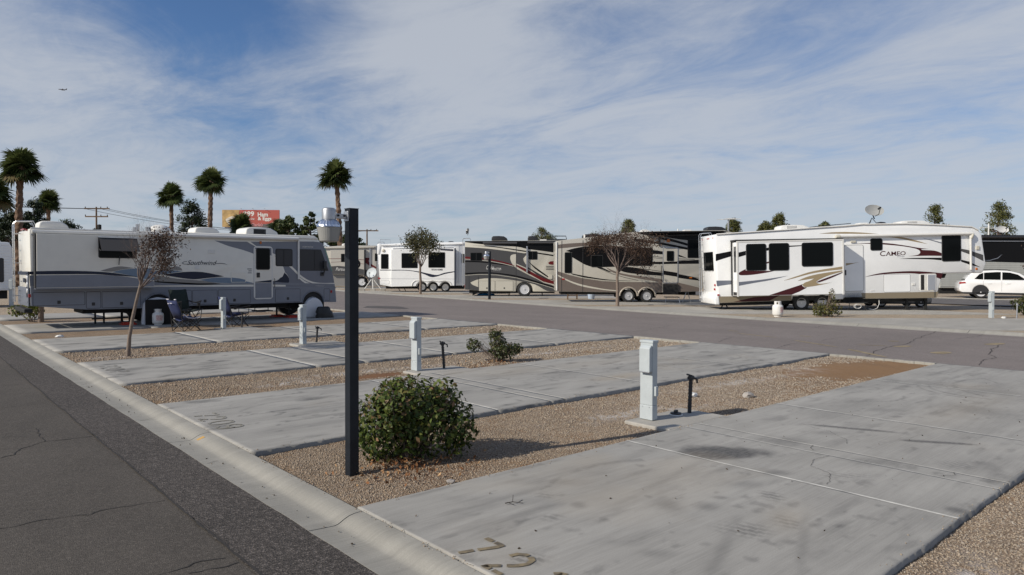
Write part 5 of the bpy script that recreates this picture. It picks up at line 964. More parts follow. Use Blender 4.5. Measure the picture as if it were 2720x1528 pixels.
ob('roof_vent_lid', MB().prism([(5.9,3.14),(6.7,3.14),(6.62,3.20),(5.98,3.20)], 0.9, 1.5), M_PLC, mh, bevel=0.02)
ob('roof_pipes', MB().tube([(3.2,0.9,3.08),(3.2,0.9,3.28)], 0.05).tube([(3.35,1.1,3.08),(3.35,1.1,3.40)], 0.06).tube([(3.6,0.8,3.08),(3.6,0.8,3.30)], 0.09), M_STEEL, mh)
ladder(mh, 0.10, 1.85, (0.78, 3.28), 0.40, 0.16)
tl = MB()
for zz in (1.56, 1.36, 1.17): tl.lathe([(0.001,-0.03),(0.07,-0.025),(0.095,0.0),(0.095,0.05)], 16, (0.10, 0.32, zz), 'x')
ob('tail_light_cluster', MB().box(0.085, 0.13, 0.18, 0.46, 0.95, 1.72), M_SILV, mh, bevel=0.02); ob('tail_lens', tl, M_CHROME, mh, smooth=50)
ob('rear_stripe', MB().box(0.085, 0.112, 0.1, 2.4, 1.67, 1.76), M_NAVY, mh); ob('rear_lower_cap', MB().prism([(0.085,0.70),(0.11,0.70),(0.11,1.28),(0.085,1.28)], 0.08, 2.42), M_SILV, mh)
ob('plate_frame', MB().box(0.078, 0.10, 0.75, 1.15, 1.42, 1.55), M_NAVY, mh); ob('rear_marker', MB().box(0.085, 0.125, 0.20, 0.26, 0.80, 0.85).box(0.07, 0.12, 0.3, 0.36, 3.0, 3.05).box(0.07,0.12,0.8,1.5,3.06,3.10), M_TAIL, mh)
ob('step', MB().box(7.0, 7.6, -0.15, 0.4, 0.30, 0.34).tube([(7.05,0.2,0.34),(7.05,0.2,0.6)],0.015).tube([(7.55,0.2,0.34),(7.55,0.2,0.6)],0.015), M_DARK, mh)
ob('suspension', MB().tube([(1.95,0.6,0.4),(1.95,0.6,0.06)],0.03).tube([(2.2,0.6,0.4),(2.2,0.6,0.06)],0.03).box(1.85,2.9,0.5,0.6,0.20,0.25).tube([(2.75,0.7,0.45),(2.75,0.7,0.05)],0.04), M_DARK, mh)
for p_ in ((3.0, 0.3), (8.1, 0.35), (8.55, 0.25)): ob('levelling_jack', MB().tube([(p_[0]-0.05, p_[1]+0.25, 0.5), (p_[0]-0.05, p_[1]+0.25, 0.09)], 0.035, 8), M_DARK, mh)

# ---- white fifth-wheel trailer with CAMEO lettering
T = TR['cam']
cm = rv('fifth_wheel_trailer', 'cam', 'bright white fifth-wheel trailer with CAMEO lettering, slide-out and maroon and tan swooshes', 'trailer', 2.45, M_WHITE2, [], 1.4, 0.07)
# wheel well shade drawn as a dark block flush with the side, tan skirt round it
ob('wheel_well_shade', MB().prism([(-0.47, 0.44), (-0.42, 0.66), (1.40, 0.66), (1.50, 0.44)], -0.003, 0.30), M_DARK, cm)
for cx in (0.0, 0.985):
    for yy in (-0.02, 2.2): wheel(cm, cx, 0.335, 0.375, 0.225, yy, 0.22, 8, M_RIM)
ob('chassis', MB().box(-3.7, 6.2, 0.4, 2.05, 0.26, 0.48), M_DARK, cm)
M_TAN2 = mat('paint_tan_skirt', (0.235, 0.195, 0.135), 0.4)
decal(cm, T['b_tan'], 0, M_TAN2); decal(cm, T['b_m5'], 1, M_MAR); decal(cm, T['f_tan'], 0, M_TAN2)
for k, m_ in (('rb', M_BLK), ('rg', M_GREY), ('f_m', M_MAR), ('f_t1', M_TAN), ('f_t2', M_TAN), ('f_b1', M_BLK), ('f_b2', M_BLK), ('f_g1', M_DGREY), ('f_g2', M_GREY), ('f_m2', M_MAR)): decal(cm, T[k], 1 if k == 'f_m2' else 0, m_)
CY = -0.75
so = ob('slide_out', MB().prism([(-3.26, 0.745), (1.66, 0.745), (1.66, 3.27), (-3.26, 3.27)], CY, 0.4), M_WHITE2, cm, bevel=0.02)
ob('slide_trim', MB().box(-3.30, -3.22, CY-0.012, CY+0.03, 0.72, 3.29).box(1.60, 1.68, CY-0.012, CY+0.03, 0.72, 3.29).box(-3.22, 1.60, CY-0.012, CY+0.03, 3.22, 3.29), M_PLW, cm, bevel=0.004, seg=1)
ob('slide_topper', MB().prism([(-3.35, 3.30), (1.68, 3.30), (1.68, 3.335), (-3.35, 3.36)], CY+0.02, 0.02), M_RUB, cm); ob('slide_seal', MB().box(-3.33, -3.305, -0.08, -0.002, 0.75, 3.3).box(1.665, 1.69, -0.05, -0.002, 0.75, 3.3), M_RUB, cm)
ob('slide_end_window', MB().box(-3.275, -3.255, CY+0.2, CY+0.5, 1.85, 3.05), M_GLASS2, cm)
ob('slide_end_vent', MB().box(-3.275, -3.255, CY+0.1, CY+0.6, 0.78, 0.92), M_RUB, cm)
for k, m_, l_ in (('s_b1', M_BLK, 0), ('s_b2', M_BLK, 0), ('s_b3', M_BLK, 0), ('s_m1', M_MAR, 0), ('s_m2', M_MAR, 0), ('s_g', M_GREY, 0), ('s_t1', M_TAN, 0), ('s_t2', M_TAN, 1), ('s_m3', M_MAR, 2), ('s_m4', M_MAR, 0)): decal(cm, T[k], l_, m_, CY)
for k in ('sw1', 'sw2', 'sw3'): window(cm, T[k], CY, 0.10)
window(cm, T['win_s'], 0, 0.09); window(cm, T['win_b'], 0, 0.10)
x0, x1, z0, z1 = bbox(T['door']); ob('door_trim', MB().prism(rrect(x0, x1, z0, z1, 0.10, 5), -0.012, 0.004), M_PLW, cm, bevel=0.004, seg=1); ob('door_gap', MB().prism(rrect(x0+0.025, x1-0.025, z0+0.025, z1-0.025, 0.09, 5), -0.014, -0.008), M_GAP, cm)
dr = ob('entry_door', MB().prism(rrect(x0+0.038, x1-0.038, z0+0.038, z1-0.038, 0.08, 5), -0.024, -0.010), M_WHITE2, cm); decal(dr, [(2.12, 2.05), (2.78, 2.22), (2.5, 2.17), (2.12, 2.17)], 0, M_TAN, -0.024); ob('door_handle', MB().box(2.07, 2.13, -0.05, -0.022, 1.6, 1.85), M_PLK, dr, bevel=0.006)
x0, x1, z0, z1 = bbox(T['comp']); panel(cm, x0, x1, z0, z1, 0, M_WHITE2, r=0.05)
x0, x1, z0, z1 = bbox(T['hatch']); ob('hatch_frame', MB().prism(rrect(x0, x1, z0, z1, 0.06), -0.02, 0.0), M_PLW, cm, bevel=0.004); ob('hatch_shade', MB().box(x0+0.04, x0+0.20, -0.023, -0.015, z0+0.05, z1-0.05), M_DARK, cm)  # dark strip on the frame stands in for shade inside the open hatch
hd = ob('hatch_door', MB().add([(x0+0.20,-0.30,z0+0.03),(x1-0.04,-0.024,z0+0.03),(x1-0.04,-0.024,z1-0.05),(x0+0.20,-0.30,z1-0.05),(x0+0.20,-0.27,z0+0.03),(x1-0.04,-0.004,z0+0.03),(x1-0.04,-0.004,z1-0.05),(x0+0.20,-0.27,z1-0.05)], [(0,1,2,3),(7,6,5,4),(0,4,5,1),(3,2,6,7),(0,3,7,4),(1,5,6,2)]), M_WHITE2, cm, bevel=0.008)
lettering(cm, 'C', 3.76, 4.02, 2.47, 2.71, -0.006, M_MAR, 0.1, 0.008); lettering(cm, 'AMEO', 4.04, 4.98, 2.49, 2.68, -0.006, M_MAR, 0.05, 0.006)
sf = MB()
for x in (4.05, 4.24, 4.33, 4.52, 4.62, 4.70): sf.prism([(x-0.03, 2.485), (x+0.05, 2.485), (x+0.05, 2.500), (x-0.03, 2.500)], -0.008, -0.005)
ob('lettering_serif', sf, M_MAR, cm); lettering(cm, 'Carriage', 4.58, 4.93, 2.40, 2.45, -0.006, M_GREY, 0.4)
ob('main_awning', MB().tube([(1.72, -0.10, 3.435), (8.12, -0.10, 3.445)], 0.068, 14), M_PLW, cm, smooth=50); ob('awning_knuckle', MB().lathe([(0.001, -0.11), (0.085, -0.10), (0.10, 0.0), (0.085, 0.10), (0.001, 0.11)], 14, (1.72, -0.10, 3.43), 'x'), M_PLC, cm, smooth=60)
ob('awning_leg', MB().tube([(8.02, -0.10, 3.36), (8.05, -0.07, 1.74)], 0.05, 10), M_PLW, cm, smooth=50); ob('awning_elbow', MB().tube([(8.12,-0.10,3.445),(8.10,-0.12,3.36),(8.03,-0.10,3.22)], 0.07, 10), M_PLC, cm, smooth=50)
ob('roof_edge', MB().tube([(-4.0,-0.02,3.66),(-3.03,-0.02,3.70),(-0.75,-0.02,3.80),(0.63,-0.02,3.87),(2.03,-0.02,3.93),(3.02,-0.02,4.00)], 0.035, 8).tube([(3.02,-0.02,3.985),(4.97,-0.02,3.98),(6.45,-0.02,3.90),(8.13,-0.02,3.77),(8.45,-0.02,3.60)], 0.035, 8), M_PLW, cm, smooth=50)
roof_ac(cm, -0.78, 0.72, 0.5, 1.3, 3.80, 0.27); roof_ac(cm, 5.02, 6.55, 0.5, 1.3, 3.94, 0.22)
ob('solar_panel', MB().prism([(0.9,3.95),(2.6,4.06),(2.6,4.085),(0.9,3.975)], 0.4, 1.1), M_GLASS, cm); ob('roof_vent', MB().prism([(3.0,4.0),(3.55,4.0),(3.45,4.10),(3.1,4.10)], 0.5, 1.0), M_PLW, cm, bevel=0.03)
d_ = dish(cm, 3.95, 0.9, 4.68, 0.52, 0.30, (0.15, -0.8, 0.35), mat('dish_grey', (0.42, 0.42, 0.40), 0.5)); ob('dish_tripod', MB().tube([(3.92,1.0,4.35),(3.70,0.9,4.02)],0.015).tube([(3.92,1.0,4.35),(4.15,0.9,4.02)],0.015).tube([(3.92,1.0,4.35),(3.95,1.3,4.02)],0.015), M_PLK, cm)
ob('roof_dome', MB().lathe([(0.28,3.98),(0.27,4.05),(0.18,4.12),(0.001,4.15)], 16, (4.30, 0.9, 0), 'z'), M_PLK, cm, smooth=60)
ladder(cm, -4.02, 2.0, (0.42, 3.72), 0.36, 0.15)
for ya, yb in ((0.46, 0.78), (0.86, 1.52), (1.60, 1.90)): ob('rear_window', MB().add([(-4.055,ya,1.95),(-4.055,yb,1.95),(-4.075,yb,2.85),(-4.075,ya,2.85),(-3.98,ya,1.95),(-3.98,yb,1.95),(-4.0,yb,2.85),(-4.0,ya,2.85)], [(0,1,2,3),(0,4,5,1),(3,2,6,7),(0,3,7,4),(1,5,6,2)]), M_GLASS, cm)
ob('rear_bumper_cap', MB().prism([(-4.10,0.34),(-3.88,0.32),(-3.92,0.85),(-4.04,0.85),(-4.14,0.6)], -0.02, 2.46), M_WHITE2, cm, bevel=0.05, seg=3, smooth=50)
rm = MB()
for yy in (0.3, 0.95, 1.1, 1.25, 2.1): rm.lathe([(0.001,-0.03),(0.03,-0.02),(0.035,0.03)], 8, (-4.065, yy, 3.50), 'x')
for zz, yy in ((1.25, 0.35), (1.05, 0.42), (0.65, 0.25)): rm.lathe([(0.001,-0.03),(0.05,-0.02),(0.055,0.05)], 8, (-4.0, yy, zz), 'x')
ob('rear_marker', rm, M_TAIL, cm); ob('marker_light', MB().box(-4.0,-3.9,-0.035,-0.004,0.76,0.83), M_TAIL, cm); ob('marker_light', MB().lathe([(0.001,-0.03),(0.05,-0.02),(0.06,0.0)], 10, (8.36,0,1.77), 'y'), M_AMB, cm)
ob('porch_light', MB().box(2.36,2.60,-0.05,0,3.13,3.23).box(8.33,8.48,-0.05,0,2.68,2.86), M_PLC, cm, bevel=0.012); ob('outlet_cover', MB().box(5.27,5.42,-0.03,0,1.05,1.16).box(3.3,3.48,-0.02,0,0.83,0.86), M_PLW, cm, bevel=0.006)
for jx in (-3.6, 5.18, 6.10):
    z_ = -0.03 + (-0.0244*jx)
    if jx < 0: ob('stabiliser_jack', MB().tube([(jx-0.25,0.3,0.0),(jx+0.05,0.3,0.42)],0.03).tube([(jx+0.30,0.3,0.03),(jx,0.3,0.42)],0.03), M_DARK, cm)
    else: ob('landing_leg', MB().box(jx-0.05, jx+0.05, 0.25, 0.35, z_, 0.5).box(jx-0.12, jx+0.12, 0.18, 0.42, z_-0.01, z_+0.03), M_DARK, cm)
ob('steps', MB().box(2.05,2.9,-0.5,0.2,0.28,0.32).box(2.05,2.9,-0.25,0.3,0.52,0.56).box(2.0,2.95,0.0,0.4,0.32,0.78).tube([(2.1,-0.4,0.3),(2.05,-0.35,-0.05)],0.018).tube([(2.85,-0.4,0.3),(2.85,-0.35,-0.1)],0.018), M_DARK, cm)
ob('hose', MB().tube([(3.1,-0.2,0.0),(3.3,-0.25,-0.05),(3.5,-0.2,0.02),(3.7,0.0,0.2),(3.75,0.1,0.40)],0.014).tube([(2.3+0.16*math.cos(a),-0.75+0.05*math.sin(a*0.5),0.06+0.10*math.sin(a)+0.10) for a in np.linspace(0,12,40)],0.010), M_PLW, cm)
ob('hitch', MB().prism([(7.0,1.56),(7.5,1.56),(7.4,1.35),(7.1,1.35)], 0.9, 1.5), M_DARK, cm)

# ---- beige and black fifth-wheel trailer behind the reddish bare tree
T = TR['bei']
be = rv('fifth_wheel_trailer', 'bei', 'beige, taupe and black full-paint fifth-wheel trailer behind the bare reddish tree', 'trailer', 2.5, M_BEIGE, [(0.03, 0.50, 0.36), (1.10, 0.50, 0.36)], 0, 0.07)
ob('chassis', MB().box(-3.9, 4.1, 0.45, 2.1, 0.44, 0.62).box(-0.5, 1.7, 0.35, 2.1, 0.25, 0.62), M_DARK, be)
for cx in (0.03, 1.10):
    for yy in (0.02, 2.2): wheel(be, cx, 0.37, 0.37, 0.24, yy, 0.24, 10, M_RIM)
    ob('fender_flare', MB().tube([(cx+0.52*math.cos(PI-PI*k/12), -0.02, 0.37+0.50*math.sin(PI*k/12)) for k in range(13)], 0.05, 8), mat('flare_champagne', (0.36, 0.315, 0.26), 0.3, coat=0.4), be, smooth=60)
for k, m_, l_ in (('low', M_BRN, 0), ('lowr', M_BRN, 0), ('topbrown', M_BRN, 0), ('black', M_BLK, 0), ('sweep', M_BLK, 1), ('taupe', M_BRN, 2), ('lowblack', M_BLK, 1), ('stripe', M_CREAM, 1), ('dart', M_BLK, 1), ('r1', M_BLK, 0), ('r2', M_BLK, 0), ('r3', M_BLK, 0), ('r4', M_BLK, 1), ('roofblk', M_BLK, 2)): decal(be, T[k], l_, m_)
# thin pale pin lines beside the sweeps
def pinline(root, pts, w, m, layer=3, y=0.0):
    mb = MB(); up = [(x, z+w/2) for x, z in pts]; dn = [(x, z-w/2) for x, z in reversed(pts)]; a = 0.003+0.003*layer
    return ob('pin_line', mb.prism(up+dn, y-a, y-a+0.0025), m, root)
pinline(be, [(-4.15,1.83),(-3.4,1.62),(-2.6,1.42),(-1.4,1.26),(0,1.215),(1.6,1.21)], 0.035, M_CREAM); pinline(be, [(-1.8,2.02),(-1.0,1.68),(-0.2,1.45),(0.6,1.28)], 0.02, M_BLK); pinline(be, [(1.43,2.70),(2.5,2.58),(3.9,2.52)], 0.02, M_BLK); pinline(be, [(1.43,2.62),(2.5,2.50),(3.9,2.44)], 0.015, M_BLK); pinline(be, [(-0.2,2.02),(1.2,1.92),(2.6,1.72),(4.15,1.42)], 0.02, M_BLK)
window(be, T['w1'], 0, 0.08); window(be, T['w2'], 0, 0.08); window(be, T['w3'], 0, 0.08, mull=0.5); window(be, T['nosewin'], 0, 0.06)
x0, x1, z0, z1 = bbox(T['door']); ob('door_trim', MB().prism(rrect(x0, x1, z0, z1, 0.12, 5), -0.02, 0.0), M_STEEL, be, bevel=0.004); dr = ob('entry_door', MB().prism(rrect(x0+0.05, x1-0.05, z0+0.05, z1-0.05, 0.09, 5), -0.026, -0.01), M_BEIGE, be); decal(dr, [(x0+0.06,2.37),(x1-0.06,2.40),(x1-0.06,2.26),(x0+0.06,2.24)], 0, M_BLK, -0.026); decal(dr, [(x0+0.06,1.86),(x1-0.06,1.74),(x1-0.06,1.50),(x0+0.06,1.62)], 0, M_BLK, -0.026); window(dr, T['doorwin'], -0.028, 0.06, 0.025)
ob('grab_handle', MB().tube([(x0-0.08,-0.02,2.15),(x0-0.08,-0.09,2.05),(x0-0.08,-0.09,1.35),(x0-0.08,-0.02,1.25)], 0.02, 8), M_PLK, be)
ob('steps', MB().box(2.05,2.92,-0.1,0.3,0.46,1.07).box(2.08,2.9,-0.55,-0.1,0.30,0.34), M_DARK, be); ob('step_legs', MB().tube([(2.12,-0.5,0.3),(2.08,-0.6,0)],0.02).tube([(2.86,-0.5,0.3),(2.90,-0.6,0)],0.02).tube([(3.5,0.3,0.6),(3.3,0.3,0)],0.025).tube([(3.6,0.3,0.6),(3.75,0.3,0)],0.025), M_STEEL, be)
ob('slide_seam', MB().box(-3.92,-3.895,-0.012,0.0,0.62,3.58).box(-2.68,-2.655,-0.012,0.0,0.60,3.62), M_GAP, be); ob('rear_corner_cap', MB().tube([(-4.18,0.0,0.7),(-4.21,0.0,2.5),(-4.20,0.0,3.5)], 0.045, 8), M_PLW, be, smooth=50)
ob('awning', MB().tube([(1.5,-0.12,3.90),(5.6,-0.12,4.02)], 0.07, 12), M_PLK, be, smooth=50); ob('awning_arm', MB().box(1.76,1.86,-0.1,-0.02,3.3,3.9), M_PLK, be)
ob('awning_canopy', MB().prism([(1.0,4.02),(5.65,4.16),(5.65,4.13),(1.0,3.99)], -0.7, -0.02), M_BLK, be)
ob('marker_light', MB().lathe([(0.001,-0.04),(0.10,-0.03),(0.11,0.0)], 10, (2.35,0,3.62), 'y').box(3.60,3.75,-0.03,0,1.42,1.48), M_AMB, be); ob('tail_marker', MB().box(-3.88,-3.72,-0.02,0,1.30,1.38), M_TAIL, be)
roof_ac(be, -2.6, -1.3, 0.6, 1.4, 3.80, 0.22, M_PLK, False); ob('roof_vent', MB().tube([(-2.5,0.6,3.7),(-2.5,0.6,3.98)], 0.07), M_PLW, be); roof_ac(be, 4.75, 6.0, 0.6, 1.4, 4.2, 0.30, M_PLK, False); ob('roof_hatch', MB().prism([(3.4,4.2),(3.9,4.2),(3.85,4.3),(3.45,4.3)], 0.6, 1.1).tube([(3.05,0.6,4.1),(3.05,0.6,4.35)],0.04), M_PLW, be, bevel=0.01)
ob('roof_fairing', MB().prism([(0.8,4.12),(1.5,4.15),(1.2,4.30),(0.95,4.30)], 0.6, 1.2), M_PLW, be, bevel=0.02)
an = ob('tv_antenna', MB().tube([(6.25,1.2,4.1),(6.25,1.2,4.95)], 0.05, 8), M_STEEL, be); ob('antenna_wings', MB().prism([(5.75,4.93),(6.0,5.0),(6.25,5.04),(6.5,5.03),(7.0,4.98),(6.5,4.97),(6.25,4.96),(6.0,4.96)], 1.1, 1.3).tube([(5.55,1.2,4.96),(7.0,1.2,5.0)], 0.015), M_PLW, an)

# ---- grey, cream and red motorhome with a script wordmark, far row
T = TR['cru']
cr = rv('motorhome', 'cru', 'dark grey and cream motorhome with red stripes behind the slim lamp post', 'motorhome', 2.5, M_CREAM, [(0.0, 0.60, 0.44)], 0, 0.06)
ob('chassis', MB().box(-4.0, 2.2, 0.4, 2.1, 0.22, 0.5), M_DARK, cr); wheel(cr, 0.0, 0.50, 0.52, 0.345, 0.03, 0.3, 10, M_CHROME); wheel(cr, 0.0, 0.50, 0.52, 0.33, 2.1, 0.3, 10, M_CHROME)
for k, m_, l_ in (('grey', M_DGREY, 0), ('swirl', M_DGREY, 0), ('red1', M_RED, 1), ('line1', M_BLK, 1), ('red2', M_RED, 2), ('black1', M_BLK, 1), ('topblack', M_BLK, 0), ('top2', M_BLK, 0), ('arc', M_BLK, 1)): decal(cr, T[k], l_, m_)
pinline(cr, [(-4.28,2.66),(-3.5,2.62),(-2.5,2.52),(-1.6,2.36),(-0.8,2.16)], 0.035, M_CREAM); pinline(cr, [(-4.28,1.50),(-3.2,1.56),(-2.0,1.53),(-0.6,1.33),(0.8,0.97),(2.2,0.55)], 0.03, M_CREAM); pinline(cr, [(-0.55,2.0),(0.5,1.50),(1.4,1.0),(2.2,0.80)], 0.05, M_CREAM)
window(cr, T['w1'], 0, 0.07, mull=0.5); window(cr, T['w2'], 0, 0.07, mull=0.45)
for k in ('comp1', 'comp2'): x0, x1, z0, z1 = bbox(T[k]); panel(cr, x0, x1, z0, z1, -0.006, M_CREAM, ((x0+x1)/2, z0+0.2))
ob('seam', MB().box(-0.62,-0.60,-0.014,-0.01,0.5,3.9).box(-4.0,-3.98,-0.014,-0.01,0.5,1.42).box(-3.33,-3.31,-0.014,-0.01,0.4,1.42), M_GAP, cr)
ob('slide_awning', MB().tube([(-3.0,-0.09,3.81),(-0.55,-0.09,3.82)], 0.08, 10).tube([(0.2,-0.09,3.86),(2.3,-0.09,3.86)], 0.08, 10), M_DGREY, cr, smooth=50); ob('awning_leg', MB().box(0.12,0.23,-0.12,-0.02,1.72,3.6), M_STEEL, cr, bevel=0.01); ob('black_cord', MB().tube([(2.15,-0.05,3.9),(2.14,-0.05,0.2)], 0.015), M_PLK, cr)
ob('mural_cloud', MB().prism([(1.70,2.42),(1.85,2.52),(2.1,2.54),(2.29,2.5),(2.29,2.30),(2.0,2.28),(1.75,2.32)], -0.012, -0.008), M_RED, cr)
x0, x1, z0, z1 = bbox(T['bay']); ob('louvre_panel', MB().box(x0+0.05,x1,-0.022,-0.004,1.93,1.96).box(x0+0.05,x1,-0.022,-0.004,2.04,2.07).box(x0+0.05,x1,-0.022,-0.004,2.15,2.18), M_DARK, cr)
ob('side_box', MB().prism(rrect(1.72,2.0,1.25,1.55,0.04), -0.05, 0.0), M_CREAM, cr, bevel=0.01)
lettering(cr, 'Cruise', -2.75, -2.20, 1.93, 2.22, -0.012, M_PLW, 0.35); lettering(cr, 'MASTER', -2.32, -1.67, 1.905, 2.04, -0.012, M_PLW, 0.0, 0.01); lettering(cr, 'BY GEORGIE BOY', -2.25, -1.70, 1.835, 1.865, -0.012, M_PLW)
roof_ac(cr, -2.4, -1.2, 0.5, 1.4, 4.02, 0.34, M_PLK, False); roof_ac(cr, 0.25, 1.0, 0.5, 1.4, 4.03, 0.34, M_PLK, False); ob('roof_rack', MB().tube([(2.0,0.4,4.05),(2.02,0.4,4.32),(2.15,0.4,4.36),(3.0,0.4,4.36),(3.05,0.4,4.1)], 0.03).box(1.6,3.0,0.4,1.6,4.02,4.14), M_PLK, cr); ob('roof_vent', MB().prism([(1.1,4.03),(1.7,4.03),(1.6,4.12),(1.15,4.12)],0.5,1.0), M_PLW, cr)
ladder(cr, -4.30, 0.12, (0.7, 4.05), 0.38, 0.16); ob('mud_flap', MB().prism([(-3.75,0.40),(-3.4,0.40),(-3.45,0.18),(-3.75,0.02)], 0.3, 0.33), M_DARK, cr)
ob('tail_light', MB().box(-4.31,-4.28,0.1,0.2,0.62,0.85), M_TAIL, cr); ob('levelling_jack', MB().tube([(-1.1,0.4,0.4),(-1.1,0.4,0.0)],0.04).tube([(1.3,0.4,0.4),(1.3,0.4,0.0)],0.04).box(-2.3,-1.0,0.4,0.5,0.2,0.24), M_DARK, cr)
td = dish(cr, -4.15, 0.9, 4.72, 0.14, 0.22, (-0.6, -0.7, 0.3), M_DGREY)
# ---- white trailer with three axles
T = TR['tet']
te = rv('fifth_wheel_trailer', 'tet', 'white three-axle trailer with one thin navy swoosh, behind the small leafy tree', 'trailer', 2.5, M_WHITE2, [(-0.96, 0.43, 0.42), (0.0, 0.43, 0.42), (1.05, 0.43, 0.42)], 0, 0.09)
ob('chassis', MB().box(-4.2, 2.6, 0.6, 2.0, 0.25, 0.6), M_DARK, te)
for cx in (-0.96, 0.0, 1.05): wheel(te, cx, 0.42, 0.42, 0.27, -0.06, 0.25, 8, M_PLW)
SYT = -0.5
ob('slide_out', MB().prism(arched([(-3.55,3.62),(-3.55,0.46),(1.88,0.56),(1.88,3.72)], [(-0.96, 0.50, 0.42), (0.0, 0.50, 0.42), (1.05, 0.50, 0.42)]), SYT, 0.2), M_WHITE2, te, bevel=0.015)
ob('fender_trim', MB().tube([(-1.80,SYT-0.01,0.50),(-1.72,SYT-0.01,0.80),(-1.5,SYT-0.01,0.98),(-0.96,SYT-0.01,1.0),(-0.48,SYT-0.01,0.90),(0,SYT-0.01,1.0),(0.52,SYT-0.01,0.90),(1.05,SYT-0.01,1.0),(1.5,SYT-0.01,0.85),(1.62,SYT-0.01,0.58)], 0.04, 8), M_PLW, te, smooth=60)
ob('slide_edge', MB().box(1.85,1.97,SYT-0.02,SYT+0.1,0.55,3.78), M_NAVY, te); decal(te, T['n1'], 0, M_NAVY); decal(te, T['n2'], 0, M_NAVY, SYT); decal(te, T['n3'], 0, M_NAVY, SYT)
window(te, T['w0'], 0, 0.06); window(te, T['sw1'], SYT, 0.06); window(te, T['sw2'], SYT, 0.06); x0, x1, z0, z1 = bbox(T['comp']); panel(te, x0, x1, z0, z1, 0, M_WHITE2, r=0.05)
lettering(te, 'TETON HOMES', -0.12, 0.85, 1.855, 1.985, SYT-0.012, M_NAVY, 0, 0.02)
ob('gutter_roll', MB().tube([(-4.45,-0.05,4.02),(2.6,-0.05,4.18)], 0.09, 10), M_WHITE2, te, smooth=50); ob('slide_topper', MB().tube([(-3.4,SYT+0.05,3.69),(1.8,SYT+0.05,3.80)], 0.04, 8), M_GREY, te, smooth=50); ob('rear_cap', MB().prism([(-4.86,3.2),(-4.62,3.2),(-4.45,4.15),(-4.82,4.15)], -0.05, 2.55), M_WHITE2, te, bevel=0.09, seg=3, smooth=60)
ob('porch_light', MB().lathe([(0.001,-0.06),(0.12,-0.05),(0.15,0.0)], 14, (-4.30,0,3.55), 'y'), M_PLC, te, smooth=60); ob('tail_light', MB().box(-4.76,-4.60,-0.02,0.08,1.10,1.22), M_TAIL, te); ladder(te, -4.75, 0.5, (1.3, 4.2), 0.36, 0.15)
ob('seam', MB().box(-4.6,1.85,SYT-0.006,SYT-0.002,1.12,1.135), M_GREY, te); ob('roof_ac', MB().lathe([(0.3,4.2),(0.28,4.36),(0.15,4.42),(0.001,4.43)],14,(1.45,1.0,0),'z'), M_PLK, te, smooth=60); ob('stabiliser_jack', MB().tube([(-3.1,0.2,0.4),(-2.9,0.2,0.05)],0.03).tube([(-2.6,0.2,0.4),(-2.4,0.2,0.05)],0.03).tube([(-4.4,0.2,0.6),(-3.6,0.2,0.25)],0.02), M_DARK, te)
ob('entry_rails', MB().tube([(2.05,-0.1,0.7),(2.05,-0.1,4.25)],0.02).tube([(2.2,-0.1,0.7),(2.2,-0.1,4.25)],0.02), M_ALU, te); window(te, [(2.45,2.5),(2.68,3.3)], 0, 0.05)
ob('roof_frame', MB().tube([(-2.9,0.6,4.2),(-2.9,0.6,4.75),(-2.6,0.6,4.8)],0.02).tube([(-4.8,1.2,4.2),(-4.8,1.2,4.55),(-3.9,1.2,4.55),(-3.9,1.2,4.2)],0.02), M_ALU, te)
# ---- greige motorhome at the back of the row
T = TR['pur']
pu = rv('motorhome', 'pur', 'greige motorhome with a red swoosh, half hidden behind the near lamp post', 'motorhome', 2.5, mat('paint_greige', (0.46, 0.435, 0.385), 0.3, coat=0.3), [(0.0, 0.72, 0.62)], 0, 0.08)
ob('chassis', MB().box(-5.2, 1.5, 0.4, 2.1, 0.15, 0.6), M_DARK, pu); wheel(pu, 0.0, 0.60, 0.62, 0.38, 0.02, 0.3, 8, M_CHROME)
lowp = arched([(-5.41,2.03),(-5.42,0.17),(1.57,0.16),(1.57,1.54)], [(0.0, 0.75, 0.62)])
decal(pu, [(-5.41,2.03),(-4.0,2.24),(-2.4,2.34),(-0.8,2.18),(0.6,1.88),(1.57,1.54),(1.57,1.40),(-5.41,1.40)], 0, M_DGREY); ob('lower_body', MB().prism(arched([(-5.42,1.40),(-5.42,0.17),(1.6,0.16),(1.6,1.40)], [(0.0,0.74,0.62)]), -0.006, 0.03), M_TAUPE, pu)
ob('slide_out', MB().box(-3.3,0.33,-0.35,0.2,1.42,4.05), MATS['paint_greige'], pu, bevel=0.02); decal(pu, [(-3.28,2.28),(-2.4,2.34),(-0.8,2.18),(0.3,1.95),(0.3,1.45),(-3.28,1.45)], 0, M_DGREY, -0.35); ob('slide_edge', MB().box(0.33,0.42,-0.36,0.0,0.6,4.1), M_PLK, pu)
decal(pu, T['red'], 1, M_RED); decal(pu, T['arc'], 1, M_BLK, -0.35); window(pu, T['w1'], -0.35, 0.06); window(pu, T['w2'], 0, 0.06); lettering(pu, 'Pursuit', -2.74, -1.55, 1.82, 2.16, -0.36, M_PLW, 0.35)
pinline(pu, [(-5.0,3.05),(-3.5,3.10),(-1.8,3.12),(0.3,3.0)], 0.05, M_RED, 1, -0.35); pinline(pu, [(-3.25,2.72),(-1.6,2.82),(0.3,2.55)], 0.03, M_RED, 1, -0.35)
ob('awning_roll', MB().tube([(-4.8,-0.1,4.25),(1.4,-0.1,4.38)], 0.09, 10), MATS['paint_greige'], pu, smooth=50); roof_ac(pu, -2.3, -1.2, 0.5, 1.3, 4.45, 0.35); ob('awning_arm', MB().box(0.85,0.98,-0.1,0,2.2,4.3), M_STEEL, pu)

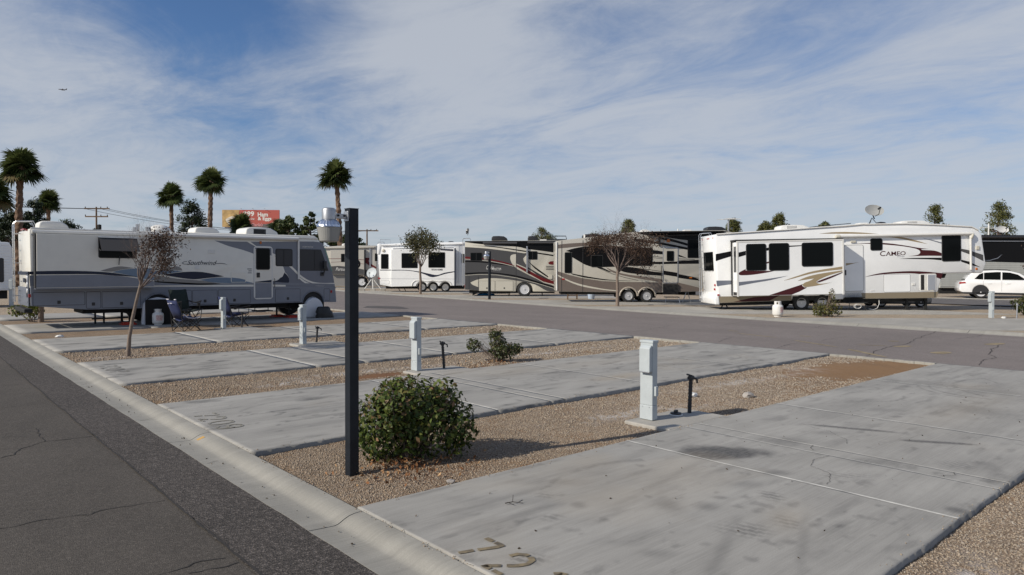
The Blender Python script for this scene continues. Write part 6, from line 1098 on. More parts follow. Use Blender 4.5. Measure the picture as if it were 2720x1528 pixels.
# ------------------------------------------------------------------ other vehicles
def suv(name, nd, xw, sc, paint, label, ang, wx):
    """wx = which axle stands at distance xw along the row"""
    o_ = FN*nd + FD*xw - Vector((math.cos(ang), math.sin(ang)))*wx*sc; root = empty(name, (o_.x, o_.y, 0.045), ang, label, 'car'); root.scale = (sc, sc, sc)
    A = [(1.12, 0.42, 0.37), (3.95, 0.42, 0.37)]
    low = arched([(0.0,0.55),(0.02,0.42),(0.25,0.26),(4.55,0.22),(4.75,0.35),(4.78,0.62),(4.62,0.84),(4.1,0.98),(3.55,1.06),(0.45,1.08),(0.12,1.03),(0.03,0.85)], A)
    ob('body', MB().prism(low, 0.0, 1.9), paint, root, bevel=0.07, seg=3, smooth=45)
    ob('cabin', MB().prism([(0.28,1.05),(0.55,1.42),(0.72,1.58),(1.1,1.66),(1.9,1.70),(2.6,1.66),(3.1,1.52),(3.72,1.10),(3.6,1.04)], 0.14, 1.76), paint, root, bevel=0.09, seg=3, smooth=50)
    y = 0.137
    for q in ([(0.80,1.16),(1.05,1.46),(1.25,1.54),(1.25,1.13)], [(1.29,1.13),(1.29,1.55),(1.95,1.595),(2.14,1.59),(2.14,1.12)], [(2.22,1.12),(2.22,1.585),(2.6,1.56),(3.0,1.44),(3.32,1.20),(3.34,1.11)]):
        ob('window', MB().prism(q, y-0.006, y+0.02), M_GLASS, root)
    ob('rear_window', MB().add([(0.30,0.25,1.08),(0.30,1.65,1.08),(0.60,1.55,1.48),(0.60,0.35,1.48),(0.34,0.25,1.06),(0.34,1.65,1.06),(0.64,1.55,1.46),(0.64,0.35,1.46)], [(0,1,2,3),(7,6,5,4),(0,4,5,1),(2,6,7,3),(0,3,7,4),(1,5,6,2)]), M_GLASS, root)
    ob('sill_cladding', MB().prism(arched([(0.06,0.36),(0.25,0.245),(4.55,0.21),(4.74,0.30),(4.55,0.33),(0.3,0.34)], A), -0.006, 1.906), M_PLK, root)
    for cx in (1.12, 3.95):
        for yy in (0.0, 1.68): wheel(root, cx, 0.36, 0.37, 0.255, yy, 0.22, 10, M_CHROME)
    ob('wheel_housing', MB().box(0.6,4.4,0.25,1.65,0.25,0.9), M_DARK, root)
    ob('tail_light', MB().prism([(-0.01,0.86),(0.36,0.90),(0.30,0.98),(-0.0,0.97)], -0.008, 0.06), M_TAIL, root); ob('roof_rail', MB().tube([(0.75,0.22,1.62),(0.85,0.22,1.70),(1.8,0.22,1.755),(2.5,0.22,1.72),(2.65,0.22,1.66)], 0.02, 6), M_PLK, root)
    ob('door_seam', MB().box(2.175,2.183,-0.003,0.004,0.42,1.04).box(1.235,1.243,-0.003,0.004,0.75,1.04).box(3.40,3.408,-0.003,0.004,0.42,1.04), M_GAP, root)
    for hx in (1.45, 2.42): ob('door_handle', MB().box(hx,hx+0.2,-0.03,0.0,0.88,0.91), paint, root, bevel=0.006)
    return root
M_CARW = mat('car_paint_white', (0.78,0.78,0.78), 0.2, coat=0.8); M_CARG = mat('car_paint_grey', (0.20,0.20,0.20), 0.25, coat=0.8)
suv('parked_car', 49.3, 33.98, 1.17, M_CARW, 'white SUV parked behind the white trailer at the right edge', R(-66), 1.12)
suv('parked_car', 35.8, 21.56, 0.72, M_CARG, 'grey SUV mostly hidden behind the nose of the white trailer', FA, 3.95)

# trailer with a black front panel and grey lap siding, at the right edge
o_ = FN*54.5 + FD*34.3; tr_ = empty('parked_trailer', (o_.x, o_.y, 0.045), FA, 'trailer with black upper side and grey lap siding behind the white SUV', 'trailer')
ob('body', MB().box(0,11,0,2.5,0.6,4.75), mat('siding_grey', (0.40,0.405,0.38), 0.5, var=0.08), tr_, bevel=0.04)
for k in range(14): ob('siding_board', MB().prism([(0.02,0),(0.02,0.13),(10.98,0.13),(10.98,0)], -0.03, -0.001), MATS['siding_grey'], tr_).location = (0, 0.0, 0.72+0.139*k)
for ch in tr_.children:
    if ch.name.startswith('siding_board'): ch.rotation_euler = (R(-4), 0, 0)
ob('black_upper_panel', MB().prism([(3.2,2.72),(10.9,2.52),(10.9,4.80),(3.2,4.80)], -0.05, -0.03), M_BLK, tr_, bevel=0.01); ob('awning_bar', MB().box(3.2,10.9,-0.12,-0.05,4.28,4.34), M_STEEL, tr_); ob('awning_roll', MB().tube([(3.2,-0.14,4.62),(10.9,-0.14,4.62)], 0.12, 10), M_PLK, tr_, smooth=50)
ob('skirt', MB().box(0.1,10.9,0.2,2.3,0.15,0.6), M_DARK, tr_); ob('pin_line', MB().prism([(3.3,2.78),(3.9,2.82),(4.5,3.0),(4.9,3.3),(4.55,2.95),(3.9,2.77)], -0.056, -0.052), M_SILV, tr_); ob('roof_pole', MB().tube([(4.35,0.8,4.7),(4.35,0.8,5.75)], 0.05).tube([(3.6,0.8,5.42),(5.0,0.8,5.38)], 0.03), M_PLW, tr_)
dish(tr_, 5.35, 0.7, 5.25, 0.55, 0.29, (0.1,-0.8,0.35))
# ribbed white trailer peeking in at the left edge
wt_ = empty('parked_trailer', (-1.3, 46.0, -0.05), 0, 'white ribbed trailer at the left edge beyond the motorhome', 'trailer')
ob('body', MB().prism([(0,0.75),(5.95,0.75),(6.0,1.6),(5.98,3.1),(5.85,3.35),(0,3.4)], 0, 2.4), M_WHITE2, wt_, bevel=0.05)
rb = MB()
for k in range(17): rb.box(0.05,5.9,-0.014,0.0,0.85+0.145*k,0.95+0.145*k)
for k in range(17): ob('siding_rib', MB().box(0.05,5.9,-0.016,0.0,0.85,0.95), M_WHITE2, wt_, bevel=0.008, seg=1).location = (0,0,0.145*k)
window(wt_, [(4.9,1.2),(5.62,2.5)], -0.015, 0.08, gm=M_GLASS2); wheel(wt_, 2.6, 0.36, 0.36, 0.22, 0.0, 0.22); ob('chassis', MB().box(0,5.8,0.4,2.0,0.3,0.75), M_DARK, wt_); ob('roof_vent', MB().prism([(4.6,3.38),(5.3,3.38),(5.2,3.48),(4.7,3.48)],0.5,1.1), M_PLW, wt_)

# ------------------------------------------------------------------ lamp posts
M_POST = mat('post_dark_paint', (0.013, 0.0165, 0.0225), 0.45, spec=0.25, var=0.35, vscale=5, bump=0.08, bscale=25); M_LENS = mat('lamp_lens', (0.30, 0.30, 0.285), 0.35, spec=0.6, var=0.06, vscale=5); M_REFL = mat('lamp_reflector', (0.78, 0.79, 0.82), 0.18, metal=1.0)
def lamp_post(loc, h, s, label, sc=1.0, arm=0.20):
    root = empty('lamp_post', loc, 0, label, 'lamp post', 'dusk-to-dawn lamp posts')
    p = ob('post', MB().box(-s/2, s/2, -s/2, s/2, -0.3, h), M_POST, root, bevel=0.006); ob('post_cap', MB().box(-s/2-0.002, s/2+0.002, -s/2-0.002, s/2+0.002, h, h+0.006), M_POST, p)
    cx = -(s/2+arm)*1.0; z = h-0.075*sc; S = sc
    ob('arm', MB().box(cx+0.06*S, -s/2-0.012, -0.022*S, 0.022*S, z-0.03*S, z+0.02*S).box(-s/2-0.014, -s/2, -0.045*S, 0.045*S, z-0.055*S, z+0.05*S), M_STEEL, root, bevel=0.004)
    ob('arm_bolts', MB().lathe([(0.012*S,0),(0.012*S,0.012*S),(0.001,0.013*S)], 6, (cx+0.09*S, -0.034*S, z), 'y').lathe([(0.012*S,0),(0.012*S,0.012*S),(0.001,0.013*S)], 6, (-s/2-0.04*S, -0.034*S, z), 'y'), M_DARK, root)
    ob('ballast_can', MB().lathe([(0.070*S, z-0.045*S), (0.071*S, z+0.045*S), (0.066*S, z+0.062*S), (0.050*S, z+0.072*S), (0.001, z+0.075*S)], 24, (cx, 0, 0), 'z'), M_STEEL, root, smooth=40)
    mb = MB(); n = 48; prof = [(0.074, z-0.048*S), (0.098, z-0.068*S), (0.116, z-0.10*S), (0.122, z-0.118*S), (0.124, z-0.122*S)]
    for i, (r, zz) in enumerate(prof):
        for k in range(n):
            rr = r*S*(1 + (0.035 if k % 2 else -0.02)*(0.6 if i in (1, 2) else 0.15)); g = 2*PI*k/n; mb.v.append((cx+rr*math.cos(g), rr*math.sin(g), zz))
    mb.f = [(i*n+k, i*n+(k+1) % n, (i+1)*n+(k+1) % n, (i+1)*n+k) for i in range(len(prof)-1) for k in range(n)] + [tuple(range(n-1, -1, -1))]
    ob('reflector', mb, M_REFL, root)
    ml = MB(); n = 60; prof = [(0.118, z-0.123*S), (0.112, z-0.16*S), (0.098, z-0.235*S), (0.092, z-0.262*S), (0.082, z-0.270*S), (0.001, z-0.272*S)]
    for i, (r, zz) in enumerate(prof):
        for k in range(n):
            g = 2*PI*k/n; rr = r*S*(1+(0.008 if k % 2 else 0)); ml.v.append((cx+rr*math.cos(g), rr*math.sin(g), zz))
    ml.f = [(i*n+k, i*n+(k+1) % n, (i+1)*n+(k+1) % n, (i+1)*n+k) for i in range(len(prof)-1) for k in range(n)]
    ob('lens', ml, M_LENS, root); return root
lamp_post((3.08, 5.66, -0.05), 2.41, 0.093, 'near square black lamp post with silver yard light, beside the round bush', 0.87, 0.175)
lamp_post((28.76, 34.65, 0.0), 3.12, 0.13, 'slim black lamp post across the road in front of the grey motorhome', 1.55, 0.20)

# ------------------------------------------------------------------ utility pedestals, spigots
M_PED = mat('pedestal_pale_blue', (0.425, 0.462, 0.478), 0.5, var=0.10, vscale=5, bump=0.05, bscale=30)
def pedestal(x, y, label, z=0.0, rz=0.0, h=0.98, base=None):
    root = empty('utility_pedestal', (x, y, z), rz, label, 'pedestal', 'power pedestals at the pads')
    w, d = 0.097, 0.052; k = h/0.98
    ob('column', MB().box(-d, d, -w, w, 0.0, 0.18*k).box(-d*0.96, d*0.96, -w*0.97, w*0.97, 0.18*k, h-0.02), M_PED, root, bevel=0.008); ob('cap', MB().box(-d-0.005, d+0.005, -w-0.005, w+0.005, h-0.024, h+0.008), M_PED, root, bevel=0.006)
    cv = ob('outlet_cover', MB().prism([(-d-0.055, 0.60*k), (-d, 0.60*k), (-d, h-0.05), (-d-0.02, h-0.05), (-d-0.055, h-0.085)], -w*0.93, w*0.70), M_PED, root, bevel=0.012, seg=3); ob('cover_lip', MB().tube([(-d-0.05, -w*0.9, 0.597*k), (-d-0.05, w*0.66, 0.597*k)], 0.008), M_STEEL, cv)
    ob('meter_box', MB().box(-0.02, 0.03, -w-0.028, -w+0.005, 0.30*k, 0.42*k), M_PED, root, bevel=0.006)
    ob('screws', MB().lathe([(0.006,-0.003),(0.006,0)],6,(-d,w*0.5,0.16*k),'x').lathe([(0.006,-0.003),(0.006,0)],6,(-d,-w*0.5,0.16*k),'x'), M_STEEL, root)
    return root
def spigot(x, y, h, label, z=0.0, lean=0.02, m=None):
    root = empty('water_spigot', (x, y, z), 0, label, 'water tap', 'water taps beside the pedestals'); m = m or mat('spigot_black_wrap', (0.022, 0.021, 0.022), 0.6, bump=0.5, bscale=60)
    ob('pipe', MB().tube([(0, 0, -0.05), (lean*0.3, 0, h*0.3), (lean*0.7, 0, h*0.7), (lean, 0, h)], [0.026, 0.023, 0.024, 0.022], 10), m, root, smooth=50)
    wr = MB()
    for k in range(9): zz = 0.05+k*h*0.1; wr.lathe([(0.025, zz), (0.029, zz+0.012), (0.025, zz+0.024)], 10, (lean*zz/h, 0, 0), 'z')
    ob('tape_wrap', wr, m, root); t = ob('tap_head', MB().tube([(lean-0.045, 0.0, h+0.005), (lean+0.045, 0, h+0.005)], 0.026, 8).tube([(lean, 0, h), (lean, 0, h+0.04)], 0.018, 8), m, root, smooth=50)
    ob('tap_handle', MB().tube([(lean-0.065, -0.03, h+0.045), (lean-0.03, 0.04, h+0.045)], 0.012), m, t); ob('spout', MB().tube([(lean+0.04,0,h),(lean+0.085,-0.03,h-0.02),(lean+0.085,-0.04,h-0.07)],0.013), m, t); return root
pp = [(6.89, 5.24, 'nearest pale blue power pedestal on its own small concrete block', 0.0), (7.07, 10.60, 'pale blue power pedestal behind the round bush, second nearest', 0.0), (7.50, 16.24, 'pale blue pedestal just left of the near lamp post, by a low black tap', 0.0), (7.67, 22.31, 'pale blue pedestal standing between the camp chairs', 0.0), (32.34, 7.95, 'pale blue power pedestal across the road in front of the white SUV', 0.045)]
for x, y, l, z in pp: pedestal(x, y, l, z, R(-41) if x > 20 else 0, 0.965 if x < 20 else 1.05)
pedestal(4.55, 45.2, 'tall grey utility pedestal at the left edge beyond the motorhome', -0.08, R(60), 1.42)
sp_ = [(7.61, 5.14, 0.43, 'black wrapped water tap beside the nearest pedestal', 0.012), (7.63, 10.51, 0.46, 'black water tap near the ragged small bush', 0.0), (7.96, 16.46, 0.36, 'short black water tap left of the near lamp post', 0.0), (8.27, 22.40, 0.47, 'black water tap right of the camp chairs', -0.03), (32.95, 7.25, 0.55, 'grey water tap across the road right of the pedestal', 0.045)]
for x, y, h, l, z in sp_: spigot(x, y, h, l, z, 0.03 if 'ragged' not in l else -0.04, M_STEEL if x > 20 else None)
for (x0, x1, y0, y1), l in (((6.62, 7.82, 4.715, 5.40), 'raised concrete block under the nearest pedestal'), ((6.86, 8.02, 10.17, 10.73), 'concrete block under the second nearest pedestal'), ((7.30, 8.50, 15.79, 16.62), 'concrete block under the pedestal left of the lamp post'), ((7.45, 8.6, 21.79, 22.55), 'concrete block under the pedestal by the chairs')):
    b_ = ob('pedestal_block', MB().box(x0, x1, y0+0.02, y1, -0.15, -0.004), M_CONC2, bevel=0.015); b_['kind'] = 'structure'
cp = empty('sewer_cap', (7.36, 5.17, 0.0), 0, 'round black sewer cap in the block beside the nearest pedestal', 'drain cap'); ob('collar', MB().lathe([(0.085,-0.002),(0.085,0.006),(0.06,0.012),(0.001,0.012)], 20), M_PLW, cp); ob('plug', MB().lathe([(0.07,0.012),(0.07,0.028),(0.03,0.034),(0.001,0.034)], 18).box(-0.03,0.03,-0.012,0.012,0.034,0.06), M_PLK, cp)

# ------------------------------------------------------------------ camp chairs
M_CLB = mat('canvas_blue', (0.014, 0.024, 0.085), 0.85, var=0.2, vscale=6); M_CLG = mat('canvas_dark_green', (0.012, 0.022, 0.018), 0.85); M_CLT = mat('canvas_trim', (0.62, 0.60, 0.66), 0.8); M_TUBE = mat('black_tube', (0.014, 0.014, 0.016), 0.4)
def camp_chair(x, y, z, rz, cloth, trim, label, tall=1.0):
    root = empty('camp_chair', (x, y, z), rz, label, 'chair', 'folding camp chairs'); root.scale = (1.06, 1.06, 1.06*tall)
    # chair faces +x
    m = MB()
    for y0 in (-0.30, 0.30):
        s_ = -1 if y0 < 0 else 1
        m.tube([(0.30, y0, 0.0), (-0.22, y0, 0.44)], 0.011).tube([(-0.24, y0, 0.0), (0.28, y0, 0.40)], 0.011)
        m.tube([(-0.24, y0, 0.0), (-0.30, y0*0.98, 0.60), (-0.42, y0*0.95, 0.90)], 0.011)
        m.tube([(0.28, y0, 0.40), (0.30, y0*1.05, 0.62)], 0.011).tube([(-0.30, y0*1.02, 0.62), (0.02, y0*1.08, 0.58), (0.34, y0*1.06, 0.63)], 0.016)
    for x0 in (-0.24, 0.30): m.tube([(x0, -0.30, 0.0), (x0, 0.30, 0.34)], 0.010).tube([(x0, 0.30, 0.0), (x0, -0.30, 0.34)], 0.010)
    ob('frame', m, M_TUBE, root, smooth=60)
    def cloth_sheet(rows, nm, mm):
        mb = MB(); k = len(rows[0])
        for r in rows: mb.v += r
        nn = len(rows); mb.f = [(i*k+j, i*k+j+1, (i+1)*k+j+1, (i+1)*k+j) for i in range(nn-1) for j in range(k-1)]
        o = ob(nm, mb, mm, root, smooth=70); md = o.modifiers.new('cloth_thickness', 'SOLIDIFY'); md.thickness = 0.012; return o
    cols = [-1, -0.5, 0, 0.5, 1]
    cloth_sheet([[(0.30-0.03*(1-c*c), 0.29*c, 0.43-0.05*(1-c*c)) for c in cols], [(0.05, 0.29*c, 0.42-0.09*(1-c*c)) for c in cols], [(-0.20, 0.28*c, 0.40-0.10*(1-c*c)) for c in cols]], 'seat', cloth)
    cloth_sheet([[(-0.22-0.02*(1-c*c), 0.28*c, 0.38) for c in cols], [(-0.31-0.05*(1-c*c), 0.285*c, 0.60) for c in cols], [(-0.37-0.04*(1-c*c), 0.28*c, 0.76) for c in cols], [(-0.42-0.03*(1-c*c), 0.27*c, 0.91-0.02*(1-c*c)) for c in cols]], 'backrest', cloth)
    if trim:
        ob('piping', MB().tube([(0.30,-0.29,0.43),(0.10,-0.30,0.38),(-0.1,-0.30,0.40),(-0.24,-0.29,0.52)], 0.012).tube([(0.30,0.29,0.43),(0.05,0.30,0.36),(-0.24,0.29,0.50)],0.012).tube([(-0.43,-0.26,0.93),(-0.42,-0.15,0.925)],0.014).tube([(-0.43,0.26,0.93),(-0.42,0.15,0.925)],0.014), M_CLT, root)
        for s_ in (0.013, -0.10): ob('logo', MB().add([(-0.385+s_,0.10,0.80),(-0.385+s_,0.02,0.80),(-0.39+s_,0.06,0.835)], [(0,1,2)]), M_CLT, root, recalc=False)
        ob('logo', MB().box(-0.475,-0.465,-0.12,0.0,0.815,0.83), M_CLT, root)
    cup = ob('cup_holder', MB().lathe([(0.045,0.50),(0.05,0.58),(0.04,0.58),(0.036,0.50)], 12, (0.18, 0.33, 0)), M_TUBE, root); return root
camp_chair(6.63, 22.55, -0.05, R(12), M_CLB, True, 'blue folding camp chair with white trim, left of the three', 1.0)
camp_chair(7.05, 24.05, -0.02, R(-75), M_CLG, False, 'dark green folding camp chair behind the blue one', 1.25)
camp_chair(8.35, 23.2, -0.05, R(8), M_CLB, False, 'blue folding camp chair partly behind the pale pedestal', 1.05)

# ------------------------------------------------------------------ propane cylinders
M_PROP = mat('propane_white', (0.72, 0.71, 0.68), 0.4, var=0.08, vscale=6)
def propane(x, y, z, s, label, red=True):
    root = empty('propane_cylinder', (x, y, z), R(30), label, 'propane cylinder', 'propane cylinders'); root.scale = (s, s, s)
    ob('tank', MB().lathe([(0.001,0.03),(0.10,0.03),(0.145,0.06),(0.155,0.11),(0.155,0.30),(0.145,0.345),(0.10,0.375),(0.03,0.385),(0.001,0.386)], 28), M_PROP, root, smooth=50); ob('foot_ring', MB().lathe([(0.10,0.0),(0.105,0.0),(0.105,0.05),(0.10,0.05)], 24), M_PROP, root)
    c = MB()
    for k in range(26):
        g0 = 2*PI*k/28+0.25; g1 = 2*PI*(k+1)/28+0.25; hi = 0.47 if k % 9 < 5 else 0.44
        p = lambda g, r, z_: (r*math.cos(g), r*math.sin(g), z_)
        if k % 9 in (2, 3): 
            for za, zb in ((0.36, 0.385), (0.45, 0.475)): c.add([p(g0,0.10,za),p(g1,0.10,za),p(g1,0.10,zb),p(g0,0.10,zb),p(g0,0.094,za),p(g1,0.094,za),p(g1,0.094,zb),p(g0,0.094,zb)], [(0,1,2,3),(7,6,5,4),(0,4,5,1),(2,6,7,3)])
        else: c.add([p(g0,0.10,0.36),p(g1,0.10,0.36),p(g1,0.10,0.475),p(g0,0.10,0.475),p(g0,0.094,0.36),p(g1,0.094,0.36),p(g1,0.094,0.475),p(g0,0.094,0.475)], [(0,1,2,3),(7,6,5,4),(0,4,5,1),(2,6,7,3)])
    ob('collar', c, M_PROP, root); ob('valve', MB().tube([(0,0,0.38),(0,0,0.43)],0.02,8).tube([(-0.03,0,0.42),(0.05,0,0.42)],0.014,8), mat('brass', (0.5,0.36,0.12), 0.35, metal=1.0), root)
    lb = MB(); 
    for k in range(8):
        g0 = R(205)+k*R(9); g1 = g0+R(9); lb.add([(0.1565*math.cos(g0),0.1565*math.sin(g0),0.14),(0.1565*math.cos(g1),0.1565*math.sin(g1),0.14),(0.1565*math.cos(g1),0.1565*math.sin(g1),0.30),(0.1565*math.cos(g0),0.1565*math.sin(g0),0.30)], [(0,1,2,3)])
    ob('printed_label', lb, mat('printed_label_red', (0.66,0.62,0.60), 0.5, var=0.4, vscale=30, dirt=(0.45,0.16,0.13)), root, recalc=False); return root
propane(6.45, 24.9, 0.0, 1.12, 'white propane cylinder on the pad left of the camp chairs'); propane(26.9, 14.0, 0.0, 1.35, 'white propane cylinder standing by the far kerb below the white trailer')

# ------------------------------------------------------------------ wheel covers, blocks, odds and ends
M_FAB = mat('cover_white_vinyl', (0.62,0.63,0.66), 0.6, bump=0.5, bscale=6); M_FABK = mat('cover_black_vinyl', (0.012,0.012,0.013), 0.5, bump=0.4, bscale=8)
wc_ = empty('wheel_cover', (12.17, 25.30, 0.0), 0, 'white fabric cover pulled over the front wheel of the motorhome', 'wheel cover')
p_ = [(-0.47,0.0)] + [(0.50*math.cos(PI-PI*k/12)-0.02, 0.46+0.50*math.sin(PI*k/12)) for k in range(13)] + [(0.46,0.30),(0.40,0.05),(0.2,0.0)]
ob('cover', MB().prism([(x*0.74, z*0.80) for x, z in p_], -0.02, 0.34), M_FAB, wc_, bevel=0.06, seg=3, smooth=60)
bg_ = MB(); rr = random.Random(3)
for i in range(7):
    zz = i*0.085; r = 0.36*(1-(i/7.5)**2)**0.5
    for k in range(14): g = 2*PI*k/14; q = r*rr.uniform(0.85,1.12); bg_.v.append((q*1.25*math.cos(g)-0.05*i*0.3, q*0.7*math.sin(g), zz+rr.uniform(-0.01,0.01)))
bg_.f = [(i*14+k, i*14+(k+1) % 14, (i+1)*14+(k+1) % 14, (i+1)*14+k) for i in range(6) for k in range(14)] + [tuple(range(84,98)), tuple(range(13,-1,-1))]
o_ = ob('bin_bag', bg_, M_FABK, smooth=80); o_.location = (12.42, 24.95, 0.0); o_.scale = (0.78, 0.8, 0.85); fix(o_, 'crumpled black bag leaning on the white wheel cover', 'bag')
rc = empty('wheel_cover', (6.55, 25.12, 0.0), 0, 'square black panel standing in front of the rear wheel of the motorhome', 'wheel cover'); ob('panel', MB().prism(rrect(-0.42,0.44,0.0,0.84,0.03), 0.0, 0.05), mat('panel_black_cloth', (0.014,0.013,0.012), 0.9), rc, bevel=0.01); ob('tyre_shade', MB().prism([(-0.50,0.0),(-0.44,0.70),(-0.25,0.86),(0.0,0.91),(0.25,0.86),(0.36,0.7),(0.36,0.0)], 0.09, 0.30), M_FAB, rc, bevel=0.03, smooth=50)
M_ORG = mat('red_plastic', (0.45,0.035,0.015), 0.5)
for x, y, l in ((5.75, 25.75, 'low red levelling block under the rear of the motorhome'), (11.45, 25.75, 'red levelling block beside the white wheel cover'), (11.2, 26.6, 'red levelling block under the middle of the motorhome front')):
    r_ = empty('levelling_block', (x, y, 0.0), 0, l, 'block', 'red levelling blocks'); ob('base', MB().box(-0.22,0.22,-0.22,0.22,0.0,0.05), M_ORG, r_, bevel=0.01); ob('upper_block', MB().box(-0.17,0.17,-0.17,0.17,0.05,0.09), M_ORG, r_, bevel=0.01)
# tripod dish in front of the far white trailer
td = empty('satellite_dish', (31.6, 54.4, 0.01), FA, 'pale satellite dish on a white tripod left of the three-axle trailer', 'satellite dish')
dish(td, 0, 0, 1.65, 0.50, 0.46, (-0.35,-0.85,0.3), mat('dish_pale', (0.42,0.46,0.48), 0.5), 'reflector'); ob('tripod', MB().tube([(0,0.15,1.2),(-0.75,-0.2,0.05)],0.035).tube([(0,0.15,1.2),(0.15,-0.3,0.05)],0.035).tube([(0,0.15,1.2),(0.9,0.1,0.05)],0.035).tube([(0,0.15,1.0),(0,0.15,1.75)],0.04), M_PLW, td)
for a, b in ((-0.8,-0.2),(0.15,-0.35),(0.95,0.1)): ob('weight_block', MB().box(a-0.2,a+0.2,b-0.12,b+0.12,0.0,0.25), M_CONC2, td, bevel=0.01)
sk = empty('folding_stool', (32.9, 31.2, 0.02), FA, 'small wooden step stand under the beige trailer', 'step stool')
mb = MB()
for a in (-0.3, 0.3):
    for b in (-0.15, 0.15): mb.box(a-0.03,a+0.03,b-0.03,b+0.03,0,0.55)
ob('legs', mb, M_WOOD, sk); ob('treads', MB().box(-0.36,0.36,-0.2,0.2,0.55,0.60).box(-0.3,0.3,-0.16,-0.12,0.25,0.30), M_WOOD, sk)
tp = ob('blue_tarp', MB().add([(0,0,0.05),(1.4,0.2,0.05),(1.3,0.6,0.16),(0.2,0.5,0.2),(0.6,0.3,0.22)], [(0,1,4),(1,2,4),(2,3,4),(3,0,4)]), mat('tarp_blue', (0.03,0.22,0.50), 0.5)); tp.location = (31.6, 39.6, 0.03); tp.rotation_euler = (0,0,FA); fix(tp, 'folded blue tarp under the grey and cream motorhome', 'tarp')
bt = ob('water_jug', MB().lathe([(0.001,0),(0.2,0.0),(0.24,0.3),(0.22,0.38),(0.001,0.40)], 14), mat('pale_blue_plastic', (0.42,0.50,0.62), 0.5)); bt.location = (34.4, 30.9, 0.03); fix(bt, 'pale blue tub under the beige trailer', 'tub')
yc = ob('wheel_chock', MB().prism([(0,0),(0.4,0),(0.4,0.06),(0.22,0.25)], 0, 0.2), mat('chock_yellow', (0.55,0.33,0.02), 0.5)); p_ = FN*32.4+FD*14.95; yc.location = (p_.x, p_.y, 0.045); yc.rotation_euler = (0,0,FA); fix(yc, 'yellow wheel chock by the tandem wheels of the white trailer', 'chock')
# stones, twig, litter
M_STONE = mat('grey_stone', (0.36,0.33,0.30), 0.85, var=0.25, vscale=20)
def stone(x, y, z, s, label, m=None, name='stone', cat='stone'):
    rr = random.Random(int(x*100)); bm = bmesh.new(); bmesh.ops.create_icosphere(bm, subdivisions=2, radius=1)
    for v_ in bm.verts: v_.co = Vector((v_.co.x*s*1.3, v_.co.y*s*0.9, v_.co.z*s*0.6))*rr.uniform(0.8,1.15)
    me = bpy.data.meshes.new(name); bm.to_mesh(me); bm.free(); me.materials.append(m or M_STONE); o = bpy.data.objects.new(name, me); COL.objects.link(o); o.location = (x, y, z); return fix(o, label, cat)
stone(3.6, 4.86, -0.03, 0.035, 'pale grey stone on the gravel at the edge of the nearest pad'); stone(9.43, 5.35, -0.02, 0.09, 'flat grey rock on the gravel right of the nearest tap'); stone(8.85, 5.92, -0.02, 0.065, 'white chunk on the gravel behind the nearest tap', M_PLW)
stone(3.35, 22.6, -0.03, 0.09, 'crumpled white paper on the gravel at the left', M_PLW, 'litter', 'paper'); stone(32.6, 7.6, 0.06, 0.10, 'white stone at the foot of the far pedestal', M_PLW)
tw = MB(); tw.tube([(0,0,0.012),(0.05,-0.03,0.02),(0.11,-0.09,0.012)],[0.004,0.003,0.002],5).tube([(0.05,-0.03,0.02),(0.10,0.02,0.05)],0.0022,5).tube([(0.02,0.0,0.015),(0.03,-0.07,0.012)],0.002,5).tube([(0.08,-0.06,0.015),(0.14,-0.05,0.02)],0.002,5)
o_ = ob('twig', tw, mat('twig_dark', (0.03,0.022,0.018), 0.9)); o_.location = (3.50, 4.02, 0.0); fix(o_, 'small dark twig lying on the nearest pad', 'twig')
o_ = ob('red_scrap', MB().tube([(0,0,0.0),(0.03,0.02,0.01),(0.07,0.0,0.005),(0.06,-0.03,0.004)], 0.006, 5), mat('red_scrap', (0.45,0.02,0.02), 0.5)); o_.location = (5.55, 0.93, -0.03); fix(o_, 'tiny red scrap on the gravel in the bottom right corner', 'litter')
db = []; rr = np.random.default_rng(3)
for _ in range(60): db.append((rr.uniform(2.22,2.37), rr.uniform(3.0,16.0), -0.048))
for _ in range(70): db.append((rr.uniform(2.7,14.0), rr.uniform(1.7,4.7), 0.006))
P = np.array(db); fix(leaves('debris', P, rr.uniform(0.010,0.03,len(P)), tint_mat('debris_dark', [(0.02,0.016,0.012),(0.06,0.04,0.025),(0.10,0.07,0.04)], 0.9), None, rr), 'scattered dark crumbs and bits of leaf on the gutter and nearest pad', 'debris', kind='stuff')

# ------------------------------------------------------------------ plants
def grow(mb, p, d, L, r, lvl, mx, rg, tips, spread=0.5, up=0.35, kids=(2, 4), sides=6):
    pts = [p]; rs = [r]; n = 3
    for i in range(n):
        d = (d + Vector((rg.gauss(0, 0.10), rg.gauss(0, 0.10), rg.gauss(0, 0.06) + up*0.18))).normalized(); p = p + d*(L/n); pts.append(p); rs.append(r*(1-0.38*(i+1)/n))
    mb.tube(pts, rs, sides if lvl < 2 else 4, caps=False)
    if lvl >= mx: tips.append((p, d, lvl)); return
    if lvl >= 1: tips.append((pts[2], d, lvl))
    k = rg.randint(*kids)
    for j in range(k):
        a = 2*PI*(j/k) + rg.uniform(-0.6, 0.6); q = d.orthogonal().normalized(); q.rotate(Matrix.Rotation(a, 3, d))
        s_ = spread*rg.uniform(0.6, 1.3); nd = (d*math.cos(s_) + q*math.sin(s_)).normalized()
        st = pts[-1] if j < 2 else pts[rg.choice((1, 2))]
        grow(mb, st, nd, L*rg.uniform(0.62, 0.85), rs[-1]*rg.uniform(0.6, 0.8), lvl+1, mx, rg, tips, spread, up, kids, sides)
M_BARK = mat('bark_grey_brown', (0.20, 0.155, 0.125), 0.9, var=0.3, vscale=18, bump=0.5, bscale=30); M_BARKD = mat('bark_purple_brown', (0.14, 0.105, 0.092), 0.9, var=0.25, vscale=14)
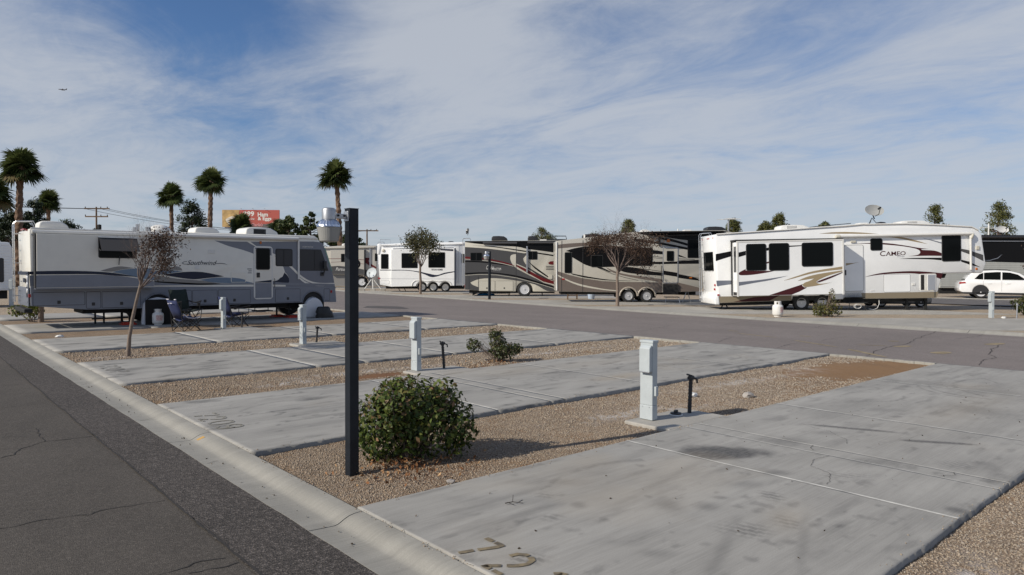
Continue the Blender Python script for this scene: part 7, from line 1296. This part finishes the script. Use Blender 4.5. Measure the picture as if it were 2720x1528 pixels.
M_LFB = tint_mat('leaves_dry_brown', [(0.035,0.022,0.016),(0.07,0.042,0.03),(0.12,0.075,0.05)], 0.7, 0.3, 0.15); M_LFG = tint_mat('leaves_olive', [(0.03,0.035,0.012),(0.055,0.06,0.02),(0.09,0.085,0.03),(0.12,0.10,0.05)], 0.6, 0.4, 0.2)
def small_tree(name, loc, trunk, lead, L0, r0, seed, label, mx=5, spread=0.5, up=0.35, kids=(2, 4), leaf=None, nleaf=0, lsz=0.06, where=None, kk=5, jit=0.08):
    rg = random.Random(seed); nr = np.random.default_rng(seed); root = empty(name, loc, 0, label, 'tree'); tr = MB()
    tp = [Vector(q) for q in trunk]; tr.tube(tp, [r0*(1.25 if i == 0 else 1-0.25*i/len(tp))*rg.uniform(0.93,1.07) for i in range(len(tp))], 10); ob('trunk', tr, M_BARK, root, smooth=60)
    cr_ = MB(); tips = []; d0 = Vector(lead).normalized()
    for j in range(kk):
        a = 2*PI*j/kk + rg.uniform(-0.3, 0.3); q = d0.orthogonal().normalized(); q.rotate(Matrix.Rotation(a, 3, d0)); s_ = spread*rg.uniform(0.4, 1.35)
        grow(cr_, tp[-1] - d0*0.04*j, (d0*math.cos(s_)+q*math.sin(s_)), L0*rg.uniform(0.8, 1.15), r0*0.5, 0, mx, rg, tips, spread, up, kids)
    br = ob('crown', cr_, M_BARKD, root, recalc=False, smooth=60)
    if nleaf:
        T_ = [t for t in tips if where is None or where(t[0])]
        if T_:
            idx = nr.integers(0, len(T_), nleaf); P = np.array([T_[i][0][:] for i in idx]) + nr.normal(size=(nleaf, 3))*jit
            leaves('leaves', P, lsz*nr.uniform(0.6, 1.3, nleaf), leaf, root, nr)
    return root
CR = Vector((math.sin(YAW), -math.cos(YAW), 0))      # towards the right of the park as seen from the street
tl_ = [(0,0,-0.08), tuple(CR*0.03+Vector((0,0,0.35))), tuple(CR*0.10+Vector((0,0,0.75))), tuple(CR*0.19+Vector((0,0,1.15))), tuple(CR*0.31+Vector((0,0,1.60)))]
small_tree('bare_tree', (3.73, 16.72, 0.0), tl_, tuple(CR*0.28+Vector((0,0,1))), 0.41, 0.040, 12, 'leaning bare young tree at the left with brown leaves on one side', 5, 0.48, 0.44, (2, 4), M_LFB, 2600, 0.05, lambda p: (p.dot(CR) > 0.52 and p.z < 2.65), 7, 0.06)
small_tree('bare_tree', (28.47, 23.73, 0.0), [(0,0,-0.05),(0.02,0.01,0.8),(-0.01,0.02,1.5),(0.02,0.0,2.0)], (0,0,1), 0.96, 0.080, 5, 'nearly bare reddish-brown tree in the strip before the beige trailer', 6, 0.58, 0.34, (2, 3), M_LFB, 8500, 0.085, lambda p: p.z < 3.7, 8, 0.14)
small_tree('leafy_tree', (31.02, 45.96, 0.0), [(0,0,-0.05),(0.05,0,0.9),(0.02,0.03,1.7),(0.0,0.0,2.3)], (0,0,1), 0.95, 0.10, 8, 'small leafy tree with a pale trunk before the three-axle trailer', 4, 0.60, 0.28, (2, 3), M_LFG, 3600, 0.16, None, 6, 0.20)
small_tree('bare_tree', (35.9, 5.5, 0.0), [(0,0,-0.05),(0,0,0.9),(0.0,0.0,1.7)], (0,0,1), 0.95, 0.09, 21, 'branch tips of a bare reddish tree at the right edge', 4, 0.70, 0.2, (2, 3), M_LFB, 1300, 0.10, lambda p: p.z < 3.3, 6, 0.12)

# bushes
def bush(name, loc, lobes, n, lsz, m, seed, label, stems=14, core=0.55, low=0.0, litter=0, sr=0.010):
    nr = np.random.default_rng(seed); rg = random.Random(seed); root = empty(name, loc, 0, label, 'bush')
    st = MB()
    for i in range(stems):
        lb = lobes[rg.randrange(len(lobes))]; a = rg.uniform(0, 2*PI); e = Vector((lb[0]+lb[3]*0.8*math.cos(a), lb[1]+lb[4]*0.8*math.sin(a), lb[2]+lb[5]*rg.uniform(0.2, 1.12)))
        b = Vector((rg.uniform(-0.08, 0.08), rg.uniform(-0.08, 0.08), -0.02)); mid = (b+e)*0.5 + Vector((rg.uniform(-0.05,0.05), rg.uniform(-0.05,0.05), 0.05)); st.tube([b, mid, e], [sr, sr*0.6, sr*0.2], 5, caps=False)
    ob('stems', st, M_BARK, root, recalc=False)
    P = []; N = []; w = np.array([l[3]*l[4]+l[4]*l[5]+l[3]*l[5] for l in lobes]); w = w/w.sum()
    for lb, q in zip(lobes, w):
        k = int(n*q); u = nr.normal(size=(k, 3)); u /= np.linalg.norm(u, axis=1)[:, None]; rad = np.where(nr.random(k) < core, nr.uniform(0.86, 1.06, k), nr.uniform(0.45, 0.95, k))
        bump_ = 0.72 + 0.58*fbm(np.arctan2(u[:, 1], u[:, 0])*2.6 + seed, u[:, 2]*3.3 + 7, seed, 3)
        c = np.array(lb[:3]) + u*np.array(lb[3:6])*(rad*bump_)[:, None]; P.append(c); N.append(u)
    P = np.vstack(P); N = np.vstack(N); kp = P[:, 2] > low; P, N = P[kp], N[kp]; N[:, 2] += 0.35
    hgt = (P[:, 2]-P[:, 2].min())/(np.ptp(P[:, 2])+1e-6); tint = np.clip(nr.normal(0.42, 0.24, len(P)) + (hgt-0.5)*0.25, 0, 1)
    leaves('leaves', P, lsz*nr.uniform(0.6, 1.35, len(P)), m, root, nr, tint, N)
    if litter:
        q = np.stack([nr.normal(0, 0.30, litter), nr.normal(0, 0.24, litter), np.full(litter, 0.022)], 1) + np.array([-0.22, -0.22, 0]); leaves('leaf_litter', q + nr.normal(size=q.shape)*[0, 0, 0.008], 0.04*nr.uniform(0.6,1.3,litter), tint_mat('leaf_litter', [(0.09,0.035,0.015),(0.20,0.085,0.035),(0.33,0.17,0.08),(0.42,0.28,0.15)], 0.8, 0.2), root, nr)['kind'] = 'stuff'
    return root
def SQ(v, k, kz): return [(l[0]*k, l[1]*k, l[2]*kz, l[3]*k, l[4]*k, l[5]*kz) for l in v]
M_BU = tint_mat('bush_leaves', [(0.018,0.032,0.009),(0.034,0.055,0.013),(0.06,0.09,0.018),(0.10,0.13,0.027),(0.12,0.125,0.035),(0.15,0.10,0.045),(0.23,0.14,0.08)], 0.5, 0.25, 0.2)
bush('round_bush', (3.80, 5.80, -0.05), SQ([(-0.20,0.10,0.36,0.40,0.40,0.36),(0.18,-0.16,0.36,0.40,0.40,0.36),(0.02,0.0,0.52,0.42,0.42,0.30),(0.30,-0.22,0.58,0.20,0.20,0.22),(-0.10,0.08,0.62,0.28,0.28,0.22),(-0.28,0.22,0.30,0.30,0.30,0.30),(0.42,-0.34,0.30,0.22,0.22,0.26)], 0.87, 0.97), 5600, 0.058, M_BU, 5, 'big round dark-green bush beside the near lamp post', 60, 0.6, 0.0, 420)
M_BU2 = tint_mat('bush_leaves_olive', [(0.02,0.03,0.008),(0.04,0.055,0.014),(0.07,0.075,0.02),(0.11,0.085,0.035)], 0.5, 0.4, 0.2)
M_BU3 = tint_mat('bush_leaves_pale', [(0.04,0.05,0.014),(0.08,0.085,0.025),(0.13,0.12,0.035),(0.17,0.13,0.05)], 0.5, 0.3, 0.25)
def sc(v, k): return [tuple(a*k for a in l) for l in v]
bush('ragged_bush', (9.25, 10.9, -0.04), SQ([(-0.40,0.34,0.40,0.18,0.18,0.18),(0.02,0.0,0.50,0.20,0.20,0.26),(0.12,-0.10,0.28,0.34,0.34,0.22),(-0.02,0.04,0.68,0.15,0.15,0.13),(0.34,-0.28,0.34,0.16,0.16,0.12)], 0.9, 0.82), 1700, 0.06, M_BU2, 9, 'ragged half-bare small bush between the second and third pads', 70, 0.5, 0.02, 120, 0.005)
bush('low_bush', (28.5, 12.75, 0.0), SQ([(0,0,0.30,0.62,0.62,0.30),(0.35,-0.35,0.36,0.4,0.4,0.34),(0.2,-0.25,0.85,0.16,0.16,0.3),(-0.3,0.3,0.30,0.4,0.4,0.28)], 0.72, 1.0), 800, 0.095, M_BU3, 15, 'low olive bush in the strip across the road below the white trailer', 50, 0.55, 0.0, 60)
bush('edge_bush', (36.2, 7.3, 0.0), [(0,0,0.45,0.8,0.8,0.45)], 1200, 0.14, M_BU2, 16, 'green bush cut off by the right edge', 20)
M_YG = tint_mat('leaves_yellow_green', [(0.06,0.08,0.015),(0.12,0.14,0.02),(0.22,0.20,0.035)], 0.5, 0.4, 0.3)
yb = bush('young_shrub', (3.62, 29.9, -0.05), [(0.0,0.0,0.55,0.35,0.35,0.42),(-0.45,0.4,0.40,0.22,0.22,0.2)], 420, 0.13, M_YG, 18, 'yellow-green young shrub beside a stump under the rear of the motorhome', 14, 0.4)
ob('stump', MB().tube([(0.22,-0.18,-0.05),(0.24,-0.20,0.6),(0.22,-0.2,1.0)], [0.10,0.08,0.07], 9), M_BARK, yb, smooth=60)

# fan palms
M_FR = tint_mat('palm_fronds', [(0.025,0.038,0.013),(0.05,0.07,0.022),(0.085,0.11,0.034),(0.13,0.145,0.05),(0.17,0.13,0.065)], 0.4, 0.4, 0.3); M_PT = mat('palm_trunk', (0.17, 0.105, 0.068), 0.95, var=0.4, vscale=3, bump=0.9, bscale=9)
def palm(x, y, h, cr_r, seed, label, tr=0.24, lean=(0, 0)):
    nr = np.random.default_rng(seed); rg = random.Random(seed); root = empty('palm_tree', (x, y, -0.1), 0, label, 'palm tree', 'fan palms')
    cr_r *= 0.88; tr *= 0.8; n = 40; mb = MB(); ks = 12
    for i in range(n+1):
        t = i/n; zz = h*t; r = tr*(1.25-0.35*t)*(1+(0.14 if i % 2 else -0.06)); cx = lean[0]*t*t; cy = lean[1]*t*t
        for k in range(ks): g = 2*PI*k/ks; q = r*rg.uniform(0.84, 1.16); mb.v.append((cx+q*math.cos(g), cy+q*math.sin(g), zz))
    mb.f = [(i*ks+k, i*ks+(k+1) % ks, (i+1)*ks+(k+1) % ks, (i+1)*ks+k) for i in range(n) for k in range(ks)] + [tuple(range(n*ks, (n+1)*ks))]
    ob('trunk', mb, M_PT, root, recalc=False)
    top = np.array([lean[0], lean[1], h]); V = []; F = []; T_ = []; pt = MB(); nf = 50
    for i in range(nf):
        t = i/(nf-1); el = R(82 - 132*t + rg.uniform(-10, 10)); az = i*2.39996 + rg.uniform(-0.3, 0.3); L = cr_r*(0.05 if i % 4 == 1 else 0.20 + 0.26*rg.random())
        d = np.array([math.cos(el)*math.cos(az), math.cos(el)*math.sin(az), math.sin(el)]); b = top + d*0.15 + np.array([0, 0, -0.1-0.25*t]); e = b + d*L + np.array([0, 0, -0.10*L])
        pt.tube([tuple(b), tuple((b+e)/2 + np.array([0,0,0.05*L])), tuple(e)], [0.035, 0.025, 0.015], 4, caps=False)
        s_ = np.cross(d, [0, 0, 1.0]); s_ /= np.linalg.norm(s_)+1e-9; u_ = np.cross(s_, d); tw_ = rg.uniform(-0.75, 0.75); s_, u_ = s_*math.cos(tw_)+u_*math.sin(tw_), u_*math.cos(tw_)-s_*math.sin(tw_); fl = cr_r*0.70*rg.uniform(0.85, 1.1); tint = np.clip(0.55-0.45*t+rg.uniform(-0.15, 0.2), 0, 1)  # sunlit look put into the tint: upper fronds lighter, lower ones darker
        if t > 0.9 and rg.random() < 0.5: tint = 0.95
        nb = 17
        for j in range(nb):
            a = R(-92 + 184*j/(nb-1)) + rg.uniform(-0.05, 0.05); dir_ = d*math.cos(a) + s_*math.sin(a); ll = fl*(1-0.18*abs(math.sin(a)))*rg.uniform(0.85, 1.05); w = fl*0.066
            sd_ = np.cross(dir_, u_); sd_ /= np.linalg.norm(sd_)+1e-9; m1 = e + dir_*ll*0.55 + u_*(0.06*ll) ; m2 = e + dir_*ll + np.array([0, 0, -0.22*ll*(0.5+0.5*rg.random())])
            o = len(V); V += [e - sd_*w*0.15, e + sd_*w*0.15, m1 + sd_*w, m1 - sd_*w, m2 + sd_*w*0.12, m2 - sd_*w*0.12]; F += [(o, o+1, o+2, o+3), (o+3, o+2, o+4, o+5)]; T_ += [tint + rg.uniform(-0.08, 0.08)]*2
    raw_mesh('crown', np.array(V), np.array(F), M_FR, root, np.clip(T_, 0, 1)); ob('petioles', pt, M_BARK, root, recalc=False)
    return root
palm(10.56, 97.95, 13.9, 2.9, 1, 'tallest fan palm, full crown, at the upper left', 0.42, (0.35, 0)); palm(7.6, 93.15, 10.4, 2.9, 2, 'fan palm cut off by the left edge', 0.4)
palm(21.44, 155.16, 15.0, 2.9, 3, 'small distant fan palm left of the utility pole', 0.40); palm(31.26, 113.0, 13.4, 2.5, 4, 'fan palm rising directly behind the leaning bare tree', 0.34); palm(31.82, 97.82, 14.2, 2.55, 5, 'tall fan palm just left of the red billboard', 0.36, (0.3, 0)); palm(40.85, 77.78, 13.8, 2.6, 6, 'tall fan palm behind the near lamp post', 0.34, (-0.5, 0.3))
palm(41.08, 110.86, 9.2, 2.6, 7, 'short fan palm in front of the middle of the billboard', 0.35); palm(41.36, 97.21, 7.9, 2.2, 8, 'short fan palm at the right end of the billboard', 0.33)

# evergreens and other trees beyond the park
M_NE = tint_mat('needles_dark', [(0.008,0.016,0.008),(0.016,0.030,0.012),(0.028,0.045,0.018),(0.045,0.06,0.025)], 0.6, 0.3, 0.1); M_NL = tint_mat('needles_olive', [(0.03,0.04,0.012),(0.065,0.075,0.022),(0.11,0.115,0.036),(0.16,0.15,0.055)], 0.6, 0.3, 0.15); M_GL = tint_mat('leaves_green', [(0.02,0.035,0.010),(0.04,0.062,0.016),(0.07,0.09,0.025),(0.10,0.11,0.035)], 0.5, 0.4, 0.2)
NEED = np.array([(-0.5, -0.06, 0), (0.1, -0.13, 0.03), (0.5, 0, 0.0), (0.1, 0.13, 0.03)])
def evergreen(x, y, h, w, seed, m, label, base=0.25, top=0.30, n=70, per=60, lsz=0.42, shape=NEED, name='evergreen_tree', lean=0.0):
    nr = np.random.default_rng(seed); rg = random.Random(seed); root = empty(name, (x, y, -0.1), 0, label, 'tree', 'trees beyond the park'); tr = MB(); tr.tube([(0,0,-0.2),(0.1,0,h*0.4),(lean*0.6,0.1,h*0.75),(lean,0.05,h*0.97)], [h*0.022, h*0.017, h*0.010, 0.02], 8)
    P = []; N = []
    for i in range(n):
        t = rg.random()**0.8; zz = h*(base + (1-base)*t); prof = math.sin(PI*min(1, 0.18+0.82*t))**0.75 if top > 0.5 else (1-t)**0.75*(0.55+0.45*min(1, t*6))+0.06
        r = w*prof*rg.uniform(0.45, 1.15); a = rg.uniform(0, 2*PI); c = np.array([r*math.cos(a)+lean*t, r*math.sin(a), zz]); cs = w*rg.uniform(0.15, 0.30)
        tr.tube([(lean*t, 0, zz-r*0.35), tuple(c*0.6+np.array([lean*t*0.4,0,zz*0.4-r*0.05])), tuple(c)], [h*0.006, h*0.004, 0.01], 4, caps=False)
        u = nr.normal(size=(per, 3)); u /= np.linalg.norm(u, axis=1)[:, None]; P.append(c + u*cs*nr.uniform(0.35, 1.0, (per, 1))*np.array([1, 1, 0.8])); N.append(u)
    ob('trunk', tr, M_BARKD, root, recalc=False); P = np.vstack(P); N = np.vstack(N)
    leaves('crown', P, lsz*nr.uniform(0.6, 1.3, len(P)), m, root, nr, None, N, shape); return root
EV = [(13.45,108.6,10.9,2.7,M_NE,'dark pine left of the small distant palm',0.1,0.3),(8.6,104.9,10.4,3.4,M_NE,'dark pine mass at the left edge below the palms',0.05,0.6),(10.3,100.0,8.3,2.6,M_NE,'dark low pine at the foot of the tallest palm',0.05,0.6),(18.6,118.0,8.9,3.1,M_NE,'low round dark tree right of the small distant palm',0.2,0.7),(31.2,103.0,11.3,3.6,M_NE,'big dark pine left of the billboard',0.15,0.5),(22.5,120.0,7.9,2.6,M_NE,'low dark tree top near the utility pole',0.3,0.7),
      (83.5,86.6,10.9,3.4,M_NL,'dense olive pine above the grey and cream motorhome',0.3,0.6),(82.4,73.5,9.2,2.8,M_NL,'pine top behind the left end of the beige trailer',0.3,0.4),(83.5,67.5,11.3,2.8,M_NL,'pine behind the crown of the reddish bare tree',0.35,0.5),(79,82,8.0,2.3,M_NL,'low pine top right of the dense olive pine',0.4,0.5),(84,58.5,8.6,2.0,M_NL,'small pine top above the black roof of the beige trailer',0.5,0.5),
      (85.8,51.2,10.6,2.5,M_NL,'pine left of the TV antenna',0.35,0.4),(85.6,46.4,9.8,2.6,M_NL,'broad pine right of the TV antenna, left half',0.4,0.5),(85.2,44.2,11.0,2.4,M_NL,'broad pine right of the TV antenna, taller half',0.4,0.5),(94,46,9.0,1.8,M_NL,'low pine top beside the roof air conditioner',0.5,0.5),(96.5,43.5,10.3,2.2,M_NL,'pine top left of the big roof dish',0.45,0.4),(99,40,9.8,1.6,M_NL,'small pine top beside the roof vent of the white trailer',0.5,0.4),(101.1,31.2,12.4,3.0,M_NL,'loose pointed pine right of the big roof dish',0.12,0.3),(101,24.2,12.2,3.6,M_NL,'loose tall pine at the right above the oval dish',0.10,0.3),(104,20,9.5,2.4,M_NL,'pine foot at the right edge',0.2,0.5)]
for i, (x, y, h, w, m_, l, b_, t_) in enumerate(EV): evergreen(x, y, h*(0.86 if m_ is M_NL else 1), w*(0.9 if m_ is M_NL else 1), 30+i, m_, l, b_, t_, 80 if m_ is M_NE else 95, 62 if m_ is M_NE else 50, 0.50 if m_ is M_NE else 0.36)
for i, (x, y, h, w, l) in enumerate([(39.0,88.5,8.9,2.3,'leafy green tree right of the billboard, behind the motorhome roof'),(41.0,86.3,9.6,1.5,'thin leafy tree top right of the billboard'),(42.6,84.0,7.4,2.1,'low leafy tree behind the front roof of the motorhome'),(42.9,79.0,6.6,2.2,'green tree behind the near lamp head'),(36,106,6.5,2.5,'low green tree under the billboard')]): evergreen(x, y, h, w, 70+i, M_GL, l, 0.3, 0.8, 60, 50, 0.40, LEAF, 'leafy_tree')

# ------------------------------------------------------------------ billboard, poles, plane
ang = math.atan2(172.05-181.8, 73.19-62.33)
bb = empty('billboard', (62.33, 181.8, 0.0), ang, 'red roadside billboard advertising Ham & Eggs with a plate of food', 'billboard'); BW, B0, B1 = 14.6, 13.0, 17.35
ob('panel', MB().box(0,BW,0,0.3,B0,B1), mat('billboard_red', (0.42,0.085,0.065), 0.6, var=0.06, vscale=0.4), bb); ob('lower_band', MB().box(4.3,BW,-0.02,0,B0,B0+0.75), mat('billboard_dark', (0.12,0.10,0.10), 0.6), bb)
ob('food_picture', MB().prism([(0.02,B0+0.02),(4.2,B0+0.02),(4.7,B0+1.5),(4.2,B0+3.0),(4.5,B1-0.02),(0.02,B1-0.02)], -0.03, 0.0), mat('food_gold', (0.50,0.33,0.13), 0.6, var=0.4, vscale=0.8), bb); ob('egg_white', MB().prism([(1.2+1.5*math.cos(a)*(1+0.15*math.sin(3*a))+1.3, B0+1.5+1.15*math.sin(a)*(1+0.1*math.cos(4*a))) for a in np.linspace(0,2*PI,24)[:-1]], -0.05, -0.03), mat('egg_white', (0.68,0.62,0.52), 0.6), bb); ob('egg_yolk', MB().prism([(2.6+0.75*math.cos(a), B0+1.45+0.6*math.sin(a)) for a in np.linspace(0,2*PI,18)[:-1]], -0.07, -0.05), mat('egg_yolk', (0.60,0.36,0.05), 0.5), bb)
M_BT = mat('billboard_white', (0.72,0.70,0.66), 0.6); lettering(bb, '$99', 5.4, 8.2, B0+2.55, B0+4.0, -0.03, M_BT, 0, 0.03); lettering(bb, 'All Day', 6.6, 8.3, B0+1.75, B0+2.3, -0.03, M_BT, 0, 0.02); lettering(bb, 'Ham', 9.1, 11.7, B0+2.65, B0+3.75, -0.03, M_BT, 0, 0.03); lettering(bb, '& Eggs', 9.1, 12.6, B0+1.45, B0+2.6, -0.03, M_BT, 0, 0.03); lettering(bb, "Charlie's", 7.4, 10.4, B0+0.15, B0+1.05, -0.05, mat('billboard_pink', (0.62,0.25,0.25), 0.6), 0.4, 0.03)
ob('lamp_arms', MB().tube([(5,-0.1,B1),(5,-0.1,B1+0.25),(5,-0.8,B1+0.3)],0.05).tube([(8,-0.1,B1),(8,-0.1,B1+0.25),(8,-0.8,B1+0.3)],0.05).tube([(11,-0.1,B1),(11,-0.1,B1+0.25),(11,-0.8,B1+0.3)],0.05), M_STEEL, bb); ob('column', MB().tube([(7.3,0.6,0),(7.3,0.6,B0)], 0.5, 12).box(0.5,14,0.3,0.7,B0-0.3,B0), M_STEEL, bb); ob('tag_plate', MB().prism([(12.2,B0+0.05),(13.4,B0+0.1),(13.8,B0+0.5),(12.9,B0+0.65),(12.3,B0+0.4)], -0.05,-0.02), mat('billboard_blue', (0.15,0.25,0.45), 0.5), bb)
def pole(x, y, h, label, rz, lamp=True, arms=2):
    root = empty('utility_pole', (x, y, 0), rz, label, 'utility pole', 'utility poles'); ob('post', MB().tube([(0,0,0),(0,0,h)], [0.24,0.15], 10), M_WOOD, root)
    for k in range(arms): z_ = h-0.35-1.6*k; c = ob('crossarm', MB().box(-2.4+0.2*k,2.6-0.3*k,-0.12,0.12,z_-0.12,z_+0.12), M_WOOD, root); ob('insulators', MB().tube([(-2.2,0,z_),(-2.2,0,z_+0.4)],0.08).tube([(2.2,0,z_),(2.2,0,z_+0.4)],0.08).tube([(0.9,0,z_),(0.9,0,z_+0.4)],0.08), M_DARK, c)
    if lamp: ob('transformer', MB().lathe([(0.001,h-4.6),(0.35,h-4.55),(0.35,h-3.6),(0.001,h-3.5)], 12, (0.6,0,0)), M_DARK, root); ob('street_lamp_arm', MB().tube([(0,0,h-5.3),(-1.2,0,h-4.9),(-2.6,0,h-4.9)],0.05).prism([(-3.3,h-5.1),(-2.5,h-5.0),(-2.5,h-4.8),(-3.2,h-4.85)],-0.2,0.2), M_STEEL, root)
    return root
pole(30.32, 160.6, 14.6, 'wooden utility pole with two crossarms behind the motorhome roof', R(-41)); pole(81.26, 142.1, 11.5, 'distant utility pole right of the near lamp post', R(-41), False, 1)
wr = MB(); a = Vector((30.3,160.6,14.2)); 
for off in (-2.2, 2.2, 0.9):
    o3 = Vector((off*math.cos(R(-41)), off*math.sin(R(-41)), 0))
    for e in (Vector((-40,185,16.5)), Vector((81.3,142.1,11.3))): wr.tube([a+o3+(e-a)*t + Vector((0,0,-2.2*4*t*(1-t)*(0.4 if e.x < 0 else 1))) for t in np.linspace(0,1,14)], 0.035, 4)
fix(ob('power_lines', wr, M_DARK, recalc=False), 'thin power lines strung from the utility pole with two crossarms', 'power line')
pn = empty('airliner', (163.7,1064.9,236.0), R(48.45-90+20), 'tiny dark airliner in the sky at upper left', 'airplane'); pn.scale = (0.5, 0.5, 0.5)
M_PLN = mat('plane_grey', (0.12,0.12,0.14), 0.5); ob('fuselage', MB().lathe([(0.001,-9),(0.9,-7.5),(1.1,-4),(1.1,5),(0.7,8.5),(0.1,11)], 14, (0,0,0), 'x'), M_PLN, pn, smooth=50); ob('wing', MB().slab([(-2,0.5),(1.5,0.5),(4.5,11),(3.2,11.2)], -0.5, -0.2), M_PLN, pn); ob('wing', MB().slab([(-2,-0.5),(1.5,-0.5),(4.5,-11),(3.2,-11.2)], -0.5, -0.2), M_PLN, pn); ob('tail_fin', MB().prism([(7,0.6),(10.5,0.6),(11.4,3.6),(9.8,3.6)], -0.12, 0.12), M_PLN, pn); ob('tailplane', MB().slab([(8.5,-4),(10,-4),(9.6,0),(10,4),(8.5,4),(7.4,0)], 0.6, 0.8), M_PLN, pn)
for s_ in (-3.2, 3.2): ob('engine', MB().lathe([(0.5,-2.2),(0.65,-1.5),(0.5,0.8),(0.3,1.2)], 10, (0,s_,-1.0), 'x'), M_PLN, pn)
